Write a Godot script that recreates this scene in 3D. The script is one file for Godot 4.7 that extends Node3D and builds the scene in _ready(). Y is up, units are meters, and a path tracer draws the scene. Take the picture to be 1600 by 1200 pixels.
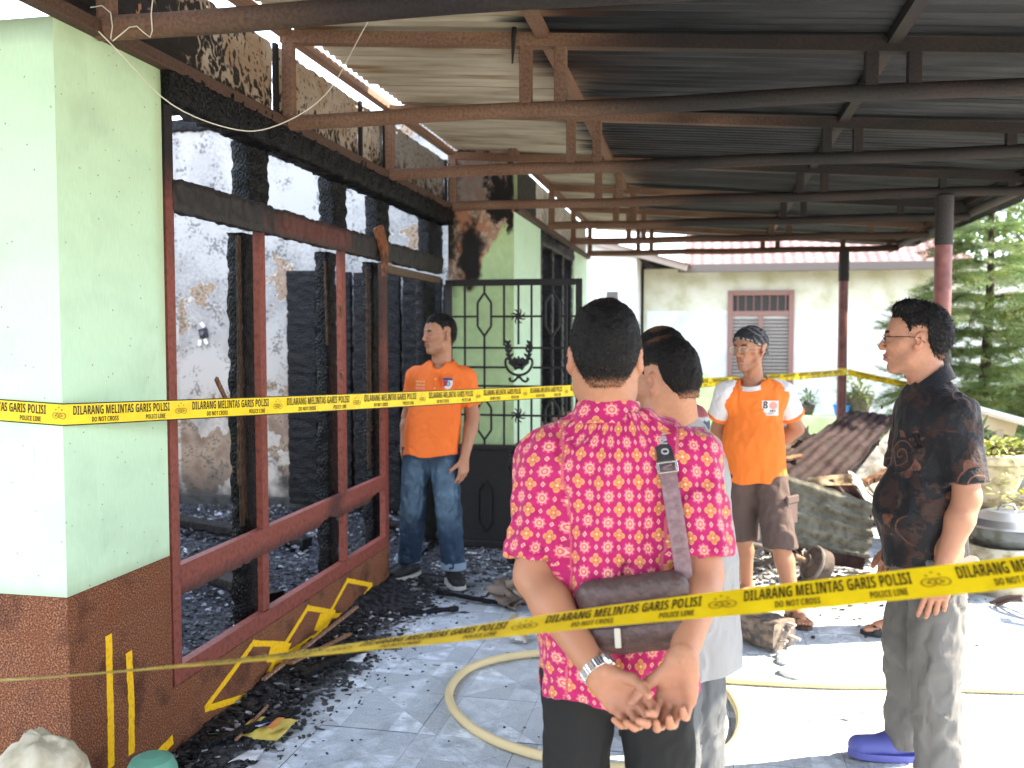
extends Node3D
# A burnt house front under a steel carport, closed off with police tape; seven people stand about.

var M := {}

func _ready() -> void:
	rng.seed = 20240
	# ---- camera
	var cam := Camera3D.new()
	cam.name = "camera"
	cam.position = Vector3(0, 1.55, 0)
	cam.rotation_degrees = Vector3(-2.961, 11.674, 0)
	cam.fov = 44.96
	cam.near = 0.05
	cam.far = 900.0
	var lens := CameraAttributesPhysical.new()
	lens.frustum_focal_length = 29.0
	lens.frustum_focus_distance = 2.95
	lens.exposure_aperture = 3.0
	cam.attributes = lens
	add_child(cam)
	# ---- sky, sun, exposure
	var env := Environment.new()
	env.background_mode = Environment.BG_SKY
	var sm := ProceduralSkyMaterial.new()
	sm.sky_top_color = Color(0.70, 0.77, 0.88)
	sm.sky_horizon_color = Color(0.88, 0.91, 0.95)
	sm.sky_curve = 0.25
	sm.ground_bottom_color = Color(0.45, 0.43, 0.40)
	sm.ground_horizon_color = Color(0.75, 0.76, 0.76)
	sm.sky_energy_multiplier = 1.0
	var sky := Sky.new()
	sky.sky_material = sm
	env.sky = sky
	env.background_energy_multiplier = 1.4
	env.tonemap_mode = Environment.TONE_MAPPER_LINEAR
	env.tonemap_exposure = 5.7
	env.sdfgi_enabled = true
	env.ssao_enabled = true
	env.ssil_enabled = true
	var we := WorldEnvironment.new()
	we.name = "world_environment"
	we.environment = env
	add_child(we)
	var sun := DirectionalLight3D.new()
	sun.name = "sun"
	sun.light_color = Color(1.0, 0.95, 0.86)
	sun.light_energy = 1.25
	sun.light_angular_distance = 0.5
	sun.shadow_enabled = true
	sun.transform = Transform3D(Basis.looking_at(Vector3(-1.0, -0.91, 0.30).normalized(), Vector3.UP), Vector3(6, 8, -6))
	add_child(sun)
	var t0 := Time.get_ticks_msec()
	materials()
	lap("materials", t0)
	ground_and_floor()
	burnt_house()
	carport()
	lap("structure", t0)
	far_house()
	garden()
	lap("far", t0)
	debris()
	small_things()
	lap("debris", t0)
	people()
	lap("people", t0)
	tapes()
	lap("tapes", t0)

func lap(what: String, t0: int) -> void:
	print(what, " ", Time.get_ticks_msec() - t0)
# ---------------------------------------------------------------- geometry
class Geo:
	var v := PackedVector3Array()
	var n := PackedVector3Array()
	var t := PackedVector2Array()
	var c := PackedColorArray()
	var col := Color.WHITE

	func tri(a: Vector3, b: Vector3, d: Vector3, na: Vector3, nb: Vector3, nd: Vector3, ua := Vector2.ZERO, ub := Vector2.ZERO, ud := Vector2.ZERO) -> void:
		if (b - a).cross(d - a).dot(na + nb + nd) > 0.0:
			v.append(a); v.append(d); v.append(b)
			n.append(na); n.append(nd); n.append(nb)
			t.append(ua); t.append(ud); t.append(ub)
		else:
			v.append(a); v.append(b); v.append(d)
			n.append(na); n.append(nb); n.append(nd)
			t.append(ua); t.append(ub); t.append(ud)
		c.append(col); c.append(col); c.append(col)

	func quad(a: Vector3, b: Vector3, d: Vector3, e: Vector3, nn: Vector3, ua := Vector2.ZERO, ub := Vector2(1, 0), ud := Vector2(1, 1), ue := Vector2(0, 1)) -> void:
		tri(a, b, d, nn, nn, nn, ua, ub, ud)
		tri(a, d, e, nn, nn, nn, ua, ud, ue)

	func face(a: Vector3, b: Vector3, d: Vector3, out: Vector3) -> void:
		var nn := (b - a).cross(d - a).normalized()
		if nn.dot(out) < 0.0:
			nn = -nn
		tri(a, b, d, nn, nn, nn)

	# chamfered box: centre frame, full sizes
	func box(x: Transform3D, s: Vector3, bev := 0.0) -> void:
		var h := s * 0.5
		if bev <= 0.0:
			for ax in 3:
				for sg in [-1.0, 1.0]:
					var nn := Vector3.ZERO
					nn[ax] = sg
					var u := Vector3.ZERO
					u[(ax + 1) % 3] = h[(ax + 1) % 3]
					var w := Vector3.ZERO
					w[(ax + 2) % 3] = h[(ax + 2) % 3]
					var o := nn * h[ax]
					quad(x * (o - u - w), x * (o + u - w), x * (o + u + w), x * (o - u + w), (x.basis * nn).normalized())
			return
		bev = minf(bev, minf(h.x, minf(h.y, h.z)) * 0.9)
		for ax in 3:
			for sg in [-1.0, 1.0]:
				var nn := Vector3.ZERO
				nn[ax] = sg
				var u := Vector3.ZERO
				u[(ax + 1) % 3] = h[(ax + 1) % 3] - bev
				var w := Vector3.ZERO
				w[(ax + 2) % 3] = h[(ax + 2) % 3] - bev
				var o := nn * h[ax]
				quad(x * (o - u - w), x * (o + u - w), x * (o + u + w), x * (o - u + w), (x.basis * nn).normalized())
		for ax in 3:
			var a1 := (ax + 1) % 3
			var a2 := (ax + 2) % 3
			for s1 in [-1.0, 1.0]:
				for s2 in [-1.0, 1.0]:
					var l := Vector3.ZERO
					l[ax] = h[ax] - bev
					var p := Vector3.ZERO
					p[a1] = s1 * h[a1]
					p[a2] = s2 * (h[a2] - bev)
					var q := Vector3.ZERO
					q[a1] = s1 * (h[a1] - bev)
					q[a2] = s2 * h[a2]
					var nn := Vector3.ZERO
					nn[a1] = s1
					nn[a2] = s2
					quad(x * (p - l), x * (p + l), x * (q + l), x * (q - l), (x.basis * nn).normalized())
		for sx in [-1.0, 1.0]:
			for sy in [-1.0, 1.0]:
				for sz in [-1.0, 1.0]:
					var k := Vector3(sx, sy, sz)
					var m := (h - Vector3.ONE * bev) * k
					var nn := (x.basis * k).normalized()
					tri(x * (m + Vector3(sx * bev, 0, 0)), x * (m + Vector3(0, sy * bev, 0)), x * (m + Vector3(0, 0, sz * bev)), nn, nn, nn)

	# rectangular bar from a to b; w across 'side', d along the third axis
	func bar(a: Vector3, b: Vector3, w: float, d: float, up := Vector3.UP, bev := 0.0) -> void:
		var y := (b - a).normalized()
		var z := (up - y * up.dot(y))
		if z.length() < 0.01:
			z = (Vector3.BACK - y * y.z)
		z = z.normalized()
		var x := y.cross(z)
		box(Transform3D(Basis(x, y, z), (a + b) * 0.5), Vector3(w, a.distance_to(b), d), bev)

	# tube along a path; radius one number or an array
	func tube(p: PackedVector3Array, r, sides := 8, flat := 1.0, flat_dir := Vector3.UP, caps := true) -> void:
		var m := p.size()
		var rad := func(i: int) -> float: return r[i] if r is Array or r is PackedFloat32Array else r
		var t0 := (p[1] - p[0]).normalized()
		var u := flat_dir - t0 * flat_dir.dot(t0)
		if u.length() < 0.05:
			u = Vector3.RIGHT - t0 * t0.x
		if u.length() < 0.05:
			u = Vector3.BACK - t0 * t0.z
		u = u.normalized()
		var prev_p := PackedVector3Array()
		var prev_n := PackedVector3Array()
		var run := 0.0
		for i in m:
			var tg := (p[mini(i + 1, m - 1)] - p[maxi(i - 1, 0)]).normalized()
			u = (u - tg * u.dot(tg)).normalized()
			var w := tg.cross(u)
			var rr: float = rad.call(i)
			var cp := PackedVector3Array()
			var cn := PackedVector3Array()
			for k in sides + 1:
				var a := TAU * k / sides
				cp.append(p[i] + (u * cos(a) * flat + w * sin(a)) * rr)
				cn.append((u * cos(a) / flat + w * sin(a)).normalized())
			if i > 0:
				var d := p[i].distance_to(p[i - 1])
				for k in sides:
					var u0 := Vector2(float(k) / sides, run)
					var u1 := Vector2(float(k + 1) / sides, run)
					var u2 := Vector2(float(k + 1) / sides, run + d)
					var u3 := Vector2(float(k) / sides, run + d)
					tri(prev_p[k], prev_p[k + 1], cp[k + 1], prev_n[k], prev_n[k + 1], cn[k + 1], u0, u1, u2)
					tri(prev_p[k], cp[k + 1], cp[k], prev_n[k], cn[k + 1], cn[k], u0, u2, u3)
				run += d
			if caps and (i == 0 or i == m - 1) and rr > 0.0005:
				var nn := -tg if i == 0 else tg
				for k in sides:
					tri(p[i], cp[k], cp[k + 1], nn, nn, nn)
			prev_p = cp
			prev_n = cn

	# profile of (radius, height) turned round the frame's y axis; out = +1 outside
	func lathe(prof: Array, seg: int, x: Transform3D, wob := 0.0) -> void:
		var m := prof.size()
		for i in m - 1:
			var a: Vector2 = prof[i]
			var b: Vector2 = prof[i + 1]
			var nn := Vector2(b.y - a.y, a.x - b.x).normalized()
			for k in seg:
				var f0 := TAU * k / seg
				var f1 := TAU * (k + 1) / seg
				var w0 := 1.0 + wob * sin(f0 * 3.0 + 0.4)
				var w1 := 1.0 + wob * sin(f1 * 3.0 + 0.4)
				var d0 := Vector3(cos(f0), 0, sin(f0))
				var d1 := Vector3(cos(f1), 0, sin(f1))
				var n0 := (x.basis * (d0 * nn.x + Vector3(0, nn.y, 0))).normalized()
				var n1 := (x.basis * (d1 * nn.x + Vector3(0, nn.y, 0))).normalized()
				var pa0 := x * (d0 * a.x * w0 + Vector3(0, a.y, 0))
				var pa1 := x * (d1 * a.x * w1 + Vector3(0, a.y, 0))
				var pb0 := x * (d0 * b.x * w0 + Vector3(0, b.y, 0))
				var pb1 := x * (d1 * b.x * w1 + Vector3(0, b.y, 0))
				tri(pa0, pa1, pb1, n0, n1, n1)
				tri(pa0, pb1, pb0, n0, n1, n0)

	# ellipsoid, optionally lumpy
	func ball(x: Transform3D, r: Vector3, seg := 16, rings := 10, lump := 0.0, nz: FastNoiseLite = null) -> void:
		var ps := []
		for i in rings + 1:
			var row := PackedVector3Array()
			var th := PI * i / rings
			for k in seg + 1:
				var ph := TAU * (k % seg) / seg
				var d := Vector3(sin(th) * cos(ph), cos(th), sin(th) * sin(ph))
				var g := 1.0
				if nz:
					g += lump * nz.get_noise_3dv(d * 10.0 + x.origin * 37.0)
				row.append(x * (d * r * g))
			ps.append(row)
		var nrm := func(i: int, k: int) -> Vector3:
			if i == 0 or i == rings:
				return (x.basis * Vector3(0, 1 if i == 0 else -1, 0)).normalized()
			var du: Vector3 = ps[i][(k + 1) % seg] - ps[i][(k - 1 + seg) % seg]
			var dv: Vector3 = ps[i + 1][k] - ps[i - 1][k]
			return du.cross(dv).normalized()
		for i in rings:
			for k in seg:
				var a: Vector3 = ps[i][k]
				var b: Vector3 = ps[i][k + 1]
				var d: Vector3 = ps[i + 1][k + 1]
				var e: Vector3 = ps[i + 1][k]
				var na: Vector3 = nrm.call(i, k)
				var nb: Vector3 = nrm.call(i, (k + 1) % seg)
				var nd: Vector3 = nrm.call(i + 1, (k + 1) % seg)
				var ne: Vector3 = nrm.call(i + 1, k)
				var o := (a + d) * 0.5 - x.origin
				if na.dot(o) < 0.0: na = -na
				if nb.dot(o) < 0.0: nb = -nb
				if nd.dot(o) < 0.0: nd = -nd
				if ne.dot(o) < 0.0: ne = -ne
				tri(a, b, d, na, nb, nd)
				tri(a, d, e, na, nd, ne)

	# a grid of points (rows of equal length) as one smooth sheet with thickness
	func sheet(rows: Array, thick := 0.0, uvs: Array = [], flip := false) -> void:
		var nr := rows.size()
		var nc: int = rows[0].size()
		var ns := []
		for i in nr:
			var row := PackedVector3Array()
			for k in nc:
				var du: Vector3 = rows[i][mini(k + 1, nc - 1)] - rows[i][maxi(k - 1, 0)]
				var dv: Vector3 = rows[mini(i + 1, nr - 1)][k] - rows[maxi(i - 1, 0)][k]
				var q := du.cross(dv).normalized()
				row.append(-q if flip else q)
			ns.append(row)
		for i in nr - 1:
			for k in nc - 1:
				var ua := Vector2.ZERO
				var ub := Vector2.ZERO
				var ud := Vector2.ZERO
				var ue := Vector2.ZERO
				if uvs.size():
					ua = uvs[i][k]; ub = uvs[i][k + 1]; ud = uvs[i + 1][k + 1]; ue = uvs[i + 1][k]
				tri(rows[i][k], rows[i][k + 1], rows[i + 1][k + 1], ns[i][k], ns[i][k + 1], ns[i + 1][k + 1], ua, ub, ud)
				tri(rows[i][k], rows[i + 1][k + 1], rows[i + 1][k], ns[i][k], ns[i + 1][k + 1], ns[i + 1][k], ua, ud, ue)
				if thick > 0.0:
					var o0: Vector3 = -ns[i][k] * thick
					var o1: Vector3 = -ns[i][k + 1] * thick
					var o2: Vector3 = -ns[i + 1][k + 1] * thick
					var o3: Vector3 = -ns[i + 1][k] * thick
					tri(rows[i][k] + o0, rows[i][k + 1] + o1, rows[i + 1][k + 1] + o2, -ns[i][k], -ns[i][k + 1], -ns[i + 1][k + 1], ua, ub, ud)
					tri(rows[i][k] + o0, rows[i + 1][k + 1] + o2, rows[i + 1][k] + o3, -ns[i][k], -ns[i + 1][k + 1], -ns[i + 1][k], ua, ud, ue)
		if thick > 0.0:
			var edge := func(i0: int, k0: int, i1: int, k1: int) -> void:
				var a: Vector3 = rows[i0][k0]
				var b: Vector3 = rows[i1][k1]
				var a2: Vector3 = a - ns[i0][k0] * thick
				var b2: Vector3 = b - ns[i1][k1] * thick
				var nn := (b - a).cross(a2 - a).normalized()
				var mid: Vector3 = rows[nr / 2][nc / 2]
				if nn.dot(a - mid) < 0.0:
					nn = -nn
				quad(a, b, b2, a2, nn)
			for k in nc - 1:
				edge.call(0, k, 0, k + 1)
				edge.call(nr - 1, k, nr - 1, k + 1)
			for i in nr - 1:
				edge.call(i, 0, i + 1, 0)
				edge.call(i, nc - 1, i + 1, nc - 1)

	# turn every face towards d
	func orient(d: Vector3, from := 0) -> void:
		for k in range(from, n.size()):
			if n[k].dot(d) < 0.0:
				n[k] = -n[k]
		rewind(from)

	func rewind(from := 0) -> void:
		for i in range(from, v.size(), 3):
			if (v[i + 1] - v[i]).cross(v[i + 2] - v[i]).dot(n[i] + n[i + 1] + n[i + 2]) > 0.0:
				var tv := v[i + 1]; v[i + 1] = v[i + 2]; v[i + 2] = tv
				var tn := n[i + 1]; n[i + 1] = n[i + 2]; n[i + 2] = tn
				var tt := t[i + 1]; t[i + 1] = t[i + 2]; t[i + 2] = tt
				var tc := c[i + 1]; c[i + 1] = c[i + 2]; c[i + 2] = tc

	func mesh() -> ArrayMesh:
		var a := []
		a.resize(Mesh.ARRAY_MAX)
		a[Mesh.ARRAY_VERTEX] = v
		a[Mesh.ARRAY_NORMAL] = n
		a[Mesh.ARRAY_TEX_UV] = t
		a[Mesh.ARRAY_COLOR] = c
		var m := ArrayMesh.new()
		if v.size():
			m.add_surface_from_arrays(Mesh.PRIMITIVE_TRIANGLES, a)
		return m

# ---------------------------------------------------------------- distance fields meshed as surface nets
class Bag:
	var v := PackedVector3Array()
	var t := PackedVector2Array()
	var n := PackedVector3Array()
	var c := PackedColorArray()
	var i := PackedInt32Array()

	func mesh() -> ArrayMesh:
		var a := []
		a.resize(Mesh.ARRAY_MAX)
		a[Mesh.ARRAY_VERTEX] = v
		a[Mesh.ARRAY_NORMAL] = n
		a[Mesh.ARRAY_COLOR] = c
		if t.size() == v.size():
			a[Mesh.ARRAY_TEX_UV] = t
		a[Mesh.ARRAY_INDEX] = i
		var m := ArrayMesh.new()
		m.add_surface_from_arrays(Mesh.PRIMITIVE_TRIANGLES, a)
		return m

class Field:
	var o: Vector3
	var h: float
	var nx: int
	var ny: int
	var nz: int
	var f := PackedFloat32Array()

	func _init(lo: Vector3, hi: Vector3, cell: float) -> void:
		o = lo
		h = cell
		nx = int(ceil((hi.x - lo.x) / cell)) + 2
		ny = int(ceil((hi.y - lo.y) / cell)) + 2
		nz = int(ceil((hi.z - lo.z) / cell)) + 2
		f.resize(nx * ny * nz)
		f.fill(1.0)

	func span(lo: Vector3, hi: Vector3) -> Array:
		return [clampi(int(floor((lo.x - o.x) / h)), 0, nx - 1), clampi(int(ceil((hi.x - o.x) / h)), 0, nx - 1), clampi(int(floor((lo.y - o.y) / h)), 0, ny - 1), clampi(int(ceil((hi.y - o.y) / h)), 0, ny - 1), clampi(int(floor((lo.z - o.z) / h)), 0, nz - 1), clampi(int(ceil((hi.z - o.z) / h)), 0, nz - 1)]

	# tapered capsule; fd/fs: squeezed to fs of its width along fd; flat_b: cut off square (and hollow) at b
	func cap(a: Vector3, b: Vector3, ra: float, rb: float, k := 0.02, fd := Vector3.ZERO, fs := 1.0, flat_b := false, cut := false) -> void:
		var m := maxf(ra, rb) + k + 2.5 * h
		var s := span(Vector3(minf(a.x, b.x) - m, minf(a.y, b.y) - m, minf(a.z, b.z) - m), Vector3(maxf(a.x, b.x) + m, maxf(a.y, b.y) + m, maxf(a.z, b.z) + m))
		var ba := b - a
		var L := ba.length()
		var inv := 1.0 / maxf(ba.length_squared(), 1e-9)
		var dirn := ba / maxf(L, 1e-6)
		var sq := 1.0 / fs - 1.0
		var squeeze := fs != 1.0
		var ik := 1.0 / maxf(k, 1e-5)
		for z in range(s[4], s[5] + 1):
			for y in range(s[2], s[3] + 1):
				var at: int = (z * ny + y) * nx
				var p := Vector3(o.x + s[0] * h, o.y + y * h, o.z + z * h) - a
				for x in range(s[0], s[1] + 1):
					var q := p
					p.x += h
					if squeeze:
						q += fd * (q.dot(fd) * sq)
					var t := clampf(q.dot(ba) * inv, 0.0, 1.0)
					var d := (q - ba * t).length() - (ra + (rb - ra) * t)
					if squeeze:
						d *= 0.5 + 0.5 * fs
					if flat_b:
						var ax := q.dot(dirn) - L
						d = maxf(maxf(d, ax), -maxf(d + 0.014, -(ax + 0.018)))
					var e := f[at + x]
					if cut:
						d = -d
						var g := maxf(k - absf(d - e), 0.0) * ik
						f[at + x] = maxf(d, e) + g * g * k * 0.25
					else:
						var g := maxf(k - absf(d - e), 0.0) * ik
						f[at + x] = minf(d, e) - g * g * k * 0.25

	func ell(cn: Vector3, bs: Basis, r: Vector3, k := 0.01, cut := false) -> void:
		var m := maxf(r.x, maxf(r.y, r.z)) + k + 2.5 * h
		var s := span(cn - Vector3(m, m, m), cn + Vector3(m, m, m))
		var bt := bs.transposed()
		var ir := Vector3(1.0 / r.x, 1.0 / r.y, 1.0 / r.z)
		var ir2 := ir * ir
		var ik := 1.0 / maxf(k, 1e-5)
		for z in range(s[4], s[5] + 1):
			for y in range(s[2], s[3] + 1):
				var at: int = (z * ny + y) * nx
				for x in range(s[0], s[1] + 1):
					var q := bt * (Vector3(o.x + x * h, o.y + y * h, o.z + z * h) - cn)
					var k0 := (q * ir).length()
					var k1 := (q * ir2).length()
					var d := k0 * (k0 - 1.0) / maxf(k1, 1e-4)
					var e := f[at + x]
					var g: float
					if cut:
						d = -d
						g = maxf(k - absf(d - e), 0.0) * ik
						f[at + x] = maxf(d, e) + g * g * k * 0.25
					else:
						g = maxf(k - absf(d - e), 0.0) * ik
						f[at + x] = minf(d, e) - g * g * k * 0.25

	# change the field near its surface: fn(point, distance) -> distance
	func bend(fn: Callable, near := 0.04) -> void:
		var at := 0
		for z in nz:
			for y in ny:
				for x in nx:
					var d := f[at]
					if d < near and d > -near:
						f[at] = fn.call(Vector3(o.x + x * h, o.y + y * h, o.z + z * h), d)
					at += 1

	func nets(bag: Bag, xf := Transform3D(), colf = null, flat_col := Color.WHITE) -> void:
		var cell := PackedInt32Array()
		cell.resize(nx * ny * nz)
		cell.fill(-1)
		var lim := 3.4 * h
		var nxy := nx * ny
		var has: bool = colf != null
		for z in nz - 1:
			for y in ny - 1:
				var at: int = (z * ny + y) * nx
				for x in nx - 1:
					var a := at + x
					var v0 := f[a]
					if v0 > lim or v0 < -lim:
						continue
					var v1 := f[a + 1]
					var v2 := f[a + nx]
					var v3 := f[a + nx + 1]
					var v4 := f[a + nxy]
					var v5 := f[a + nxy + 1]
					var v6 := f[a + nxy + nx]
					var v7 := f[a + nxy + nx + 1]
					var lo := minf(minf(minf(v0, v1), minf(v2, v3)), minf(minf(v4, v5), minf(v6, v7)))
					if lo >= 0.0 or maxf(maxf(maxf(v0, v1), maxf(v2, v3)), maxf(maxf(v4, v5), maxf(v6, v7))) < 0.0:
						continue
					var s := Vector3.ZERO
					var m := 0
					if (v0 < 0.0) != (v1 < 0.0): s += Vector3(v0 / (v0 - v1), 0, 0); m += 1
					if (v2 < 0.0) != (v3 < 0.0): s += Vector3(v2 / (v2 - v3), 1, 0); m += 1
					if (v4 < 0.0) != (v5 < 0.0): s += Vector3(v4 / (v4 - v5), 0, 1); m += 1
					if (v6 < 0.0) != (v7 < 0.0): s += Vector3(v6 / (v6 - v7), 1, 1); m += 1
					if (v0 < 0.0) != (v2 < 0.0): s += Vector3(0, v0 / (v0 - v2), 0); m += 1
					if (v1 < 0.0) != (v3 < 0.0): s += Vector3(1, v1 / (v1 - v3), 0); m += 1
					if (v4 < 0.0) != (v6 < 0.0): s += Vector3(0, v4 / (v4 - v6), 1); m += 1
					if (v5 < 0.0) != (v7 < 0.0): s += Vector3(1, v5 / (v5 - v7), 1); m += 1
					if (v0 < 0.0) != (v4 < 0.0): s += Vector3(0, 0, v0 / (v0 - v4)); m += 1
					if (v1 < 0.0) != (v5 < 0.0): s += Vector3(1, 0, v1 / (v1 - v5)); m += 1
					if (v2 < 0.0) != (v6 < 0.0): s += Vector3(0, 1, v2 / (v2 - v6)); m += 1
					if (v3 < 0.0) != (v7 < 0.0): s += Vector3(1, 1, v3 / (v3 - v7)); m += 1
					s /= m
					var g := Vector3(v1 + v3 + v5 + v7 - v0 - v2 - v4 - v6, v2 + v3 + v6 + v7 - v0 - v1 - v4 - v5, v4 + v5 + v6 + v7 - v0 - v1 - v2 - v3)
					var p := Vector3(o.x + (x + s.x) * h, o.y + (y + s.y) * h, o.z + (z + s.z) * h)
					g = g.normalized()
					cell[a] = bag.v.size()
					bag.v.append(xf * p)
					bag.n.append((xf.basis * g).normalized())
					bag.c.append(colf.call(p, g) if has else flat_col)
		for z in range(1, nz - 1):
			for y in range(1, ny - 1):
				var at: int = (z * ny + y) * nx
				for x in range(1, nx - 1):
					var a := at + x
					var v0 := f[a]
					if v0 > lim or v0 < -lim:
						continue
					var ins := v0 < 0.0
					if ins != (f[a + 1] < 0.0):
						put(bag, cell[a - nx - nxy], cell[a - nxy], cell[a], cell[a - nx], ins)
					if ins != (f[a + nx] < 0.0):
						put(bag, cell[a - 1 - nxy], cell[a - 1], cell[a], cell[a - nxy], ins)
					if ins != (f[a + nxy] < 0.0):
						put(bag, cell[a - 1 - nx], cell[a - nx], cell[a], cell[a - 1], ins)

	func put(bag: Bag, a: int, b: int, c: int, d: int, ins: bool) -> void:
		if a < 0 or b < 0 or c < 0 or d < 0:
			return
		if ins:
			bag.i.append_array(PackedInt32Array([a, c, b, a, d, c]))
		else:
			bag.i.append_array(PackedInt32Array([a, b, c, a, c, d]))

# ---------------------------------------------------------------- naming
var names := {}
func numbered(called: String) -> String:
	var k: int = names.get(called, -1) + 1
	names[called] = k
	return called if k == 0 else "%s_%03d" % [called, k]

func tag(o: Node, label: String, category: String, group := "", kind := "") -> Node:
	if label: o.set_meta("label", label)
	if category: o.set_meta("category", category)
	if group: o.set_meta("group", group)
	if kind: o.set_meta("kind", kind)
	return o

func thing(called: String, label: String, category: String, at := Vector3.ZERO, group := "") -> Node3D:
	var o := Node3D.new()
	o.name = numbered(called)
	o.position = at
	add_child(o)
	tag(o, label, category, group)
	return o

func part(called: String, what, m: Material, parent: Node = null, x := Transform3D()) -> MeshInstance3D:
	var o := MeshInstance3D.new()
	o.mesh = what.mesh() if (what is Geo or what is Bag) else what
	o.material_override = m
	o.transform = x
	if parent == null:
		o.name = numbered(called)
		add_child(o)
	else:
		o.name = called
		parent.add_child(o, true)
	return o

func many(called: String, what: Mesh, m: Material, xs: Array, cs: Array, parent: Node = null) -> MultiMeshInstance3D:
	var mm := MultiMesh.new()
	mm.transform_format = MultiMesh.TRANSFORM_3D
	mm.use_colors = cs.size() > 0
	mm.mesh = what
	mm.instance_count = xs.size()
	for i in xs.size():
		mm.set_instance_transform(i, xs[i])
		if cs.size():
			mm.set_instance_color(i, cs[i])
	var o := MultiMeshInstance3D.new()
	o.multimesh = mm
	o.material_override = m
	o.set_meta("kind", "stuff")
	if parent == null:
		o.name = numbered(called)
		add_child(o)
	else:
		o.name = called
		parent.add_child(o, true)
	return o

# ---------------------------------------------------------------- materials
var rng := RandomNumberGenerator.new()
func rnd(a: float, b: float) -> float:
	return rng.randf_range(a, b)

func fnl(seed_: int, freq: float, type := FastNoiseLite.TYPE_SIMPLEX_SMOOTH, oct := 4) -> FastNoiseLite:
	var z := FastNoiseLite.new()
	z.seed = seed_
	z.noise_type = type
	z.frequency = freq
	z.fractal_octaves = oct
	if oct <= 1:
		z.fractal_type = FastNoiseLite.FRACTAL_NONE
	return z

func ramp(stops: Array) -> Gradient:
	var g := Gradient.new()
	var off := PackedFloat32Array()
	var cs := PackedColorArray()
	for s in stops:
		off.append(s[0])
		cs.append(s[1])
	g.offsets = off
	g.colors = cs
	return g

func ntex(z: FastNoiseLite, stops: Array, size := 512, normal := 0.0) -> NoiseTexture2D:
	var t := NoiseTexture2D.new()
	t.width = size
	t.height = size
	t.seamless = true
	t.seamless_blend_skirt = 0.2
	t.noise = z
	if normal > 0.0:
		t.as_normal_map = true
		t.bump_strength = normal
	elif stops.size():
		t.color_ramp = ramp(stops)
	return t

func mat(col: Color, rough := 0.8, tex: Texture2D = null, tile := 1.0, nrm: Texture2D = null, nscale := 1.0) -> StandardMaterial3D:
	var m := StandardMaterial3D.new()
	m.albedo_color = col
	m.roughness = rough
	m.metallic_specular = 0.4
	if tex:
		m.albedo_texture = tex
	if nrm:
		m.normal_enabled = true
		m.normal_texture = nrm
		m.normal_scale = nscale
	if (tex or nrm) and tile > 0.0:
		m.uv1_triplanar = true
		m.uv1_triplanar_sharpness = 4.0
		m.uv1_scale = Vector3.ONE / tile
	return m

func vcol(m: StandardMaterial3D) -> StandardMaterial3D:
	m.vertex_color_use_as_albedo = true
	return m

func g8(r: int, g: int, b: int) -> Color:
	return Color8(r, g, b)

func lin(r: int, g: int, b: int) -> Color:
	return Color8(r, g, b).srgb_to_linear()

# per-pixel picture: fn(x 0..1, y 0..1) -> Color
func paint(w: int, hgt: int, fn: Callable) -> ImageTexture:
	var d := PackedByteArray()
	d.resize(w * hgt * 3)
	var k := 0
	for y in hgt:
		for x in w:
			var q: Color = fn.call((x + 0.5) / w, (y + 0.5) / hgt)
			d[k] = clampi(int(q.r * 255.0), 0, 255)
			d[k + 1] = clampi(int(q.g * 255.0), 0, 255)
			d[k + 2] = clampi(int(q.b * 255.0), 0, 255)
			k += 3
	return ImageTexture.create_from_image(Image.create_from_data(w, hgt, false, Image.FORMAT_RGB8, d))

func sstep(a: float, b: float, x: float) -> float:
	var t := clampf((x - a) / (b - a), 0.0, 1.0)
	return t * t * (3.0 - 2.0 * t)
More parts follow.
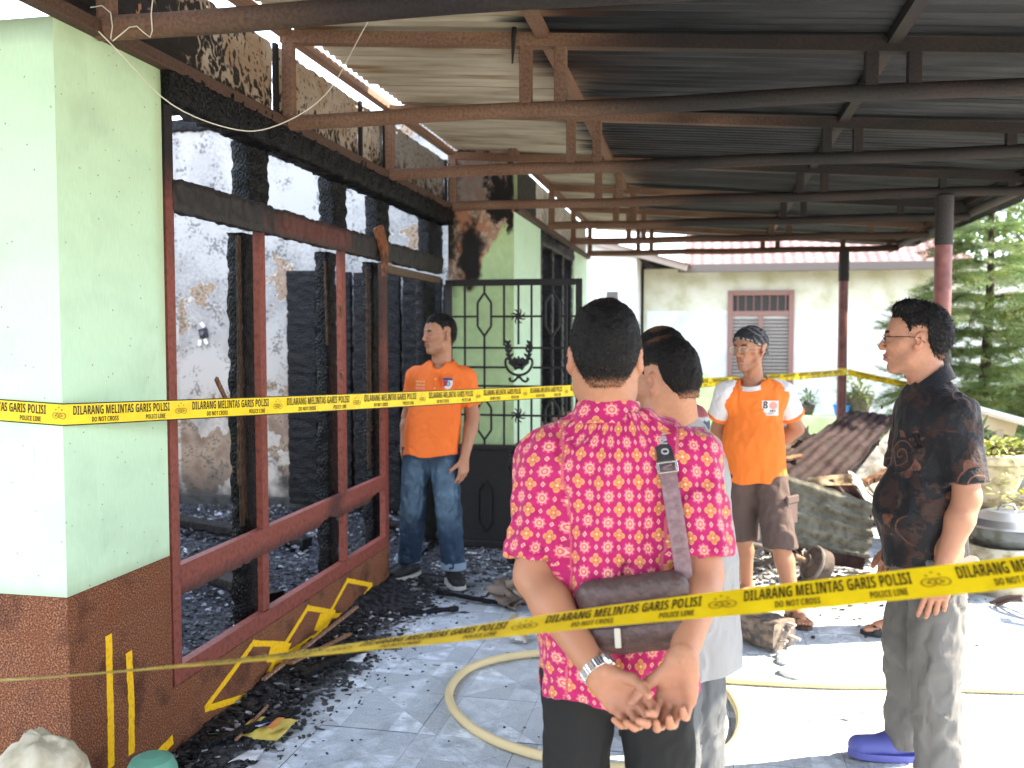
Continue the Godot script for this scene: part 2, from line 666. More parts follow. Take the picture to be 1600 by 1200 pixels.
# ---------------------------------------------------------------- all materials
func materials() -> void:
	var n1 := fnl(3, 0.012)
	var fine := fnl(5, 0.06, FastNoiseLite.TYPE_SIMPLEX_SMOOTH, 3)
	var grain := ntex(fnl(8, 0.09, FastNoiseLite.TYPE_SIMPLEX_SMOOTH, 3), [], 512, 3.0)
	var soft := ntex(fnl(9, 0.02, FastNoiseLite.TYPE_SIMPLEX_SMOOTH, 4), [], 512, 6.0)
	M.grain = grain
	M.soft = soft
	# painted plaster, pale mint, with flyspecks and faint dirt
	var specks := fnl(12, 0.035, FastNoiseLite.TYPE_CELLULAR, 1)
	specks.cellular_return_type = FastNoiseLite.RETURN_DISTANCE
	var lowf := fnl(14, 0.008)
	var spk2 := fnl(15, 0.02)
	var mint := paint(640, 640, func(x, y):
		var px: float = x * 640.0
		var py: float = y * 640.0
		var s := 1.0 - 0.05 * maxf(0.0, lowf.get_noise_2d(px * 0.6, py)) - 0.02 * fine.get_noise_2d(px * 3.0, py * 0.6)
		var d := specks.get_noise_2d(px, py)
		if d < -0.955 and spk2.get_noise_2d(px, py) > 0.22:
			s *= 0.62
		return Color(0.775 * s, 0.89 * s, 0.765 * s))
	M.mint = mat(Color.WHITE, 0.62, mint, 1.3, soft, 0.12)
	# brown speckled dado
	M.dado = mat(Color.WHITE, 0.75, ntex(fnl(21, 0.11, FastNoiseLite.TYPE_SIMPLEX_SMOOTH, 3), [[0.0, g8(58, 30, 20)], [0.42, g8(98, 56, 38)], [0.58, g8(122, 76, 50)], [0.72, g8(150, 104, 70)], [1.0, g8(178, 136, 98)]]), 0.45, grain, 0.5)
	M.dado.detail_enabled = true
	M.dado.detail_blend_mode = BaseMaterial3D.BLEND_MODE_MUL
	M.dado.detail_albedo = ntex(fnl(22, 0.012), [[0.0, Color(0.62, 0.55, 0.5)], [0.45, Color(1, 1, 1)], [0.8, Color(1, 0.96, 0.9)], [1.0, Color(1, 1, 1)]])
	M.dado.detail_uv_layer = BaseMaterial3D.DETAIL_UV_2
	M.dado.uv2_triplanar = true
	M.dado.uv2_scale = Vector3.ONE / 1.4
	M.paint_yellow = mat(Color(0.95, 0.75, 0.07), 0.6, ntex(fnl(23, 0.03), [[0.0, Color(0.88, 0.85, 0.8)], [0.5, Color.WHITE], [1.0, Color.WHITE]], 256), 0.2)
	# oxide red paint on joinery (vertex colours turn it to char)
	M.redpaint = vcol(mat(Color.WHITE, 0.55, ntex(fnl(25, 0.03), [[0.0, Color(0.72, 0.7, 0.7)], [0.5, Color(0.95, 0.95, 0.95)], [1.0, Color.WHITE]], 512), 0.5, soft, 0.25))
	# char: alligator cracks
	var cell := fnl(31, 0.035, FastNoiseLite.TYPE_CELLULAR, 1)
	cell.cellular_distance_function = FastNoiseLite.DISTANCE_MANHATTAN
	cell.cellular_return_type = FastNoiseLite.RETURN_DISTANCE2_SUB
	M.charn = ntex(cell, [], 512, 10.0)
	M.charh = ntex(cell, [[0.0, Color(0, 0, 0)], [0.35, Color(0.8, 0.8, 0.8)], [1.0, Color(1, 1, 1)]], 512)
	M.char_ = vcol(mat(Color.WHITE, 0.42, ntex(fnl(33, 0.03), [[0.0, g8(9, 9, 10)], [0.55, g8(22, 22, 24)], [0.8, g8(36, 36, 39)], [1.0, g8(56, 54, 55)]]), 0.35, M.charn, 1.0))
	M.char_.uv1_scale = Vector3(4.0, 2.6, 4.0)
	M.char_.metallic_specular = 0.28
	# weathered, half burnt wood
	M.wood = vcol(mat(Color.WHITE, 0.8, ntex(fnl(35, 0.05), [[0.0, g8(58, 36, 26)], [0.4, g8(120, 84, 62)], [0.7, g8(176, 140, 112)], [1.0, g8(205, 178, 150)]], 256), 0.3, grain, 0.6))
	M.wood.uv1_scale = Vector3(9, 1.6, 9)
	# steel with rust; the vertex colour says where soot, rust or old paint
	M.steel = vcol(mat(Color.WHITE, 0.75, ntex(fnl(41, 0.035), [[0.0, Color(0.72, 0.68, 0.66)], [0.5, Color(0.9, 0.88, 0.87)], [1.0, Color(1.0, 1.0, 1.0)]]), 0.33, grain, 0.6))
	M.post = mat(Color.WHITE, 0.45, ntex(fnl(42, 0.02), [[0.0, g8(88, 52, 50)], [0.5, g8(122, 76, 72)], [1.0, g8(140, 94, 88)]], 256), 0.8, soft, 0.15)
	# interior plaster: limewash, smoke, peeled lower down (u along, v from the top)
	var w1 := fnl(51, 3.2, FastNoiseLite.TYPE_SIMPLEX_SMOOTH, 5)
	var w2 := fnl(52, 9.0, FastNoiseLite.TYPE_SIMPLEX_SMOOTH, 4)
	var w3 := fnl(53, 26.0, FastNoiseLite.TYPE_SIMPLEX_SMOOTH, 2)
	var iw := paint(768, 768, func(x, y):
		var X: float = x * 4.0
		var Y: float = y * 3.4
		var a := w1.get_noise_2d(X * 0.35, Y * 0.35)
		var b := w2.get_noise_2d(X * 0.4, Y * 0.4)
		var f := w3.get_noise_2d(X, Y)
		var low := sstep(1.15, 3.0, Y)
		var q := Color(0.635, 0.625, 0.615).lerp(Color(0.66, 0.62, 0.575), low)
		q = q.darkened(clampf(0.22 * (a + f * 0.5 + b * 0.5) + 0.06, 0.0, 0.34))
		if a + b * 0.55 + low * 0.62 > 0.56:
			q = Color(0.44, 0.36, 0.30).lerp(Color(0.62, 0.54, 0.46), clampf(0.5 + b, 0, 1)).darkened(0.15 * absf(f))
		elif a + b * 0.55 + low * 0.62 > 0.53:
			q = Color(0.70, 0.68, 0.645)
		if b * 0.8 + f * 0.5 > 0.36 - low * 0.06:
			q = q.darkened(0.28)
		var smoke := clampf(w1.get_noise_2d(X * 0.5 + 40.0, Y * 0.3) * 2.2 - 0.15, 0.0, 1.0) * 0.5
		q = q.lerp(Color(0.26, 0.24, 0.24), smoke * (0.25 + 0.6 * low))
		q = q.lerp(Color(0.17, 0.16, 0.155), sstep(2.95, 3.35, Y + b * 0.3) * 0.75)
		return q)
	M.inwall = mat(Color.WHITE, 0.9, iw, 0.0, soft, 0.0)
	M.inwall.normal_enabled = false
	# smoke-blistered fascia boards: (u 0..4 boards, v)
	var p1 := fnl(61, 1.0, FastNoiseLite.TYPE_SIMPLEX_SMOOTH, 4)
	var p2 := fnl(62, 1.0, FastNoiseLite.TYPE_CELLULAR, 1)
	p2.cellular_return_type = FastNoiseLite.RETURN_DISTANCE
	var fas := paint(1024, 160, func(x, y):
		var X: float = x * 4.3
		var Y: float = y * 0.36
		var wx := X * 22.0 + p1.get_noise_2d(X * 6.0, Y * 6.0) * 1.5
		var a := p2.get_noise_2d(wx * 1.2, Y * 17.0 + p1.get_noise_2d(X * 7.0, Y * 5.0 + 9.0) * 2.0 - X * 3.0)
		var b := p1.get_noise_2d(X * 1.7, Y * 2.4)
		var fineb := p1.get_noise_2d(X * 30.0, Y * 16.0)
		var burn := sstep(1.05, 0.45, X) + 0.42 * sstep(0.10, 0.36, Y) * clampf(0.75 + 1.6 * b, 0.0, 1.0) + 0.1
		burn += 0.3 * sstep(1.5, 1.0, X) * sstep(0.4, -0.2, b)
		var q := Color(0.66, 0.62, 0.57).lerp(Color(0.56, 0.47, 0.39), clampf(0.4 + b * 1.5 + 0.6 * sstep(1.6, 0.9, X), 0, 1))
		q = q.lerp(Color(0.42, 0.41, 0.41), sstep(2.7, 3.1, X) * 0.7)
		var k := sstep(0.16, -0.14, a + 1.0 - burn * 0.95 + fineb * 0.22)
		q = q.lerp(Color(0.09, 0.075, 0.07), k * 0.92)
		if b + fineb * 0.25 > 0.56:
			q = Color(0.60, 0.42, 0.33)
		return q)
	M.fascia = mat(Color.WHITE, 0.7, fas, 0.0)
	M.fascia.heightmap_enabled = false
	M.fascia.normal_enabled = true
	M.fascia.normal_texture = ntex(p2s(), [], 512, 8.0)
	M.fascia.normal_scale = 0.55
	M.fascia.metallic_specular = 0.35
	# burnt corner wall (0.5 m wide, 2.87 high): mint below, flaked and sooted above
	var bw := paint(256, 1024, func(x, y):
		var X: float = x * 0.503
		var Y: float = (1.0 - y) * 2.87
		var a := p1.get_noise_2d(X * 6.0, Y * 4.0)
		var b := p1.get_noise_2d(X * 16.0, Y * 13.0 + 7.0)
		var s := 1.0 - 0.06 * absf(a) - 0.04 * b
		var q := Color(0.72 * s, 0.815 * s, 0.60 * s)
		# the burnt tongue hangs lower on the left
		var edge := 1.93 + 0.30 * sstep(0.18, 0.34, X) + 0.14 * sstep(0.34, 0.44, X) + 0.10 * a
		var k := sstep(edge - 0.07, edge + 0.05, Y)
		q = q.lerp(Color(0.62, 0.50, 0.30), k * 0.7)
		if Y > edge:
			var fl := Color(0.64, 0.52, 0.44)
			if b > 0.1: fl = Color(0.70, 0.61, 0.53)
			if a > 0.16: fl = Color(0.66, 0.46, 0.35)
			fl = fl.lerp(Color(0.40, 0.38, 0.37), sstep(2.45, 2.6, Y) * 0.6)
			q = fl
		var cx := (X - 0.17) / 0.10
		var cy := (Y - 2.17) / 0.27
		var soot := sstep(1.25, 0.55, sqrt(cx * cx + cy * cy) + a * 0.5 + b * 0.25)
		cx = (X - 0.40) / 0.11
		cy = (Y - 2.58) / 0.20
		soot = maxf(soot, sstep(1.2, 0.6, sqrt(cx * cx + cy * cy) + a * 0.5 + b * 0.6))
		soot = maxf(soot, 0.85 * sstep(0.10, 0.0, X + 0.05 * b - 0.01) * sstep(1.85, 2.2, Y + a * 0.2))
		soot = maxf(soot, sstep(0.03, 0.012, absf(X - 0.475 + b * 0.02)) * sstep(2.28, 2.4, Y + a * 0.1))
		return q.lerp(Color(0.075, 0.062, 0.058), soot * 0.95))
	M.burntwall = mat(Color.WHITE, 0.75, bw, 0.0)
	# roof sheet underside: u across (wall -> eave), v along the house
	var r1 := fnl(71, 1.0, FastNoiseLite.TYPE_SIMPLEX_SMOOTH, 4)
	var rf := paint(640, 1024, func(x, y):
		var X: float = x * 4.4
		var Y: float = y * 13.0
		var st := r1.get_noise_2d(X * 1.2, Y * 13.0)
		var bg := r1.get_noise_2d(X * 0.6 + 5.0, Y * 0.9)
		var row := r1.get_noise_2d(3.0, Y * 5.0)
		var edge := 1.18 + 0.24 * bg + 0.22 * row + 0.10 * sstep(5.0, 9.0, Y) + 0.16 * st
		var pale := Color(0.74, 0.70, 0.63).lerp(Color(0.58, 0.54, 0.47), clampf(0.45 + 1.1 * st + 0.4 * bg, 0, 1))
		pale = pale.lerp(Color(0.52, 0.40, 0.27), sstep(0.35, 0.75, st + 0.3 * bg))
		var k := sstep(edge - 0.16, edge + 0.12, X)
		var rust := sstep(edge - 0.28, edge - 0.02, X) * sstep(edge + 0.5, edge + 0.05, X) * clampf(0.35 + 1.3 * row, 0.0, 1.0)
		var dark := Color(0.10, 0.105, 0.115).lerp(Color(0.225, 0.23, 0.24), clampf(0.35 + st * 0.9 + 0.25 * sstep(1.8, 3.6, X), 0, 1))
		var q := pale.lerp(dark, k)
		return q.lerp(Color(0.26, 0.15, 0.095), rust * 0.7))
	M.roof = mat(Color.WHITE, 0.5, rf, 0.0)
	M.roof.metallic_specular = 0.3
	# concrete floor tiles with a worn stamped star pattern
	var tri_tone := PackedFloat32Array()
	for i in 16 * 8:
		tri_tone.append(rnd(-1, 1))
	var cf := fnl(81, 0.02)
	var cg := fnl(82, 0.22, FastNoiseLite.TYPE_SIMPLEX_SMOOTH, 2)
	var tl := paint(800, 800, func(x, y):
		var X: float = x * 4.0
		var Y: float = y * 4.0
		var id := (int(X) % 4) * 4 + (int(Y) % 4)
		var lx := X - floorf(X) - 0.5
		var ly := Y - floorf(Y) - 0.5
		var sec := 0
		if absf(lx) > absf(ly): sec += 1
		if lx > 0.0: sec += 2
		if ly > 0.0: sec += 4
		var wear := cf.get_noise_2d(x * 800.0, y * 800.0)
		var s := 0.745 + 0.085 * tri_tone[id * 8 + sec] * clampf(0.8 + wear * 1.5, 0.2, 1.4) + 0.08 * wear + 0.06 * cg.get_noise_2d(x * 800.0, y * 800.0)
		var e := minf(absf(absf(lx) - absf(ly)), minf(absf(lx), absf(ly)))
		if e < 0.012 and wear > -0.1: s -= 0.05
		return Color(s * 0.95, s * 0.975, s))
	M.tile = vcol(mat(Color.WHITE, 0.85, tl, 1.6, grain, 0.55))
	M.tile.uv1_world_triplanar = true
	M.ground = vcol(mat(Color.WHITE, 0.95, ntex(fnl(84, 0.03), [[0.0, Color(0.5, 0.48, 0.45)], [0.4, Color(0.68, 0.66, 0.62)], [0.7, Color(0.76, 0.74, 0.70)], [1.0, Color(0.84, 0.82, 0.78)]]), 2.3, grain, 0.8))
	M.ground.uv1_world_triplanar = true
	M.ash = vcol(mat(Color.WHITE, 0.9, ntex(fnl(85, 0.05, FastNoiseLite.TYPE_SIMPLEX_SMOOTH, 5), [[0.0, g8(10, 10, 12)], [0.5, g8(38, 38, 42)], [0.62, g8(96, 96, 102)], [0.72, g8(54, 54, 58)], [1.0, g8(172, 172, 178)]]), 1.3, grain, 1.4))
	M.ash.uv1_world_triplanar = true
	M.flake = vcol(mat(Color.WHITE, 0.6))
	M.whitewall = mat(Color.WHITE, 0.9, ntex(fnl(91, 0.01), [[0.0, g8(196, 194, 184)], [0.5, g8(214, 214, 210)], [1.0, g8(222, 224, 224)]]), 3.0, soft, 0.2)
	M.creamwall = mat(Color.WHITE, 0.9, ntex(fnl(92, 0.01), [[0.0, g8(180, 176, 146)], [0.5, g8(206, 204, 186)], [1.0, g8(216, 215, 206)]]), 2.2, soft, 0.2)
	M.greenwall = mat(g8(200, 220, 170), 0.8, ntex(fnl(93, 0.02), [[0.0, Color(0.85, 0.85, 0.82)], [1.0, Color.WHITE]], 256), 1.5)
	M.redroof = vcol(mat(Color.WHITE, 0.7, ntex(fnl(94, 0.03), [[0.0, Color(0.72, 0.7, 0.7)], [1.0, Color.WHITE]], 256), 1.0))
	M.metal = mat(g8(150, 150, 150), 0.35, null, 0.0, grain, 0.2)
	M.metal.metallic = 0.8
	M.iron = mat(g8(24, 22, 22), 0.45, ntex(fnl(95, 0.05), [[0.0, Color(0.7, 0.55, 0.45)], [0.5, Color.WHITE], [1.0, Color.WHITE]], 256), 0.3, grain, 0.3)
	M.leaf = vcol(mat(Color.WHITE, 0.55))
	M.leaf.backlight_enabled = true
	M.leaf.backlight = Color(0.42, 0.5, 0.18)
	M.bark = mat(Color.WHITE, 0.95, ntex(fnl(96, 0.05), [[0.0, g8(48, 38, 32)], [0.6, g8(86, 72, 62)], [1.0, g8(112, 98, 84)]], 256), 0.4, grain, 1.0)
	M.logwood = mat(Color.WHITE, 0.9, ntex(fnl(100, 0.03), [[0.0, g8(48, 46, 46)], [0.4, g8(84, 78, 74)], [0.6, g8(120, 104, 90)], [1.0, g8(150, 130, 110)]], 256), 0.5, grain, 0.8)
	M.pot = vcol(mat(Color.WHITE, 0.85, ntex(fnl(97, 0.02), [[0.0, Color(0.62, 0.6, 0.5)], [0.5, Color(0.92, 0.92, 0.9)], [1.0, Color.WHITE]], 256), 0.5, soft, 0.2))
	M.sheetmetal = vcol(mat(Color.WHITE, 0.85, ntex(fnl(98, 0.02), [[0.0, Color(0.6, 0.56, 0.52)], [0.45, Color(0.88, 0.86, 0.84)], [1.0, Color.WHITE]]), 0.7, soft, 0.4))
	M.plain = vcol(mat(Color.WHITE, 0.7))
	M.hose = mat(g8(206, 186, 140), 0.45)
	M.stone = mat(Color.WHITE, 0.85, ntex(fnl(99, 0.02), [[0.0, g8(140, 130, 108)], [0.5, g8(176, 168, 148)], [1.0, g8(196, 190, 172)]], 256), 0.4, soft, 0.5)

func p2s() -> FastNoiseLite:
	var z := fnl(63, 0.03, FastNoiseLite.TYPE_CELLULAR, 1)
	z.cellular_return_type = FastNoiseLite.RETURN_DISTANCE
	return z
# ---------------------------------------------------------------- ground
var stain_noise: FastNoiseLite

func floor_tone(x: float, z: float) -> Color:
	# soot lies along the burnt wall and by the doorway; sand dusts the open side
	var a := stain_noise.get_noise_2d(x * 1.3, z * 1.3)
	var b := stain_noise.get_noise_2d(x * 5.0 + 31.0, z * 5.0)
	var wall_x := -1.884 if z > -6.75 else -1.38
	var d := x - wall_x
	var c := stain_noise.get_noise_2d(x * 16.0, z * 16.0 + 50.0)
	var k := sstep(0.34, 0.02, d + 0.30 * a + 0.14 * b + 0.06 * c) * 0.9
	k = maxf(k, sstep(0.9, 0.1, absf(z + 6.2) + 0.4 * d - 0.45 + 0.7 * a + 0.4 * b + 0.15 * c) * 0.72)
	k = maxf(k, sstep(0.16, 0.55, a * 0.7 + b * 0.5 + c * 0.3) * 0.40 * sstep(1.6, 0.2, d - 0.6))
	k = maxf(k, sstep(0.30, 0.55, b * 0.5 + c * 0.6) * 0.32)
	var clean := Color(0.98, 1.0, 1.03).lerp(Color(1.08, 1.04, 0.98), sstep(-0.2, 0.9, x))
	return clean.lerp(Color(0.07, 0.07, 0.075), clampf(k, 0.0, 0.93))

func ground_and_floor() -> void:
	stain_noise = fnl(110, 0.55, FastNoiseLite.TYPE_SIMPLEX_SMOOTH, 4)
	# one sheet to the horizon, finer near by
	var g := Geo.new()
	var xs := [-500.0, -120.0, -40.0, -16.0, -8.0, -4.0, -1.9, 0.0, 2.0, 2.3, 3.0, 4.0, 6.0, 9.0, 14.0, 24.0, 50.0, 140.0, 500.0]
	var zs := [500.0, 120.0, 40.0, 12.0, 4.0, 0.0, -3.0, -5.0, -7.8, -9.0, -11.0, -13.0, -16.0, -22.0, -34.0, -60.0, -140.0, -500.0]
	for i in xs.size() - 1:
		for k in zs.size() - 1:
			g.col = Color(0.82, 0.80, 0.74) if xs[i] > -1.95 else Color(0.6, 0.58, 0.52)
			g.quad(Vector3(xs[i], -0.03, zs[k]), Vector3(xs[i + 1], -0.03, zs[k]), Vector3(xs[i + 1], -0.03, zs[k + 1]), Vector3(xs[i], -0.03, zs[k + 1]), Vector3.UP)
	tag(part("ground", g, M.ground), "bare sandy ground around the house", "ground", "", "structure")
	# carport floor: tiles laid 0.4 m square on a bed
	var bed := Geo.new()
	bed.col = Color(0.5, 0.5, 0.51)
	bed.box(Transform3D(Basis(), Vector3(0.13, -0.012, -5.2)), Vector3(4.02, 0.014, 6.1))
	var fl := part("carport_floor", bed, M.ground)
	tag(fl, "grey stamped concrete tile floor under the carport", "floor", "", "structure")
	for i in 10:
		for k in 15:
			var x0 := -1.88 + 0.4 * i
			var z0 := -2.2 - 0.4 * k
			var t := Geo.new()
			var s := 0.1992
			var dy := rnd(-0.0012, 0.0012)
			var m := 11
			var tone := rnd(0.95, 1.05)
			for a in m:
				for b in m:
					var q := []
					for cn in [[a, b], [a + 1, b], [a + 1, b + 1], [a, b + 1]]:
						q.append(Vector3(x0 + 0.2 - s + 2.0 * s * cn[0] / m, dy, z0 - 0.2 + s - 2.0 * s * cn[1] / m))
					for tr in [[0, 1, 2], [0, 2, 3]]:
						var st := t.v.size()
						t.tri(q[tr[0]], q[tr[1]], q[tr[2]], Vector3.UP, Vector3.UP, Vector3.UP)
						for w in 3:
							var cc := floor_tone(t.v[st + w].x, t.v[st + w].z) * tone
							cc.a = 1.0
							t.c[st + w] = cc
			t.col = Color(0.3, 0.3, 0.31)
			var lo := Vector3(x0 + 0.2, dy, z0 - 0.2)
			for e in [Vector3(1, 0, 0), Vector3(-1, 0, 0), Vector3(0, 0, 1), Vector3(0, 0, -1)]:
				var sd: Vector3 = e.cross(Vector3.UP) * s
				t.quad(lo + e * s - sd, lo + e * s + sd, lo + e * s + sd - Vector3(0, 0.006, 0), lo + e * s - sd - Vector3(0, 0.006, 0), e)
			part("floor_tile", t, M.tile, fl)
	# floor of the burnt room, deep in ash
	var a2 := Geo.new()
	var rows := []
	var bn := fnl(111, 1.6, FastNoiseLite.TYPE_SIMPLEX_SMOOTH, 4)
	for i in 60:
		var row := PackedVector3Array()
		for k in 56:
			var x := -6.2 + 4.26 * i / 59.0
			var z := -2.6 - 4.95 * k / 55.0
			row.append(Vector3(x, maxf(0.0, 0.03 + 0.05 * bn.get_noise_2d(x, z) + 0.03 * bn.get_noise_2d(x * 4.0, z * 4.0)), z))
		rows.append(row)
	a2.sheet(rows, 0.0, [], true)
	a2.orient(Vector3.UP)
	for i in a2.v.size():
		var tone := 0.62 + 0.5 * bn.get_noise_2d(a2.v[i].x * 0.8 + 9.0, a2.v[i].z * 1.4)
		a2.c[i] = Color(tone * 0.95, tone * 0.98, tone * 1.1)
	tag(part("ash_floor", a2, M.ash), "ash covered floor of the roofless burnt room", "floor", "", "structure")

# a bar of charred timber from a to b with checks and a ragged outline
func charred(g: Geo, a: Vector3, b: Vector3, w: float, d: float, up: Vector3, seed_: int, amp := 0.008, check := 0.09) -> void:
	var nz := fnl(seed_, 14.0, FastNoiseLite.TYPE_SIMPLEX_SMOOTH, 3)
	var y := (b - a).normalized()
	var z := (up - y * up.dot(y)).normalized()
	var x := y.cross(z)
	var L := a.distance_to(b)
	var m := maxi(4, int(L / 0.018))
	var per := []
	var kx := 4
	for i in kx: per.append(Vector2(-0.5 + float(i) / kx, -0.5))
	for i in kx: per.append(Vector2(0.5, -0.5 + float(i) / kx))
	for i in kx: per.append(Vector2(0.5 - float(i) / kx, 0.5))
	for i in kx: per.append(Vector2(-0.5, 0.5 - float(i) / kx))
	var np := per.size()
	var rows := []
	for i in m + 1:
		var row := PackedVector3Array()
		var s := L * i / m
		# cross checks: grooves at uneven spacing
		var ph := s / check + 0.35 * nz.get_noise_1d(s * 0.4)
		var fr := absf(ph - roundf(ph))
		var groove := 0.006 * sstep(0.12, 0.0, fr)
		for k in np + 1:
			var q: Vector2 = per[k % np]
			var rad := Vector2(q.x * w, q.y * d)
			var base := a + y * s + x * rad.x + z * rad.y
			var e := amp * nz.get_noise_3dv(base) - groove
			var corner := 1.0 - 0.06 * sstep(0.4, 0.5, minf(absf(q.x), absf(q.y)))
			var out := (x * q.x + z * q.y).normalized()
			row.append(a + y * (s + 0.004 * nz.get_noise_3dv(base * 3.0)) + (x * rad.x + z * rad.y) * corner + out * e)
		rows.append(row)
	var st := g.v.size()
	g.sheet(rows)
	for i in range(st, g.v.size()):
		var rel := g.v[i] - a
		var out := rel - y * rel.dot(y)
		if g.n[i].dot(out) < 0.0:
			g.n[i] = -g.n[i]
	for e in [0, m]:
		var cp: Vector3 = a if e == 0 else b
		for k in np:
			g.face(cp, rows[e][k], rows[e][k + 1], -y if e == 0 else y)
	g.rewind(st)

const RED := Color(0.25, 0.066, 0.044)
const SOOT := Color(0.016, 0.015, 0.015)

func slab(g: Geo, x0: float, x1: float, y0: float, y1: float, z0: float, z1: float, bev := 0.0) -> void:
	g.box(Transform3D(Basis(), Vector3(x0 + x1, y0 + y1, z0 + z1) * 0.5), Vector3(absf(x1 - x0), absf(y1 - y0), absf(z1 - z0)), bev)

func red_to_soot(g: Geo, fn: Callable) -> void:
	for i in g.v.size():
		g.c[i] = RED.lerp(SOOT, clampf(fn.call(g.v[i]), 0.0, 1.0))

# a bar with many slices so that the paint can turn to char along it
func sliced(g: Geo, a: Vector3, b: Vector3, w: float, d: float, up: Vector3, m: int) -> void:
	for i in m:
		g.bar(a.lerp(b, float(i) / m), a.lerp(b, float(i + 1) / m), w, d, up)

func burnt_house() -> void:
	var h := Node3D.new()
	h.name = "burnt_house"
	add_child(h)
	tag(h, "mint green single storey house with burnt out window wall and no roof", "house")
	var WX := -1.884
	# ---- near pillar
	var g := Geo.new()
	slab(g, -3.6, WX - 0.004, 0.757, 2.488, -3.0, -2.452, 0.004)
	var sc := fnl(118, 2.4, FastNoiseLite.TYPE_SIMPLEX_SMOOTH, 4)
	for f in 2:
		var rows := []
		for i in 45:
			var row := PackedVector3Array()
			for k in 22:
				var y := lerpf(0.757, 2.49, i / 44.0)
				row.append(Vector3(WX, y, lerpf(-2.448, -3.0, k / 21.0)) if f == 0 else Vector3(lerpf(WX, -2.6, k / 21.0), y, -2.448))
			rows.append(row)
		var st := g.v.size()
		g.sheet(rows)
		g.orient(Vector3.RIGHT if f == 0 else Vector3.BACK, st)
		for i in range(st, g.v.size()):
			var p := g.v[i]
			var n := sc.get_noise_3dv(p)
			var n2 := sc.get_noise_3dv(p * 5.0)
			var q := Color(1, 1, 1)
			if f == 0:
				q = q.lerp(Color(0.55, 0.44, 0.30), 0.75 * sstep(-2.93, -3.0, p.z + 0.02 * n) * sstep(1.2, 2.0, p.y + 0.4 * n))
				q = q.lerp(Color(0.42, 0.36, 0.28), 0.8 * sstep(2.40, 2.50, p.y + 0.06 * n - 0.05 * (p.z + 2.7)))
				q = q.lerp(Color(0.9, 0.86, 0.72), sstep(1.3, 2.4, p.y) * 0.45)
			else:
				q = q.lerp(Color(0.30, 0.27, 0.25), 0.85 * sstep(2.40, 2.50, p.y + 0.05 * n))
			q = q.lerp(Color(0.66, 0.64, 0.58), 0.3 * sstep(0.28, 0.6, n + 0.5 * n2))
			q = q.lerp(Color(0.5, 0.42, 0.34), 0.5 * sstep(0.05, 0.0, p.y - 0.757 + 0.02 * n2))
			g.c[i] = q
	var m2: StandardMaterial3D = M.mint.duplicate()
	m2.vertex_color_use_as_albedo = true
	part("pillar", g, m2, h)
	# a peeled patch on the pillar's front
	g = Geo.new()
	g.col = Color(0.80, 0.84, 0.80)
	g.sheet([PackedVector3Array([Vector3(-2.03, 1.10, -2.4465), Vector3(-1.995, 1.11, -2.4465)]), PackedVector3Array([Vector3(-2.025, 1.18, -2.4465), Vector3(-1.985, 1.17, -2.4465)]), PackedVector3Array([Vector3(-2.01, 1.235, -2.4465), Vector3(-1.99, 1.24, -2.4465)])], 0.001)
	part("peeled_patch", g, M.plain, h)
	g = Geo.new()
	slab(g, -3.6, WX + 0.004, 0.0, 0.757, -3.0, -2.444, 0.003)
	part("pillar_dado", g, M.dado, h)
	g = Geo.new()
	slab(g, -2.02, WX + 0.004, 0.0, 0.266, -5.37, -3.0, 0.003)
	part("window_dado", g, M.dado, h)
	# the house's own eave in front of the pillar
	g = Geo.new()
	g.col = Color(0.30, 0.27, 0.24)
	slab(g, -5.2, -1.86, 2.80, 2.86, -2.5, 0.9, 0.004)
	part("eave_soffit", g, M.plain, h)
	# painted yellow outlines on the dado
	paint_lines(h)
	# ---- red window frame
	var fx := WX - 0.016
	var nz := fnl(120, 3.0)
	g = Geo.new()
	sliced(g, Vector3(fx, 0.268, -3.04), Vector3(fx, 2.38, -3.04), 0.052, 0.036, Vector3.RIGHT, 24)
	red_to_soot(g, func(p): return sstep(1.75, 2.15, p.y + 0.3 * nz.get_noise_3dv(p)))
	var fr := part("window_frame", g, M.redpaint, h)
	g = Geo.new()
	sliced(g, Vector3(fx, 0.20, -5.345), Vector3(fx, 1.99, -5.345), 0.062, 0.036, Vector3.RIGHT, 20)
	red_to_soot(g, func(p): return sstep(0.9, 1.7, p.y + 0.5 * nz.get_noise_3dv(p)) * 0.75)
	part("jamb", g, M.redpaint, fr)
	g = Geo.new()
	sliced(g, Vector3(fx - 0.001, 0.302, -3.06), Vector3(fx - 0.001, 0.302, -5.314), 0.066, 0.04, Vector3.RIGHT, 20)
	red_to_soot(g, func(p): return 0.25 * nz.get_noise_3dv(p * 2.0))
	part("bottom_rail", g, M.redpaint, fr)
	# middle rail: lower edge eaten away
	g = Geo.new()
	var up_e := PackedVector3Array()
	var m := 90
	var rows := [PackedVector3Array(), PackedVector3Array(), PackedVector3Array(), PackedVector3Array(), PackedVector3Array(), PackedVector3Array()]
	for i in m + 1:
		var z := -3.066 - 2.248 * i / m
		var eat := 0.012 * nz.get_noise_1d(z * 9.0) + 0.008 * nz.get_noise_1d(z * 40.0)
		eat += 0.035 * sstep(-4.95, -5.2, z) + 0.03 * sstep(0.14, 0.0, absf(z + 4.45))
		var yb := 0.592 + maxf(-0.006, eat)
		for r in 6:
			rows[r].append([Vector3(fx - 0.017, yb, z), Vector3(fx - 0.017, 0.706, z), Vector3(fx + 0.019, 0.706, z), Vector3(fx + 0.019, lerpf(0.706, yb, 0.5), z), Vector3(fx + 0.019, yb, z), Vector3(fx - 0.017, yb, z)][r])
	for r in 5:
		var out := [Vector3.LEFT, Vector3.UP, Vector3.RIGHT, Vector3.RIGHT, Vector3.DOWN]
		for i in m:
			g.quad(rows[r][i], rows[r][i + 1], rows[r + 1][i + 1], rows[r + 1][i], out[r])
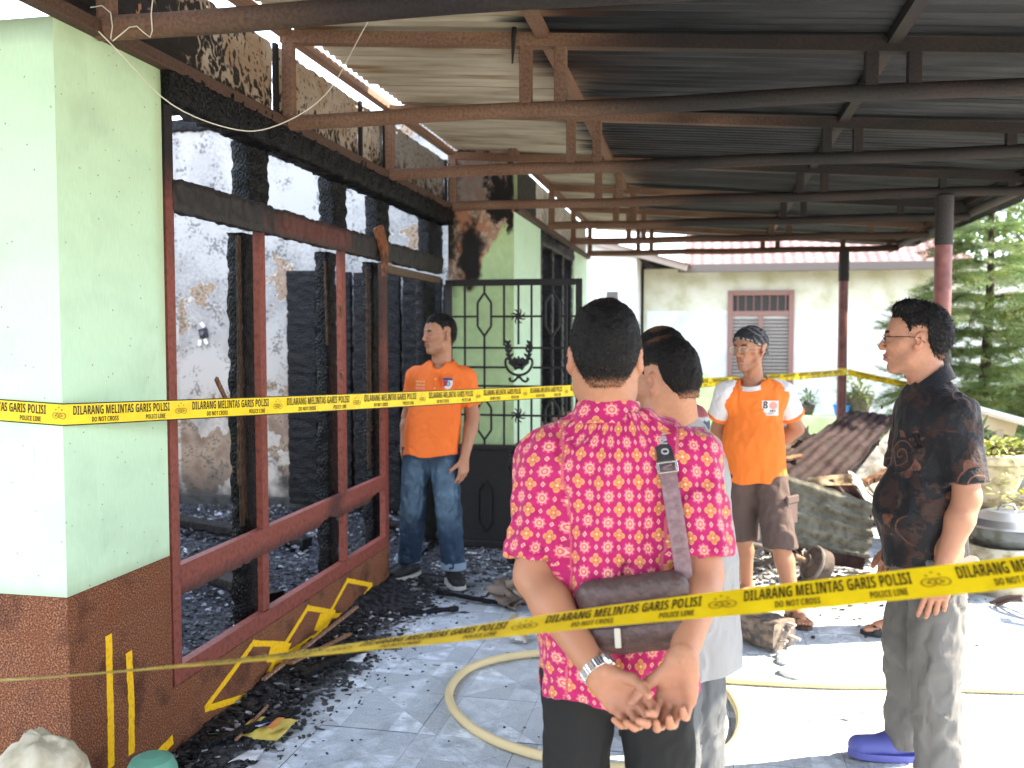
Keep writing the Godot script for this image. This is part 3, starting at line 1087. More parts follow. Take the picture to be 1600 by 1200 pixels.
	red_to_soot(g, func(p): return maxf(sstep(0.16, 0.02, absf(p.z + 4.52 + (p.y - 0.65) * 0.9)) * 0.7, sstep(0.625, 0.595, p.y + 0.02 * nz.get_noise_3dv(p * 6.0)) * 0.8))
	part("middle_rail", g, M.redpaint, fr)
	for zz in [-3.755, -4.685]:
		g = Geo.new()
		g.bar(Vector3(fx, 0.335, zz), Vector3(fx, 0.60, zz), 0.055, 0.03, Vector3.RIGHT, 0.004)
		g.col = Color.WHITE
		red_to_soot(g, func(p): return 0.1 + 0.2 * nz.get_noise_3dv(p))
		part("mullion", g, M.redpaint, fr)
		g = Geo.new()
		sliced(g, Vector3(fx, 0.706, zz), Vector3(fx, 2.0, zz), 0.055, 0.03, Vector3.RIGHT, 16)
		var far: bool = zz < -4.0
		red_to_soot(g, func(p): return sstep(1.9, 2.05, p.y) * 0.7 + (0.3 if far else 0.0) * sstep(0.9, 0.7, p.y) + 0.15 * nz.get_noise_3dv(p * 2.0))
		part("mullion", g, M.redpaint, fr)
	# upper rail, charred with a patch of paint left
	g = Geo.new()
	charred(g, Vector3(fx, 2.062, -3.06), Vector3(fx, 2.062, -6.58), 0.125, 0.05, Vector3.RIGHT, 130, 0.012, 0.4)
	for i in g.v.size():
		var p := g.v[i]
		var k := sstep(0.55, 0.35, absf(p.z + 4.35) + 0.2 * nz.get_noise_3dv(p * 2.0)) * sstep(0.04, -0.01, absf(p.y - 2.058) - 0.03)
		g.c[i] = Color(0.030, 0.026, 0.024).lerp(Color(0.13, 0.04, 0.03), k * 0.9)
	part("upper_rail", g, M.redpaint, fr)
	g = Geo.new()
	g.bar(Vector3(fx, 1.955, -5.36), Vector3(fx, 1.955, -6.55), 0.05, 0.04, Vector3.RIGHT, 0.004)
	for i in g.v.size(): g.c[i] = Color(0.11, 0.075, 0.05)
	part("door_lintel", g, M.redpaint, fr)
	# ---- charred studs and header
	var studs := [[-3.80, 0.125, 131], [-4.74, 0.13, 132], [-5.44, 0.14, 133], [-6.58, 0.28, 134]]
	for s in studs:
		g = Geo.new()
		charred(g, Vector3(WX - 0.125, 0.0, s[0]), Vector3(WX - 0.125, 2.0, s[0]), s[1], 0.075, Vector3.RIGHT, s[2], 0.016, 0.06)
		charred(g, Vector3(WX - 0.10, 2.12, s[0] - 0.05), Vector3(WX - 0.10, 2.40, s[0] - 0.05), s[1] + 0.05, 0.10, Vector3.RIGHT, s[2] + 7, 0.016, 0.075)
		part("charred_post", g, M.char_, h)
	g = Geo.new()
	charred(g, Vector3(WX - 0.02, 2.44, -3.0), Vector3(WX - 0.02, 2.44, -6.75), 0.13, 0.13, Vector3.RIGHT, 140, 0.02, 0.11)
	part("header_beam", g, M.char_, h)
	g = Geo.new()
	g.bar(Vector3(WX + 0.02, 2.508, -2.3), Vector3(WX + 0.02, 2.508, -6.75), 0.045, 0.05, Vector3.RIGHT, 0.004)
	for i in g.v.size(): g.c[i] = Color(0.10, 0.058, 0.04)
	part("ledge", g, M.steel, h)
	# splintered wood left on the posts
	for s in [[-3.70, 0.72, 1.98, 0.02], [-3.73, 0.75, 1.7, 0.016], [-5.27, 0.75, 1.96, 0.028], [-5.30, 1.1, 1.9, 0.014], [-3.68, 0.9, 1.4, 0.018], [-4.66, 1.5, 1.95, 0.012]]:
		g = Geo.new()
		var tone := rnd(0.10, 0.32)
		g.col = Color(tone, tone * 0.92, tone * 0.85)
		g.bar(Vector3(WX - 0.085, s[1], s[0]), Vector3(WX - 0.09 + rnd(-0.015, 0.015), s[2], s[0] + rnd(-0.02, 0.02)), s[3] * 1.3, 0.014, Vector3.RIGHT, 0.003)
		part("splinter", g, M.wood, h)
	for s in [[Vector3(WX - 0.06, 1.25, -3.56), Vector3(WX - 0.03, 1.38, -3.40)], [Vector3(WX - 0.09, 1.20, -3.12), Vector3(WX - 0.08, 1.34, -3.05)], [Vector3(WX - 0.02, 1.60, -4.70), Vector3(WX + 0.01, 1.72, -4.62)], [Vector3(WX - 0.02, 1.25, -4.72), Vector3(WX, 1.36, -4.64)]]:
		g = Geo.new()
		g.col = Color(0.55, 0.45, 0.4)
		g.bar(s[0], s[1], 0.02, 0.012, Vector3.RIGHT, 0.002)
		part("splinter", g, M.wood, h)
	g = Geo.new()
	g.col = Color(0.62, 0.4, 0.28)
	g.bar(Vector3(WX + 0.01, 2.19, -5.20), Vector3(WX + 0.035, 2.04, -5.24), 0.11, 0.03, Vector3.RIGHT, 0.006)
	g.col = Color(0.5, 0.36, 0.3)
	g.bar(Vector3(WX + 0.035, 2.06, -5.20), Vector3(WX + 0.04, 1.90, -5.21), 0.03, 0.02, Vector3.RIGHT, 0.004)
	g.bar(Vector3(WX + 0.035, 2.06, -5.27), Vector3(WX + 0.03, 1.93, -5.27), 0.035, 0.02, Vector3.RIGHT, 0.004)
	part("torn_wood", g, M.wood, h)
	# ---- fascia boards above the header, blistered
	var bounds := [-2.36, -3.93, -4.98, -5.385, -6.74]
	for i in 4:
		var z0: float = bounds[i]
		var z1: float = bounds[i + 1] + 0.02
		g = Geo.new()
		var rr := []
		var uu := []
		var bz := fnl(150 + i, 9.0, FastNoiseLite.TYPE_SIMPLEX_SMOOTH, 3)
		for a in 9:
			var row := PackedVector3Array()
			var ur := PackedVector2Array()
			for b in 41:
				var y := 2.53 + 0.325 * a / 8.0
				var z := lerpf(z0, z1, b / 40.0)
				if a == 8: y += 0.012 * bz.get_noise_1d(z * 2.0)
				row.append(Vector3(WX - 0.02 + 0.008 * bz.get_noise_2d(y * 1.4, z), y, z))
				ur.append(Vector2((-2.36 - z) / 4.38, 1.0 - a / 8.0))
			rr.append(row)
			uu.append(ur)
		g.sheet(rr, 0.008, uu)
		part("fascia_board", g, M.fascia, h)
	for z in bounds:
		g = Geo.new()
		g.col = SOOT * 1.3
		g.bar(Vector3(WX - 0.012, 2.53, z), Vector3(WX - 0.012, 2.86, z), 0.03, 0.02, Vector3.RIGHT, 0.002)
		part("batten", g, M.steel, h)
	# ---- corner wall behind the gate, burnt above
	g = Geo.new()
	g.quad(Vector3(WX, 0, -6.753), Vector3(-1.381, 0, -6.753), Vector3(-1.381, 2.87, -6.753), Vector3(WX, 2.87, -6.753), Vector3.BACK, Vector2(0, 1), Vector2(1, 1), Vector2(1, 0), Vector2(0, 0))
	g.quad(Vector3(WX, 0, -6.9), Vector3(-1.385, 0, -6.9), Vector3(-1.385, 2.87, -6.9), Vector3(WX, 2.87, -6.9), Vector3.FORWARD)
	g.quad(Vector3(WX, 2.87, -6.9), Vector3(-1.381, 2.87, -6.9), Vector3(-1.381, 2.87, -6.753), Vector3(WX, 2.87, -6.753), Vector3.UP)
	g.quad(Vector3(WX, 0, -6.9), Vector3(WX, 0, -6.753), Vector3(WX, 2.87, -6.753), Vector3(WX, 2.87, -6.9), Vector3.LEFT, Vector2(0.02, 0.4), Vector2(0.03, 0.4), Vector2(0.03, 0.1), Vector2(0.02, 0.1))
	part("corner_wall", g, M.burntwall, h)
	g = Geo.new()
	slab(g, WX - 0.02, -1.378, 0.0, 0.74, -6.748, -6.76, 0.002)
	part("corner_dado", g, M.dado, h)
	# pink capping where the wall runs out above
	g = Geo.new()
	var lo := fnl(160, 6.0)
	var cr := []
	for i in 24:
		var row := PackedVector3Array()
		for k in 7:
			var an := PI * k / 6.0
			var x := lerpf(WX - 0.02, -1.40, i / 23.0)
			row.append(Vector3(x, 2.89 + 0.045 * sin(an) + 0.01 * lo.get_noise_1d(x * 5.0), -6.80 + 0.06 * cos(an)))
		cr.append(row)
	g.sheet(cr)
	g.orient(Vector3(0, 0.8, 0.3))
	for i in g.v.size():
		g.c[i] = Color(0.62, 0.44, 0.43) if lo.get_noise_3dv(g.v[i] * 2.0) < 0.25 else Color(0.08, 0.05, 0.05)
	part("capping", g, M.plain, h)
	# ---- side wall stepping forward, with a second burnt window
	g = Geo.new()
	slab(g, -1.55, -1.381, 0.74, 2.47, -7.9, -6.755, 0.004)
	part("side_pier", g, M.mint, h)
	g = Geo.new()
	slab(g, -1.55, -1.381, 0.74, 2.47, -11.15, -10.0, 0.004)
	part("side_pier", g, M.mint, h)
	g = Geo.new()
	slab(g, -1.56, -1.377, 0.0, 0.74, -11.15, -6.757, 0.003)
	part("side_dado", g, M.dado, h)
	g = Geo.new()
	charred(g, Vector3(-1.44, 2.41, -7.9), Vector3(-1.44, 2.41, -10.0), 0.12, 0.12, Vector3.RIGHT, 170, 0.014)
	part("side_header", g, M.char_, h)
	for i in 4:
		g = Geo.new()
		var z := -7.98 - 0.64 * i
		charred(g, Vector3(-1.45, 0.75, z), Vector3(-1.45, 2.36, z), 0.13, 0.12, Vector3.RIGHT, 171 + i, 0.014)
		part("charred_jamb", g, M.char_, h)
	for i in 9:
		g = Geo.new()
		var tone := rnd(0.35, 1.0)
		g.col = Color(tone, tone * 0.86, tone * 0.8)
		var z := -8.08 - 0.21 * i
		g.bar(Vector3(-1.50, 0.76, z), Vector3(-1.50, rnd(1.75, 1.95), z + rnd(-0.02, 0.02)), 0.075, 0.02, Vector3.RIGHT, 0.003)
		part("burnt_slat", g, M.wood, h)
	for s in [[-6.95, -7.75], [-7.77, -9.2], [-9.22, -11.15]]:
		g = Geo.new()
		var tone: float = 0.08 if s[0] > -7.0 else 1.0
		g.col = Color(0.62, 0.58, 0.56) * tone
		g.col.a = 1.0
		slab(g, -1.42, -1.395, 2.50, 2.85, s[1], s[0], 0.003)
		part("side_fascia", g, M.pot, h)
	g = Geo.new()
	g.bar(Vector3(-1.365, 2.488, -6.76), Vector3(-1.365, 2.488, -11.15), 0.045, 0.05, Vector3.RIGHT, 0.004)
	for i in g.v.size(): g.c[i] = Color(0.09, 0.05, 0.035)
	part("side_ledge", g, M.steel, h)
	# ---- inside: back wall, its charred plate, far side wall, board partition
	g = Geo.new()
	g.quad(Vector3(-6.3, 0, -7.572), Vector3(-1.56, 0, -7.572), Vector3(-1.56, 3.36, -7.572), Vector3(-6.3, 3.36, -7.572), Vector3.BACK, Vector2(-0.42, 1), Vector2(0.765, 1), Vector2(0.765, 0.0), Vector2(-0.42, 0.0))
	g.quad(Vector3(-6.3, 0, -7.72), Vector3(-1.56, 0, -7.72), Vector3(-1.56, 3.36, -7.72), Vector3(-6.3, 3.36, -7.72), Vector3.FORWARD)
	g.quad(Vector3(-6.3, 3.36, -7.72), Vector3(-1.56, 3.36, -7.72), Vector3(-1.56, 3.36, -7.572), Vector3(-6.3, 3.36, -7.572), Vector3.UP)
	part("inner_back_wall", g, M.inwall, h)
	g = Geo.new()
	g.quad(Vector3(-6.3, 0, -7.57), Vector3(-6.3, 0, -2.5), Vector3(-6.3, 3.3, -2.5), Vector3(-6.3, 3.3, -7.57), Vector3.RIGHT)
	g.quad(Vector3(-6.45, 0, -7.57), Vector3(-6.45, 0, -2.5), Vector3(-6.45, 3.3, -2.5), Vector3(-6.45, 3.3, -7.57), Vector3.LEFT)
	part("inner_side_wall", g, M.inwall, h)
	g = Geo.new()
	charred(g, Vector3(-6.3, 3.42, -7.60), Vector3(-3.2, 3.40, -7.60), 0.09, 0.11, Vector3.UP, 180, 0.02, 0.2)
	part("wall_plate", g, M.char_, h)
	g = Geo.new()
	g.col = Color(0.05, 0.05, 0.05)
	slab(g, -6.3, -1.9, 0.0, 0.13, -7.56, -7.50, 0.004)
	part("skirting", g, M.pot, h)
	# junction box burnt out of the plaster
	g = Geo.new()
	g.col = Color(0.03, 0.03, 0.033)
	var jb := atjb()
	g.box(Transform3D(Basis(Vector3.BACK, 0.2), jb), Vector3(0.085, 0.085, 0.02), 0.006)
	g.col = Color(0.1, 0.1, 0.11)
	g.tube(PackedVector3Array([jb + Vector3(0, 0, 0.0), jb + Vector3(0, 0, 0.03)]), 0.02, 10)
	part("junction_box", g, M.plain, h)
	g = Geo.new()
	g.col = Color(0.72, 0.72, 0.7)
	for s in [Vector3(0.03, -0.075, 0.012), Vector3(-0.03, -0.085, 0.012), Vector3(0.0, 0.075, 0.012)]:
		g = Geo.new()
		g.col = Color(0.72, 0.72, 0.7)
		g.box(Transform3D(Basis(Vector3.BACK, rnd(-1, 1)), jb + s), Vector3(0.03, 0.05, 0.004), 0.001)
		part("plaster_flake", g, M.plain, h)
	var px := -3.48
	var wid := [0.29, 0.16, 0.15, 0.27, 0.16, 0.19]
	for i in 6:
		g = Geo.new()
		var w: float = wid[i]
		charred(g, Vector3(px + w * 0.5, 0.10 if i else 0.12, -7.36), Vector3(px + w * 0.5, 2.10 - 0.008 * i, -7.36), w - 0.022, 0.06, Vector3.BACK, 190 + i, 0.014, 0.042)
		for k in g.c.size(): g.c[k] = Color(1.25, 1.25, 1.3)
		part("partition_board", g, M.char_, h)
		px += w
	# foot of the partition: leaning dark boards by the doorway
	for i in 3:
		g = Geo.new()
		charred(g, Vector3(-2.2 + 0.17 * i, 0.05, -7.2), Vector3(-2.2 + 0.17 * i, 2.02 - 0.05 * i, -7.42), 0.16, 0.035, Vector3.BACK, 200 + i, 0.008, 0.07)
		for k in g.c.size(): g.c[k] = Color(0.6, 0.6, 0.64)
		part("leaning_board", g, M.char_, h)

func atjb() -> Vector3:
	return Vector3(-4.37, 1.575, -7.555)

# yellow marker paint on the brown dado (a few mm of paint on the wall plane x = -1.884)
func paint_lines(h: Node) -> void:
	var px := -1.8785
	var stroke := func(pts: Array, w: float) -> void:
		var g := Geo.new()
		var nz := fnl(205, 30.0, FastNoiseLite.TYPE_SIMPLEX_SMOOTH, 2)
		for i in pts.size() - 1:
			var a := Vector3(px, pts[i].y, pts[i].x)
			var b := Vector3(px, pts[i + 1].y, pts[i + 1].x)
			var d := (b - a).normalized()
			var s := d.cross(Vector3.RIGHT)
			var e := d * w * 0.5
			a -= e if i > 0 else Vector3.ZERO
			b += e if i < pts.size() - 2 else Vector3.ZERO
			var m := maxi(3, int(a.distance_to(b) / 0.02))
			for k in m:
				var p := a.lerp(b, float(k) / m)
				var q := a.lerp(b, float(k + 1) / m)
				var o := Vector3.RIGHT * (0.0004 * i)
				var wp := w * 0.5 * (1.0 + 0.22 * nz.get_noise_3dv(p))
				var wq := w * 0.5 * (1.0 + 0.22 * nz.get_noise_3dv(q))
				var wp2 := w * 0.5 * (1.0 + 0.22 * nz.get_noise_3dv(p * 1.7))
				var wq2 := w * 0.5 * (1.0 + 0.22 * nz.get_noise_3dv(q * 1.7))
				g.quad(p - s * wp + o, q - s * wq + o, q + s * wq2 + o, p + s * wp2 + o, Vector3.RIGHT)
		part("yellow_paint_line", g, M.paint_yellow, h)
	stroke.call(LINES_A, 0.034)
	stroke.call(LINES_B, 0.034)
	stroke.call(LINES_C, 0.04)
	stroke.call(LINES_D, 0.026)
	stroke.call(LINES_E, 0.026)
	stroke.call(LINES_F, 0.026)
	for l in [LINES_G, LINES_H]:
		var g := Geo.new()
		for k in range(1, l.size() - 1):
			g.face(Vector3(px + 0.0015, l[0].y, l[0].x), Vector3(px + 0.0015, l[k].y, l[k].x), Vector3(px + 0.0015, l[k + 1].y, l[k + 1].x), Vector3.RIGHT)
		part("yellow_paint_blot", g, M.paint_yellow, h)
const LINES_A := [Vector2(-2.634, 0.583), Vector2(-2.636, 0.354), Vector2(-2.632, 0.145)]
const LINES_B := [Vector2(-2.740, 0.492), Vector2(-2.748, 0.310), Vector2(-2.742, 0.140)]
const LINES_C := [Vector2(-2.878, 0.064), Vector2(-2.991, 0.083)]
const LINES_D := [Vector2(-3.212, 0.106), Vector2(-3.613, 0.234), Vector2(-3.921, 0.127), Vector2(-3.617, 0.012), Vector2(-3.212, 0.106)]
const LINES_E := [Vector2(-3.802, 0.084), Vector2(-4.171, 0.225), Vector2(-4.497, 0.106), Vector2(-4.274, 0.059), Vector2(-3.802, 0.084)]
const LINES_F := [Vector2(-4.421, 0.112), Vector2(-4.687, 0.226), Vector2(-5.050, 0.105), Vector2(-4.738, 0.017), Vector2(-4.421, 0.112)]
const LINES_G := [Vector2(-3.786, 0.183), Vector2(-3.981, 0.113), Vector2(-3.879, 0.057), Vector2(-3.722, 0.112)]
const LINES_H := [Vector2(-4.316, 0.156), Vector2(-4.479, 0.101), Vector2(-4.378, 0.039), Vector2(-4.236, 0.093)]

# ---------------------------------------------------------------- carport
func roof_y(x: float) -> float:
	return 2.945 - 0.076 * (x + 1.884)

var steel_noise: FastNoiseLite

func steel_tone(g: Geo, old_paint := Color(0.022, 0.021, 0.023)) -> void:
	for i in g.v.size():
		var p := g.v[i]
		var a := steel_noise.get_noise_3d(p.x * 0.8, p.y * 2.0, p.z * 0.5)
		var b := steel_noise.get_noise_3d(p.x * 7.0, p.y * 7.0, p.z * 7.0)
		var rust := Color(0.20, 0.105, 0.066).lerp(Color(0.30, 0.185, 0.125), clampf(0.5 + b, 0, 1))
		var dark := old_paint.lerp(Color(0.05, 0.035, 0.03), clampf(0.3 + b, 0, 1))
		# the end of the fire side: rust; the rest keeps sooty paint; far end rusty again
		var k := sstep(-0.75, 0.15, p.x + 0.7 * a + 0.22 * (p.z + 4.5) * 0.5)
		if p.z > -3.2: k = sstep(-2.2, -1.2, p.x + 0.5 * a) * 0.85
		if p.z < -9.0: k *= 0.45
		if p.y < 2.56: k = clampf(k + 0.35 * sstep(-1.3, -0.6, p.x + 0.6 * a), 0.0, 1.0)
		g.c[i] = rust.lerp(dark, k)

func carport() -> void:
	steel_noise = fnl(210, 1.0, FastNoiseLite.TYPE_SIMPLEX_SMOOTH, 4)
	var c := Node3D.new()
	c.name = "carport"
	add_child(c)
	tag(c, "steel carport with rusty trusses and sooty corrugated roof along the house", "carport")
	var zs := [1.4, 0.05, -1.3, -2.65, -3.96, -5.335, -6.753, -8.12, -9.5, -10.9]
	for i in zs.size():
		var z: float = zs[i]
		var x0 := -1.875 if z > -6.8 else -1.35
		var g := Geo.new()
		# bottom chord: pipe, nearly level; top chord: square tube following the roof
		var pts := PackedVector3Array()
		for k in 25:
			pts.append(Vector3(lerpf(x0, 2.08, k / 24.0), 2.515 + 0.004 * sin(k * 0.7 + i), z))
		g.tube(pts, 0.034 if i > 3 else 0.038, 12, 1.0, Vector3.UP)
		steel_tone(g)
		var tr := part("truss", g, M.steel, c)
		g = Geo.new()
		for k in 24:
			var xa := lerpf(x0, 2.3, k / 24.0)
			var xb := lerpf(x0, 2.3, (k + 1) / 24.0)
			g.bar(Vector3(xa, roof_y(xa) - 0.052, z), Vector3(xb, roof_y(xb) - 0.052, z), 0.055, 0.055, Vector3.UP, 0.0)
		steel_tone(g)
		part("top_chord", g, M.steel, tr)
		var st := [x0 + 0.03, -0.757, -0.607, 0.64, 0.80, 1.56, 1.98] if i < 9 else [x0 + 0.03, -0.757, -0.607, 0.64, 0.80, 1.50, 1.98]
		for x in st:
			g = Geo.new()
			g.bar(Vector3(x, 2.515, z), Vector3(x, roof_y(x) - 0.075, z), 0.052, 0.045, Vector3.BACK, 0.004)
			steel_tone(g)
			part("strut", g, M.steel, tr)
	# purlins along the house
	for pr in [[-1.86, 0.05, -2.3, -6.9], [-1.36, 0.05, -6.6, -11.2], [-0.68, 0.05, 2.6, -11.4], [0.72, 0.05, 2.6, -11.4], [2.06, 0.055, 2.6, -11.5]]:
		var g := Geo.new()
		var x: float = pr[0]
		var m := 16
		for k in m:
			var za := lerpf(pr[2], pr[3], float(k) / m)
			var zb := lerpf(pr[2], pr[3], float(k + 1) / m)
			g.bar(Vector3(x, roof_y(x) - 0.03, za), Vector3(x, roof_y(x) - 0.03, zb), pr[1], 0.04, Vector3.UP, 0.0)
		steel_tone(g)
		part("purlin", g, M.steel, c)
	# edge beam under the eave
	var eb := Geo.new()
	eb.col = Color(0.10, 0.09, 0.085)
	eb.tube(PackedVector3Array([Vector3(2.10, 2.545, 2.6), Vector3(2.10, 2.545, -6.0), Vector3(2.10, 2.545, -11.45)]), 0.035, 10)
	part("edge_beam", eb, M.steel, c)
	# corrugated sheets, ridges running down the slope
	var sheets := 19
	for i in sheets:
		var g := Geo.new()
		var z0 := 2.725 - 0.765 * i
		var z1 := z0 - 0.80
		var lift := 0.003 * (i % 2)
		var rows := []
		var uv := []
		var nzp := 84
		var left := -1.83 + rnd(-0.02, 0.05)
		if z0 < -6.6: left = -1.36
		var right := 2.44 + rnd(-0.012, 0.012)
		for k in nzp + 1:
			var z := lerpf(z0, z1, float(k) / nzp)
			var row := PackedVector3Array()
			var ur := PackedVector2Array()
			for a in 15:
				var x := lerpf(left, right, a / 14.0)
				var y := roof_y(x) + lift + 0.0095 * cos(TAU * z / 0.0762) + 0.004 * steel_noise.get_noise_2d(x * 1.5, z * 1.2)
				row.append(Vector3(x, y, z))
				ur.append(Vector2((x + 1.9) / 4.4, (-z + 0.6) / 13.0))
			rows.append(row)
			uv.append(ur)
		g.sheet(rows, 0.0, uv)
		g.orient(Vector3.DOWN)
		part("roof_sheet", g, M.roof, c)
	# posts
	for p in [Vector3(1.575, 0, -6.753), Vector3(1.515, 0, -10.9), Vector3(1.575, 0, -2.2), Vector3(1.575, 0, 1.4)]:
		var g := Geo.new()
		g.tube(PackedVector3Array([p, p + Vector3(0, 1.2, 0), p + Vector3(0, 2.49, 0)]), 0.052 if p.z < -8 else 0.056, 20, 1.0, Vector3.RIGHT)
		var ps := part("post", g, M.post, c)
		g = Geo.new()
		g.col = Color(0.28, 0.27, 0.26)
		g.box(Transform3D(Basis(), p + Vector3(0, 0.03, 0)), Vector3(0.3, 0.10, 0.3), 0.012)
		part("footing", g, M.ground, ps)
		g = Geo.new()
		g.col = Color(0.05, 0.045, 0.045)
		g.tube(PackedVector3Array([p + Vector3(0, 2.16, 0), p + Vector3(0, 2.491, 0)]), 0.0575, 20, 1.0, Vector3.RIGHT, false)
		part("sooty_top", g, M.steel, ps)
	# charred hook on the second truss
	var hk := Geo.new()
	hk.col = Color(0.02, 0.02, 0.02)
	hk.tube(PackedVector3Array([Vector3(-0.80, 2.85, -3.92), Vector3(-0.80, 2.80, -3.90), Vector3(-0.805, 2.70, -3.905)]), [0.012, 0.010, 0.004], 6)
	part("burnt_hook", hk, M.plain, c)
	# hanging wire
	var w := Geo.new()
	w.col = Color(0.62, 0.57, 0.48)
	var pts := PackedVector3Array()
	for k in 33:
		var t := k / 32.0
		var p := Vector3(-1.87, 2.53, -2.56).lerp(Vector3(-1.28, 2.92, -3.62), t)
		p.y -= 0.62 * 4.0 * t * (1.0 - t) * (0.62 + 0.2 * t)
		p.x += 0.012 * sin(t * 19.0)
		pts.append(p)
	w.tube(pts, 0.0022, 6)
	tag(part("hanging_wire", w, M.plain), "thin pale wire sagging from the pillar top to the roof", "wire")
	w = Geo.new()
	w.col = Color(0.62, 0.57, 0.48)
	pts = PackedVector3Array()
	for k in 15:
		var t := k / 14.0
		pts.append(Vector3(-1.86 + 0.25 * t + 0.02 * sin(t * 12.0), 2.56 - 0.09 * sin(t * PI) + 0.03 * sin(t * 15.0), -2.60 + 0.01 * cos(t * 20.0)))
	w.tube(pts, 0.002, 5)
	tag(part("hanging_wire", w, M.plain), "short kinked wire twisted round the nearest roof pipe", "wire")
	gate()

# ---------------------------------------------------------------- wrought iron gate leaf, swung open against the corner
func gate() -> void:
	var at := Vector3(-1.835, 0, -6.52)
	var o := thing("iron_gate", "black wrought iron gate leaf with scrolls in front of burnt corner", "gate", at)
	var W := 0.99
	var H := 1.955
	var g := Geo.new()
	g.bar(Vector3(0.02, 0.02, 0), Vector3(0.02, H, 0), 0.045, 0.03, Vector3.BACK, 0.003)
	g.bar(Vector3(W - 0.02, 0.02, 0), Vector3(W - 0.02, H, 0), 0.045, 0.03, Vector3.BACK, 0.003)
	g.bar(Vector3(0.045, H - 0.022, 0), Vector3(W - 0.045, H - 0.022, 0), 0.045, 0.029, Vector3.BACK, 0.003)
	g.bar(Vector3(0.045, 0.04, 0), Vector3(W - 0.045, 0.04, 0), 0.045, 0.029, Vector3.BACK, 0.003)
	g.bar(Vector3(0.045, 0.745, 0), Vector3(W - 0.045, 0.745, 0), 0.035, 0.028, Vector3.BACK, 0.003)
	part("frame", g, M.iron, o)
	g = Geo.new()
	g.box(Transform3D(Basis(), Vector3(W * 0.5, 0.395, 0)), Vector3(W - 0.09, 0.66, 0.006), 0.001)
	part("kick_panel", g, M.iron, o)
	var bar := func(a: Vector2, b: Vector2, r := 0.0075) -> void:
		var q := Geo.new()
		q.bar(Vector3(a.x, a.y, 0), Vector3(b.x, b.y, 0), r * 2.0, r * 1.8, Vector3.BACK, 0.0015)
		part("bar", q, M.iron, o)
	# uprights
	for x in [0.14, 0.43, 0.535, 0.63, 0.88]:
		if x == 0.535 or x == 0.43 or x == 0.63:
			bar.call(Vector2(x, 1.48 if x != 0.535 else 1.49), Vector2(x, 1.93))
			bar.call(Vector2(x, 0.76), Vector2(x, 1.17))
		else:
			bar.call(Vector2(x, 0.76), Vector2(x, 1.93))
	for y in [1.69, 1.465]:
		bar.call(Vector2(0.045, y), Vector2(0.24, y))
		bar.call(Vector2(0.34, y), Vector2(0.73, y)) if y > 1.6 else bar.call(Vector2(0.24, y), Vector2(0.73, y))
		bar.call(Vector2(0.83, y), Vector2(0.95, y)) if y > 1.6 else bar.call(Vector2(0.73, y), Vector2(0.95, y))
	for y in [1.325, 1.19, 0.98]:
		bar.call(Vector2(0.045, y), Vector2(0.44 if y > 1.3 else 0.95, y))
		if y > 1.3: bar.call(Vector2(0.64, y), Vector2(0.95, y))
	# long hexagons
	for cx in [0.285, 0.78]:
		for s in [[1.86, 1.55, 0.05], [1.10, 0.80, 0.05]]:
			var q := Geo.new()
			var pts := [Vector2(cx, s[0]), Vector2(cx + s[2], s[0] - 0.07), Vector2(cx + s[2], s[1] + 0.07), Vector2(cx, s[1]), Vector2(cx - s[2], s[1] + 0.07), Vector2(cx - s[2], s[0] - 0.07), Vector2(cx, s[0])]
			for k in 6:
				q.bar(Vector3(pts[k].x, pts[k].y, 0.001), Vector3(pts[k + 1].x, pts[k + 1].y, 0.001), 0.015, 0.014, Vector3.BACK, 0.0015)
			part("hexagon", q, M.iron, o)
		bar.call(Vector2(cx, 1.86), Vector2(cx, 1.93))
		bar.call(Vector2(cx, 1.55), Vector2(cx, 1.10))
		bar.call(Vector2(cx, 0.80), Vector2(cx, 0.76))
	# star flowers at crossings
	for cpt in [Vector2(0.535, 1.69), Vector2(0.535, 0.98)]:
		var q := Geo.new()
		for k in 8:
			var a := TAU * k / 8.0
			var pp := PackedVector3Array()
			for j in 5:
				var t := j / 4.0
				pp.append(Vector3(cpt.x + cos(a + 0.5 * t * t) * 0.056 * t, cpt.y + sin(a + 0.5 * t * t) * 0.056 * t, 0.012 - 0.004 * t))
			q.tube(pp, [0.008, 0.008, 0.006, 0.005, 0.003], 6)
		q.ball(Transform3D(Basis(), Vector3(cpt.x, cpt.y, 0.012)), Vector3(0.017, 0.017, 0.012), 10, 6)
		part("star_flower", q, M.iron, o)
	# central scroll: two leafy horns over crossing volutes
	scroll(o, Vector2(0.54, 1.365), 1.12)
	scroll(o, Vector2(0.54, 0.60), 0.95)
	# bars repeated below, in front of the kick panel
	for x in [0.285, 0.78]:
		var q := Geo.new()
		var pts := [Vector2(x, 0.50), Vector2(x + 0.05, 0.43), Vector2(x + 0.05, 0.2), Vector2(x, 0.13), Vector2(x - 0.05, 0.2), Vector2(x - 0.05, 0.43), Vector2(x, 0.50)]
		for k in 6:
			q.bar(Vector3(pts[k].x, pts[k].y, 0.012), Vector3(pts[k + 1].x, pts[k + 1].y, 0.012), 0.015, 0.014, Vector3.BACK, 0.0015)
		part("hexagon", q, M.iron, o)

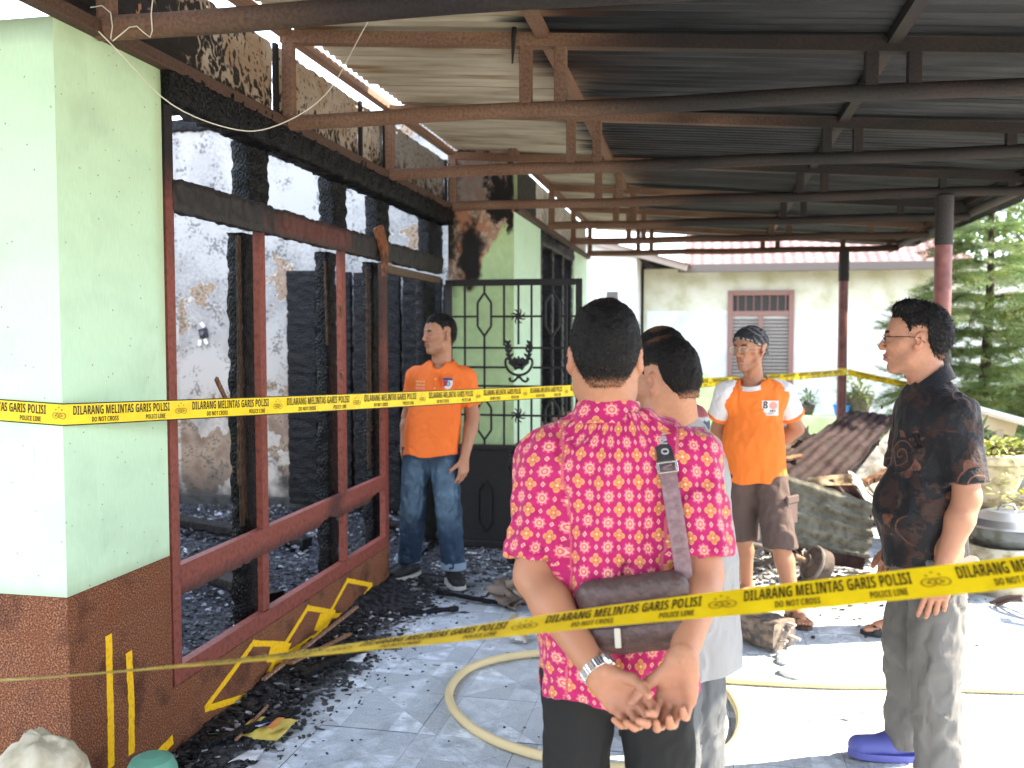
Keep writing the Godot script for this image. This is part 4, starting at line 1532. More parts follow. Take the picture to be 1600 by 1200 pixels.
func scroll(o: Node, c: Vector2, s: float) -> void:
	var q := Geo.new()
	var at := func(x: float, y: float, z := 0.012) -> Vector3: return Vector3(c.x + x * s, c.y + y * s, z)
	for sg in [-1.0, 1.0]:
		# bowl: half of a wide curve that ends in an inward curl
		var pp := PackedVector3Array()
		for j in 9:
			var t := j / 8.0
			pp.append(at.call(sg * 0.088 * sin(t * PI / 2.0), -0.085 + 0.085 * (1.0 - cos(t * PI / 2.0))))
		for j in 12:
			var an := -0.3 + j * 0.46
			var rr := 0.022 - 0.0011 * j
			pp.append(at.call(sg * (0.066 + rr * cos(an)), 0.006 + rr * sin(an)))
		q.tube(pp, 0.0085 * s, 7)
		# acanthus spray rising from the bowl: a stem set with broad leaves
		pp = PackedVector3Array()
		for j in 7:
			var t := j / 6.0
			pp.append(at.call(sg * (0.016 + 0.055 * t + 0.016 * sin(t * PI)), -0.05 + 0.165 * t))
		q.tube(pp, [0.011, 0.011, 0.011, 0.010, 0.009, 0.008, 0.005], 7)
		for j in 6:
			var b: Vector3 = pp[j + 1]
			for d in [-1.0, 1.0]:
				var tilt: float = sg * d * (0.95 - 0.08 * j)
				q.ball(Transform3D(Basis(Vector3.BACK, -tilt), b + Vector3(sin(tilt) * 0.017, cos(tilt) * 0.013, 0.003) * s), Vector3(0.0085, 0.021 - 0.001 * j, 0.007) * s, 8, 6)
		q.ball(Transform3D(Basis(Vector3.BACK, -sg * 0.3), pp[6]), Vector3(0.011, 0.022, 0.008) * s, 8, 6)
		# foot: out and curled up
		pp = PackedVector3Array()
		for j in 12:
			var t := j / 11.0
			var an := -PI / 2.0 + t * 3.6
			pp.append(at.call(sg * (0.006 + 0.05 * minf(t * 1.6, 1.0) + 0.012 * cos(an) * t), -0.095 - 0.035 * sin(minf(t * 1.5, 1.0) * PI * 0.8) + 0.012 * t))
		q.tube(pp, 0.0075 * s, 6)
	# bud in the middle
	for k in 5:
		var tilt := (k - 2) * 0.62
		q.ball(Transform3D(Basis(Vector3.BACK, -tilt), at.call(sin(tilt) * 0.024, -0.012 + cos(tilt) * 0.026, 0.016)), Vector3(0.010, 0.026, 0.010) * s, 9, 7)
	q.ball(Transform3D(Basis(), at.call(0.0, -0.03, 0.016)), Vector3(0.022, 0.016, 0.014) * s, 10, 7)
	q.ball(Transform3D(Basis(), at.call(0.0, -0.092, 0.014)), Vector3(0.014, 0.014, 0.012) * s, 10, 7)
	part("scroll_ornament", q, M.iron, o)
# ---------------------------------------------------------------- neighbour's house
func far_house() -> void:
	var h := Node3D.new()
	h.name = "white_house"
	h.position = Vector3(0, 0, -15.0)
	add_child(h)
	tag(h, "white plastered house with faded red metal roof beyond the carport", "house")
	var g := Geo.new()
	slab(g, -0.95, 7.5, 0.0, 2.62, -4.0, 0.0, 0.01)
	part("wall", g, M.creamwall, h)
	# lime-washed lower field, a coat of paint slightly proud
	g = Geo.new()
	slab(g, -0.90, 7.4, 0.30, 1.95, 0.0, 0.012, 0.004)
	part("lower_wall", g, M.whitewall, h)
	# nearer wing on the left
	g = Geo.new()
	slab(g, -4.6, -1.0, 0.0, 2.75, -4.0, 0.9, 0.01)
	part("wing_wall", g, M.whitewall, h)
	g = Geo.new()
	g.col = Color(0.1, 0.09, 0.08)
	slab(g, -1.45, -1.28, 1.98, 2.22, 0.9, 0.915, 0.003)
	part("wing_vent", g, M.plain, h)
	# window with louvred shutters and a vent above
	var wx := 0.86
	g = Geo.new()
	g.col = Color(0.24, 0.13, 0.11)
	slab(g, wx - 0.50, wx - 0.42, 0.32, 2.26, 0.0, 0.06, 0.006)
	slab(g, wx + 0.42, wx + 0.50, 0.32, 2.26, 0.0, 0.06, 0.006)
	slab(g, wx - 0.42, wx + 0.42, 2.18, 2.26, 0.0, 0.06, 0.006)
	slab(g, wx - 0.42, wx + 0.42, 1.86, 1.94, 0.0, 0.06, 0.006)
	slab(g, wx - 0.035, wx + 0.035, 0.32, 1.86, 0.0, 0.058, 0.006)
	slab(g, wx - 0.42, wx + 0.42, 0.32, 0.38, 0.0, 0.055, 0.006)
	var wn := part("window", g, M.plain, h)
	for s in [-1.0, 1.0]:
		for k in 26:
			g = Geo.new()
			g.col = Color(0.21, 0.175, 0.16)
			g.box(Transform3D(Basis(Vector3.RIGHT, 0.6), Vector3(wx + s * 0.228, 0.42 + k * 0.055, 0.022)), Vector3(0.382, 0.058, 0.008))
			part("slat", g, M.plain, wn)
	g = Geo.new()
	g.col = Color(0.05, 0.045, 0.04)
	slab(g, wx - 0.42, wx + 0.42, 1.94, 2.18, 0.0, 0.02)
	part("vent_opening", g, M.plain, wn)
	for k in 7:
		g = Geo.new()
		g.col = Color(0.16, 0.09, 0.075)
		slab(g, wx - 0.36 + k * 0.12, wx - 0.335 + k * 0.12, 1.94, 2.18, 0.02, 0.05, 0.003)
		part("vent_bar", g, M.plain, wn)
	# low light green plinth in front and sloping side wall
	g = Geo.new()
	slab(g, -0.6, 3.1, 0.0, 0.42, 0.9, 1.35, 0.02)
	part("terrace_wall", g, M.greenwall, h)
	g = Geo.new()
	var zf := 1.36
	var zb := 1.2
	var q := [Vector2(-0.95, 0), Vector2(0.75, 0), Vector2(0.75, 0.42), Vector2(0.35, 0.55), Vector2(0.05, 1.02), Vector2(-0.35, 1.08), Vector2(-0.95, 1.08)]
	for z in [zf, zb]:
		for k in range(1, q.size() - 1):
			g.face(Vector3(q[0].x, q[0].y, z), Vector3(q[k].x, q[k].y, z), Vector3(q[k + 1].x, q[k + 1].y, z), Vector3(0, 0, 1 if z == zf else -1))
	for k in q.size():
		var a: Vector2 = q[k]
		var b: Vector2 = q[(k + 1) % q.size()]
		g.quad(Vector3(a.x, a.y, zf), Vector3(b.x, b.y, zf), Vector3(b.x, b.y, zb), Vector3(a.x, a.y, zb), Vector3((b.y - a.y), -(b.x - a.x), 0).normalized())
	part("sloping_wall", g, M.greenwall, h)
	# hipped metal roof in corrugated strips
	var eave_z := 0.55
	var eave_y := 2.63
	var ridge_z := -2.2
	var ridge_y := 4.1
	var x0 := -0.3
	var x1 := 3.85
	var n := 14
	for i in n:
		g = Geo.new()
		var xa := lerpf(x0, x1, float(i) / n)
		var xb := lerpf(x0, x1, float(i + 1) / n)
		var tone := rnd(0.85, 1.1)
		g.col = Color(0.36 * tone, 0.19 * tone, 0.16 * tone)
		var rows := []
		for a in 2:
			var row := PackedVector3Array()
			for k in 17:
				var x := lerpf(xa, xb, k / 16.0)
				var top := 1.0
				if x > x1 - 1.6: top = (x1 - x) / 1.6
				if x < x0 + 0.9: top = minf(top, 1.0)
				var t: float = a * clampf(top, 0.02, 1.0)
				row.append(Vector3(x, lerpf(eave_y, ridge_y, t) + 0.014 * cos(TAU * x / 0.15), lerpf(eave_z, ridge_z, t)))
			rows.append(row)
		g.sheet(rows, 0.0)
		g.orient(Vector3.UP)
		part("roof_sheet", g, M.redroof, h)
	g = Geo.new()
	g.col = Color(0.42, 0.24, 0.21)
	g.face(Vector3(x1, eave_y, eave_z), Vector3(x1, eave_y, ridge_z * 2 - eave_z), Vector3(x1 - 1.6, ridge_y, ridge_z), Vector3(1, 0.5, 0))
	g.face(Vector3(x0, eave_y, ridge_z * 2 - eave_z), Vector3(x1, eave_y, ridge_z * 2 - eave_z), Vector3(x1 - 1.6, ridge_y, ridge_z), Vector3(0, 0.5, -1))
	g.face(Vector3(x0, eave_y, ridge_z * 2 - eave_z), Vector3(x0, ridge_y, ridge_z), Vector3(x1 - 1.6, ridge_y, ridge_z), Vector3(0, 0.5, -1))
	part("rear_roof", g, M.redroof, h)
	g = Geo.new()
	g.col = Color(0.13, 0.105, 0.09)
	g.bar(Vector3(x0 - 0.1, eave_y - 0.05, eave_z - 0.02), Vector3(x1, eave_y - 0.05, eave_z - 0.02), 0.05, 0.13, Vector3.UP, 0.01)
	part("gutter_board", g, M.plain, h)
	# verge of the wing roof coming down from the left
	g = Geo.new()
	g.col = Color(0.34, 0.28, 0.25)
	g.bar(Vector3(-2.6, 3.25, 1.0), Vector3(-0.25, 2.56, 0.95), 0.12, 0.10, Vector3.UP, 0.01)
	part("verge_board", g, M.plain, h)
	g = Geo.new()
	g.col = Color(0.42, 0.24, 0.21)
	g.quad(Vector3(-2.7, 3.32, 1.1), Vector3(-0.2, 2.60, 1.1), Vector3(-0.2, 2.60, -4.0), Vector3(-2.7, 3.32, -4.0), Vector3(0.28, 0.96, 0))
	g.quad(Vector3(-2.7, 3.32, 1.1), Vector3(-5.0, 2.66, 1.1), Vector3(-5.0, 2.66, -4.0), Vector3(-2.7, 3.32, -4.0), Vector3(-0.28, 0.96, 0))
	part("wing_roof", g, M.redroof, h)
	g = Geo.new()
	g.face(Vector3(-4.6, 2.75, 0.88), Vector3(-1.0, 2.75, 0.88), Vector3(-2.7, 3.25, 0.88), Vector3.BACK)
	part("wing_gable", g, M.whitewall, h)
	# yard wall further right, behind the trees
	g = Geo.new()
	slab(g, 8.0, 30.0, 0.0, 2.2, -20.3, -20.0, 0.02)
	tag(part("boundary_wall", g, M.creamwall), "pale boundary wall behind the garden trees", "wall")

# ---------------------------------------------------------------- garden on the right
func leafblade(g: Geo, a: Vector3, dirn: Vector3, L: float, w: float, droop: float) -> void:
	var side := dirn.cross(Vector3.UP).normalized()
	var rows := []
	for i in 6:
		var t := i / 5.0
		var p := a + dirn * L * t + Vector3.DOWN * droop * L * t * t
		var ww := w * sin(PI * (0.12 + 0.88 * t)) * 0.5 + 0.0008
		rows.append(PackedVector3Array([p - side * ww, p + Vector3.DOWN * ww * 0.35, p + side * ww]))
	g.sheet(rows)

func pine(at: Vector3, hgt: float, label: String, seed_: int) -> void:
	rng.seed = seed_
	var o := thing("araucaria_tree", label, "tree", at, "layered conifers beside the carport")
	var g := Geo.new()
	var pts := PackedVector3Array()
	for k in 13:
		var t := k / 12.0
		pts.append(Vector3(0.10 * sin(t * 3.0 + seed_), hgt * t, 0.08 * cos(t * 4.0)))
	var rr := []
	for k in 13: rr.append(lerpf(0.075, 0.018, k / 12.0))
	g.tube(pts, rr, 10)
	part("trunk", g, M.bark, o)
	# needle spray: a twig with soft needles all round
	var sp := Geo.new()
	for k in 26:
		var t := k / 25.0
		var p := Vector3(0, 0, 0.17 * t)
		var a := k * 2.4
		var d := Vector3(cos(a), sin(a) * 0.8 + 0.25, 0.9).normalized()
		var w := d.cross(Vector3(0.3, 0.8, 0.1)).normalized() * 0.0035
		var tip := p + d * 0.05
		sp.tri(p - w, p + w, tip, d.cross(w).normalized(), d.cross(w).normalized(), d.cross(w).normalized())
	var xs := []
	var cs := []
	var lg := Geo.new()
	var y := hgt * 0.18
	while y < hgt * 0.98:
		var fr := y / hgt
		var R := lerpf(1.45, 0.3, fr) * rnd(0.8, 1.15)
		var nb := 6
		var a0 := rnd(0, TAU)
		for b in nb:
			if rng.randf() < 0.12: continue
			var a := a0 + TAU * b / nb + rnd(-0.2, 0.2)
			var d := Vector3(cos(a), 0, sin(a))
			var Rb := R * rnd(0.75, 1.1)
			var bp := PackedVector3Array()
			for k in 8:
				var t := k / 7.0
				bp.append(Vector3(0, y, 0) + d * Rb * t + Vector3.UP * (0.10 * Rb * sin(t * 2.6) - 0.16 * Rb * t * t))
			lg.tube(bp, [0.018, 0.016, 0.014, 0.012, 0.010, 0.008, 0.006, 0.004], 5)
			# side twigs
			var nt := int(19 * Rb) + 6
			for k in nt:
				var t := rnd(0.12, 1.0)
				var bpz: Vector3 = bp[mini(int(t * 7.0), 6)].lerp(bp[mini(int(t * 7.0) + 1, 7)], t * 7.0 - floorf(t * 7.0))
				for s in [-1.0, 1.0]:
					var sd: Vector3 = (d * 0.55 + d.cross(Vector3.UP) * s * rnd(0.5, 1.0) + Vector3.UP * rnd(-0.35, 0.2)).normalized()
					var L := (0.42 * (1.0 - t * 0.55)) * Rb * rnd(0.6, 1.1)
					var ns := maxi(1, int(L / 0.10))
					for j in ns:
						var q: Vector3 = bpz + sd * (L * j / ns) + Vector3.DOWN * 0.35 * pow(L * j / ns, 2)
						var bs := Basis.looking_at(-(sd + Vector3(rnd(-0.3, 0.3), rnd(-0.25, 0.15), rnd(-0.3, 0.3))), Vector3.UP).rotated(sd, rnd(0, 6))
						xs.append(Transform3D(bs.scaled(Vector3.ONE * rnd(0.8, 1.35)), q))
						var tone := rnd(0.6, 1.25)
						cs.append(Color(0.21 * tone, 0.285 * tone, 0.10 * tone).lerp(Color(0.40, 0.37, 0.15), 0.5 if rng.randf() < 0.25 else 0.0))
		y += rnd(0.14, 0.25)
	part("branches", lg, M.bark, o)
	many("needles", sp.mesh(), M.leaf, xs, cs, o)

func pot(at: Vector3, prof: Array, col: Color, called: String, label: String, cat: String, soil_y: float, soil_r: float, grp := "") -> Node3D:
	var o := thing(called, label, cat, at, grp)
	var g := Geo.new()
	g.col = col
	g.lathe(prof, 36, Transform3D(), 0.006)
	part("bowl", g, M.pot, o)
	g = Geo.new()
	g.col = Color(0.07, 0.05, 0.035)
	var rows := [Vector2(0.001, soil_y + 0.02), Vector2(soil_r * 0.5, soil_y + 0.012), Vector2(soil_r, soil_y)]
	g.lathe(rows, 20, Transform3D())
	g.orient(Vector3.UP)
	part("soil", g, M.ash, o)
	return o

func bush(o: Node, called: String, c: Vector3, n: int, spread: Vector3, L: float, w: float, cols: Array, up := 0.6) -> void:
	var g := Geo.new()
	var st := Geo.new()
	st.col = Color(0.10, 0.075, 0.05)
	for i in n:
		var a := rnd(0, TAU)
		var r := sqrt(rng.randf())
		var p := c + Vector3(cos(a) * r * spread.x, rnd(0, spread.y), sin(a) * r * spread.z)
		if i % 4 == 0:
			st.tube(PackedVector3Array([c + Vector3(cos(a), 0, sin(a)) * 0.02, (c + p) * 0.5 + Vector3(rnd(-0.03, 0.03), 0.03, rnd(-0.03, 0.03)), p]), [0.005, 0.004, 0.002], 5)
		var tone := rnd(0.7, 1.25)
		var q: Color = cols[rng.randi() % cols.size()]
		g.col = Color(q.r * tone, q.g * tone, q.b * tone)
		leafblade(g, p, Vector3(cos(a) * rnd(0.2, 1.0), up + rnd(-0.5, 0.4), sin(a) * rnd(0.2, 1.0)).normalized(), L * rnd(0.6, 1.3), w * rnd(0.7, 1.3), rnd(0.2, 0.9))
	var lf := part(called, g, M.leaf, o)
	part("stems", st, M.plain, lf)

func garden() -> void:
	pine(Vector3(2.75, 0, -10.2), 3.3, "dark layered conifer growing right beside the far carport post", 301)
	pine(Vector3(3.55, 0, -9.1), 3.5, "tall conifer with bent trunk at the right edge of photo", 302)
	pine(Vector3(4.4, 0, -11.6), 4.0, "conifer standing behind the other two by the pale wall", 303)
	rng.seed = 310
	# loose trees far off behind the yard
	for t in [[Vector3(7.5, 0, -24), 4.6, "rounded leafy tree far behind the right hand yard"], [Vector3(12.0, 0, -27), 5.2, "broad leafy tree farthest to the right behind the yard"]]:
		var o := thing("leafy_tree", t[2], "tree", t[0], "leafy trees behind the yard")
		var g := Geo.new()
		g.tube(PackedVector3Array([Vector3.ZERO, Vector3(0.1, t[1] * 0.3, 0), Vector3(0, t[1] * 0.6, 0.1)]), [0.2, 0.15, 0.08], 10)
		part("trunk", g, M.bark, o)
		var lf := Geo.new()
		lf.tri(Vector3(-0.05, 0, 0), Vector3(0.05, 0, 0), Vector3(0, 0.02, 0.17), Vector3.UP, Vector3.UP, Vector3.UP)
		lf.tri(Vector3(-0.05, 0, 0.02), Vector3(0.0, 0.06, 0.05), Vector3(0.05, -0.04, 0.14), Vector3.RIGHT, Vector3.RIGHT, Vector3.RIGHT)
		var xs := []
		var cs := []
		for cl in 26:
			var cc := Vector3(rnd(-1.6, 1.6), t[1] * rnd(0.4, 0.95), rnd(-1.6, 1.6))
			for k in 170:
				var d := Vector3(rng.randfn(), rng.randfn(), rng.randfn()) * 0.30
				xs.append(Transform3D(Basis.from_euler(Vector3(rnd(0, 6), rnd(0, 6), rnd(0, 6))), cc + d))
				var tone := rnd(0.6, 1.3)
				cs.append(Color(0.09 * tone, 0.14 * tone, 0.04 * tone))
		many("crown", lf.mesh(), M.leaf, xs, cs, o)
	# pot with a feathery plant on the green wall
	var o := pot(Vector3(2.16, 0.42, -13.9), [Vector2(0.001, 0.0), Vector2(0.13, 0.0), Vector2(0.20, 0.26), Vector2(0.22, 0.27), Vector2(0.22, 0.30), Vector2(0.19, 0.30), Vector2(0.17, 0.24)], Color(0.09, 0.08, 0.06), "potted_plant", "dark pot with bushy fern standing on the low green wall", "potted plant", 0.25, 0.17)
	bush(o, "foliage", Vector3(0, 0.27, 0), 110, Vector3(0.22, 0.32, 0.22), 0.17, 0.035, [Color(0.15, 0.2, 0.05), Color(0.09, 0.13, 0.04), Color(0.24, 0.25, 0.09)])
	o = pot(Vector3(1.45, 0.42, -13.9), [Vector2(0.001, 0.0), Vector2(0.09, 0.0), Vector2(0.13, 0.14), Vector2(0.11, 0.15)], Color(0.12, 0.1, 0.08), "potted_plant", "small low plant on the green wall left of post", "potted plant", 0.13, 0.1)
	bush(o, "foliage", Vector3(0, 0.14, 0), 60, Vector3(0.16, 0.2, 0.16), 0.13, 0.03, [Color(0.13, 0.19, 0.05), Color(0.08, 0.13, 0.04)])
	# blue tub on the wall
	o = thing("blue_tub", "small bright blue plastic tub on the low green wall", "tub", Vector3(1.93, 0.42, -13.85))
	var g := Geo.new()
	g.col = Color(0.02, 0.22, 0.62)
	g.lathe([Vector2(0.001, 0.0), Vector2(0.085, 0.0), Vector2(0.115, 0.13), Vector2(0.125, 0.135), Vector2(0.125, 0.15), Vector2(0.11, 0.15), Vector2(0.09, 0.02), Vector2(0.001, 0.02)], 24, Transform3D())
	part("tub_body", g, M.plain, o)
	g = Geo.new()
	g.col = Color(0.03, 0.27, 0.68)
	g.tube(PackedVector3Array([Vector3(-0.118, 0.14, 0), Vector3(-0.08, 0.19, 0.03), Vector3(0, 0.205, 0.04), Vector3(0.08, 0.19, 0.03), Vector3(0.118, 0.14, 0)]), 0.005, 6)
	part("handle", g, M.plain, o)
	# big cream pot by the post, and its neighbours
	var cream := Color(0.60, 0.52, 0.34)
	o = pot(Vector3(2.02, 0, -7.35), [Vector2(0.001, 0.32), Vector2(0.17, 0.32), Vector2(0.20, 0.36), Vector2(0.29, 0.62), Vector2(0.33, 0.64), Vector2(0.335, 0.70), Vector2(0.30, 0.71), Vector2(0.27, 0.62)], cream, "flower_pot", "large cream flower pot on a block beside the carport post", "flower pot", 0.66, 0.28, "cream flower pots")
	var blk := Geo.new()
	blk.col = Color(0.32, 0.30, 0.27)
	blk.box(Transform3D(Basis(Vector3.UP, 0.3), Vector3(2.02, 0.145, -7.35)), Vector3(0.42, 0.345, 0.42), 0.015)
	tag(part("concrete_block", blk, M.ground), "rough concrete block under the large cream flower pot", "block")
	bush(o, "foliage", Vector3(0, 0.68, 0), 260, Vector3(0.32, 0.10, 0.30), 0.11, 0.035, [Color(0.30, 0.34, 0.07), Color(0.42, 0.40, 0.13), Color(0.16, 0.22, 0.06), Color(0.52, 0.46, 0.2)])
	var ag := Geo.new()
	for k in 16:
		var a := TAU * k / 16.0 + rnd(-0.2, 0.2)
		var tone := rnd(0.8, 1.2)
		ag.col = Color(0.16 * tone, 0.21 * tone, 0.09 * tone)
		leafblade(ag, Vector3(-0.08, 0.68, -0.06), Vector3(cos(a) * 0.55, 1.0, sin(a) * 0.55).normalized(), rnd(0.3, 0.46), 0.05, rnd(0.1, 0.45))
	part("upright_leaves", ag, M.leaf, o)
	o = pot(Vector3(2.28, 0, -6.75), [Vector2(0.001, 0.08), Vector2(0.18, 0.08), Vector2(0.26, 0.26), Vector2(0.30, 0.28), Vector2(0.30, 0.33), Vector2(0.27, 0.33), Vector2(0.25, 0.27)], Color(0.42, 0.37, 0.27), "flower_pot", "lower grey-beige flower pot with dry twigs in front of cream pot", "flower pot", 0.29, 0.25)
	bush(o, "foliage", Vector3(0, 0.30, 0), 240, Vector3(0.36, 0.30, 0.30), 0.055, 0.028, [Color(0.52, 0.44, 0.12), Color(0.42, 0.36, 0.10), Color(0.28, 0.30, 0.10)], 0.3)
	o = pot(Vector3(2.72, 0, -6.9), [Vector2(0.001, 0.02), Vector2(0.15, 0.02), Vector2(0.2, 0.2), Vector2(0.2, 0.22), Vector2(0.17, 0.22)], Color(0.10, 0.09, 0.08), "flower_pot", "black plastic pot with yellow leaves at the right edge", "flower pot", 0.2, 0.16)
	bush(o, "foliage", Vector3(0, 0.2, 0), 200, Vector3(0.26, 0.34, 0.24), 0.06, 0.032, [Color(0.55, 0.48, 0.10), Color(0.44, 0.40, 0.12), Color(0.26, 0.3, 0.08)], 0.3)
	# cauldron lid and bowl stacked on a round cement pot
	o = thing("cement_pot", "round cement pot on the sunlit floor behind black batik man", "flower pot", Vector3(1.77, 0, -6.02))
	g = Geo.new()
	g.col = Color(0.50, 0.46, 0.37)
	g.lathe([Vector2(0.001, 0.0), Vector2(0.13, 0.0), Vector2(0.20, 0.12), Vector2(0.215, 0.24), Vector2(0.20, 0.30), Vector2(0.18, 0.30), Vector2(0.18, 0.22), Vector2(0.001, 0.2)], 32, Transform3D())
	part("bowl", g, M.pot, o)
	o = thing("aluminium_pan", "burnt aluminium cooking pan with domed lid on the cement pot", "pan", Vector3(1.80, 0.30, -6.03))
	g = Geo.new()
	g.col = Color(0.16, 0.17, 0.17)
	g.lathe([Vector2(0.001, 0.0), Vector2(0.15, 0.0), Vector2(0.20, 0.05), Vector2(0.215, 0.11), Vector2(0.24, 0.115), Vector2(0.24, 0.12), Vector2(0.2, 0.12)], 36, Transform3D())
	part("pan_body", g, M.pot, o)
	g = Geo.new()
	g.lathe([Vector2(0.245, 0.118), Vector2(0.242, 0.13), Vector2(0.20, 0.165), Vector2(0.11, 0.20), Vector2(0.001, 0.21)], 36, Transform3D(), 0.01)
	var lid := part("lid", g, M.metal, o)
	g = Geo.new()
	g.tube(PackedVector3Array([Vector3(-0.05, 0.205, 0), Vector3(-0.03, 0.235, 0), Vector3(0.03, 0.235, 0), Vector3(0.05, 0.205, 0)]), 0.008, 8)
	part("lid_handle", g, M.metal, lid)
	# loose junk round the pots
	for j in [[Vector3(2.05, 0.0, -5.75), 0.05], [Vector3(2.28, 0.0, -5.5), 0.045], [Vector3(1.98, 0, -6.3), 0.06]]:
		g = Geo.new()
		g.ball(Transform3D(Basis(), j[0] + Vector3(0, 0.04, 0)), Vector3(0.09, 0.06, 0.08), 14, 9, 0.25, fnl(311, 0.3))
		tag(part("rubble_stone", g, M.stone), {0.05: "grey lump of rubble between the cement pot and bent pipe", 0.045: "grey lump of rubble nearest the right edge of the floor", 0.06: "grey lump of rubble right behind the aluminium pan"}[j[1]], "stone", "rubble by the pots")
	# plank on a bench across the right edge
	o = thing("wooden_plank", "sunlit pale plank sloping down past black batik man's shoulder", "plank", Vector3(2.15, 0, -8.4))
	g = Geo.new()
	g.col = Color(0.72, 0.66, 0.52)
	g.bar(Vector3(0.02, 0.96, 0.0), Vector3(1.3, 0.60, 0.75), 0.20, 0.035, Vector3.UP, 0.004)
	part("board", g, M.plain, o)
	g = Geo.new()
	g.col = Color(0.50, 0.42, 0.28)
	g.box(Transform3D(Basis(Vector3.BACK, -0.28), Vector3(0.22, 0.82, 0.12)), Vector3(0.30, 0.12, 0.05), 0.005)
	part("bracket", g, M.plain, o)
	g = Geo.new()
	g.col = Color(0.40, 0.33, 0.24)
	g.bar(Vector3(0.24, 0.0, 0.12), Vector3(0.24, 0.78, 0.12), 0.06, 0.06, Vector3.BACK, 0.004)
	g.bar(Vector3(1.1, 0.0, 0.62), Vector3(1.1, 0.62, 0.62), 0.06, 0.06, Vector3.BACK, 0.004)
	part("leg", g, M.plain, o)
	# grey pipe poking in
	g = Geo.new()
	g.col = Color(0.36, 0.36, 0.42)
	g.tube(PackedVector3Array([Vector3(1.98, 0.42, -6.3), Vector3(2.4, 0.40, -6.2), Vector3(3.0, 0.35, -6.05)]), 0.018, 10)
	tag(part("grey_pipe", g, M.plain), "grey pipe lying level among the flower pots", "pipe")
	# bundle of burnt cable at the right edge
	g = Geo.new()
	g.col = Color(0.10, 0.07, 0.06)
	for k in 7:
		var pp := PackedVector3Array()
		for j in 12:
			var t := j / 11.0
			pp.append(Vector3(1.66 + 0.45 * t + 0.03 * sin(k + t * 5.0), 0.015 + 0.18 * sin(t * PI) * (0.4 + 0.1 * k) * (1.0 - t), -5.78 + 0.5 * t + 0.015 * k + 0.02 * cos(k * 2.0 + t * 7.0)))
		g.tube(pp, 0.009, 6)
	tag(part("cable_bundle", g, M.plain), "bundle of burnt dark cable beside the cement pot", "cable")
	# charred beam ends poking in at the right edge of the floor
	g = Geo.new()
	g.col = Color(0.6, 0.6, 0.6)
	g.tube(PackedVector3Array([Vector3(1.74, 0.10, -5.5), Vector3(1.80, 0.16, -5.45), Vector3(1.95, 0.19, -5.4), Vector3(2.2, 0.17, -5.35)]), 0.022, 10)
	tag(part("bent_pipe", g, M.plain), "bent pale pipe on the ground at the right edge", "pipe")
# a crumpled, corrugated patch between four corners
func patch(a: Vector3, b: Vector3, c: Vector3, d: Vector3, waves: float, amp: float, crumple: float, seed_: int, col: Color, col2: Color, nu := 44, nv := 18, ragged := 0.02) -> Geo:
	var nz := fnl(seed_, 2.2, FastNoiseLite.TYPE_SIMPLEX_SMOOTH, 3)
	var nn := (b - a).cross(d - a).normalized()
	var rows := []
	for j in nv + 1:
		var row := PackedVector3Array()
		var v := float(j) / nv
		for i in nu + 1:
			var u := float(i) / nu
			var vv := v + (ragged * nz.get_noise_2d(u * 9.0, 3.0) if j == nv else 0.0) - (ragged * nz.get_noise_2d(u * 9.0, 8.0) if j == 0 else 0.0)
			var uu := u + (ragged * nz.get_noise_2d(v * 9.0, 5.0) if i == nu else 0.0)
			var p := a.lerp(b, uu).lerp(d.lerp(c, uu), vv)
			p += nn * (amp * cos(TAU * waves * u) + crumple * nz.get_noise_3dv(p * 1.5))
			row.append(p)
		rows.append(row)
	var g := Geo.new()
	g.sheet(rows, 0.0015)
	for i in g.v.size():
		var k := sstep(-0.25, 0.35, nz.get_noise_3dv(g.v[i] * 3.0))
		g.c[i] = col.lerp(col2, k)
	return g

func chip_mesh(seed_: int, flat: float) -> ArrayMesh:
	rng.seed = seed_
	var g := Geo.new()
	var top := []
	var n := 5
	for k in n:
		var a := TAU * k / n + rnd(-0.4, 0.4)
		top.append(Vector3(cos(a) * rnd(0.5, 1.0), 0, sin(a) * rnd(0.35, 0.8)))
	for k in n:
		var p: Vector3 = top[k]
		var q: Vector3 = top[(k + 1) % n]
		g.face(Vector3(0, flat, 0), p + Vector3(0, flat * 0.8, 0), q + Vector3(0, flat * 0.8, 0), Vector3.UP)
		var o := p + q
		g.face(p + Vector3(0, flat * 0.8, 0), q + Vector3(0, flat * 0.8, 0), q, o)
		g.face(p + Vector3(0, flat * 0.8, 0), q, p, o)
	return g.mesh()

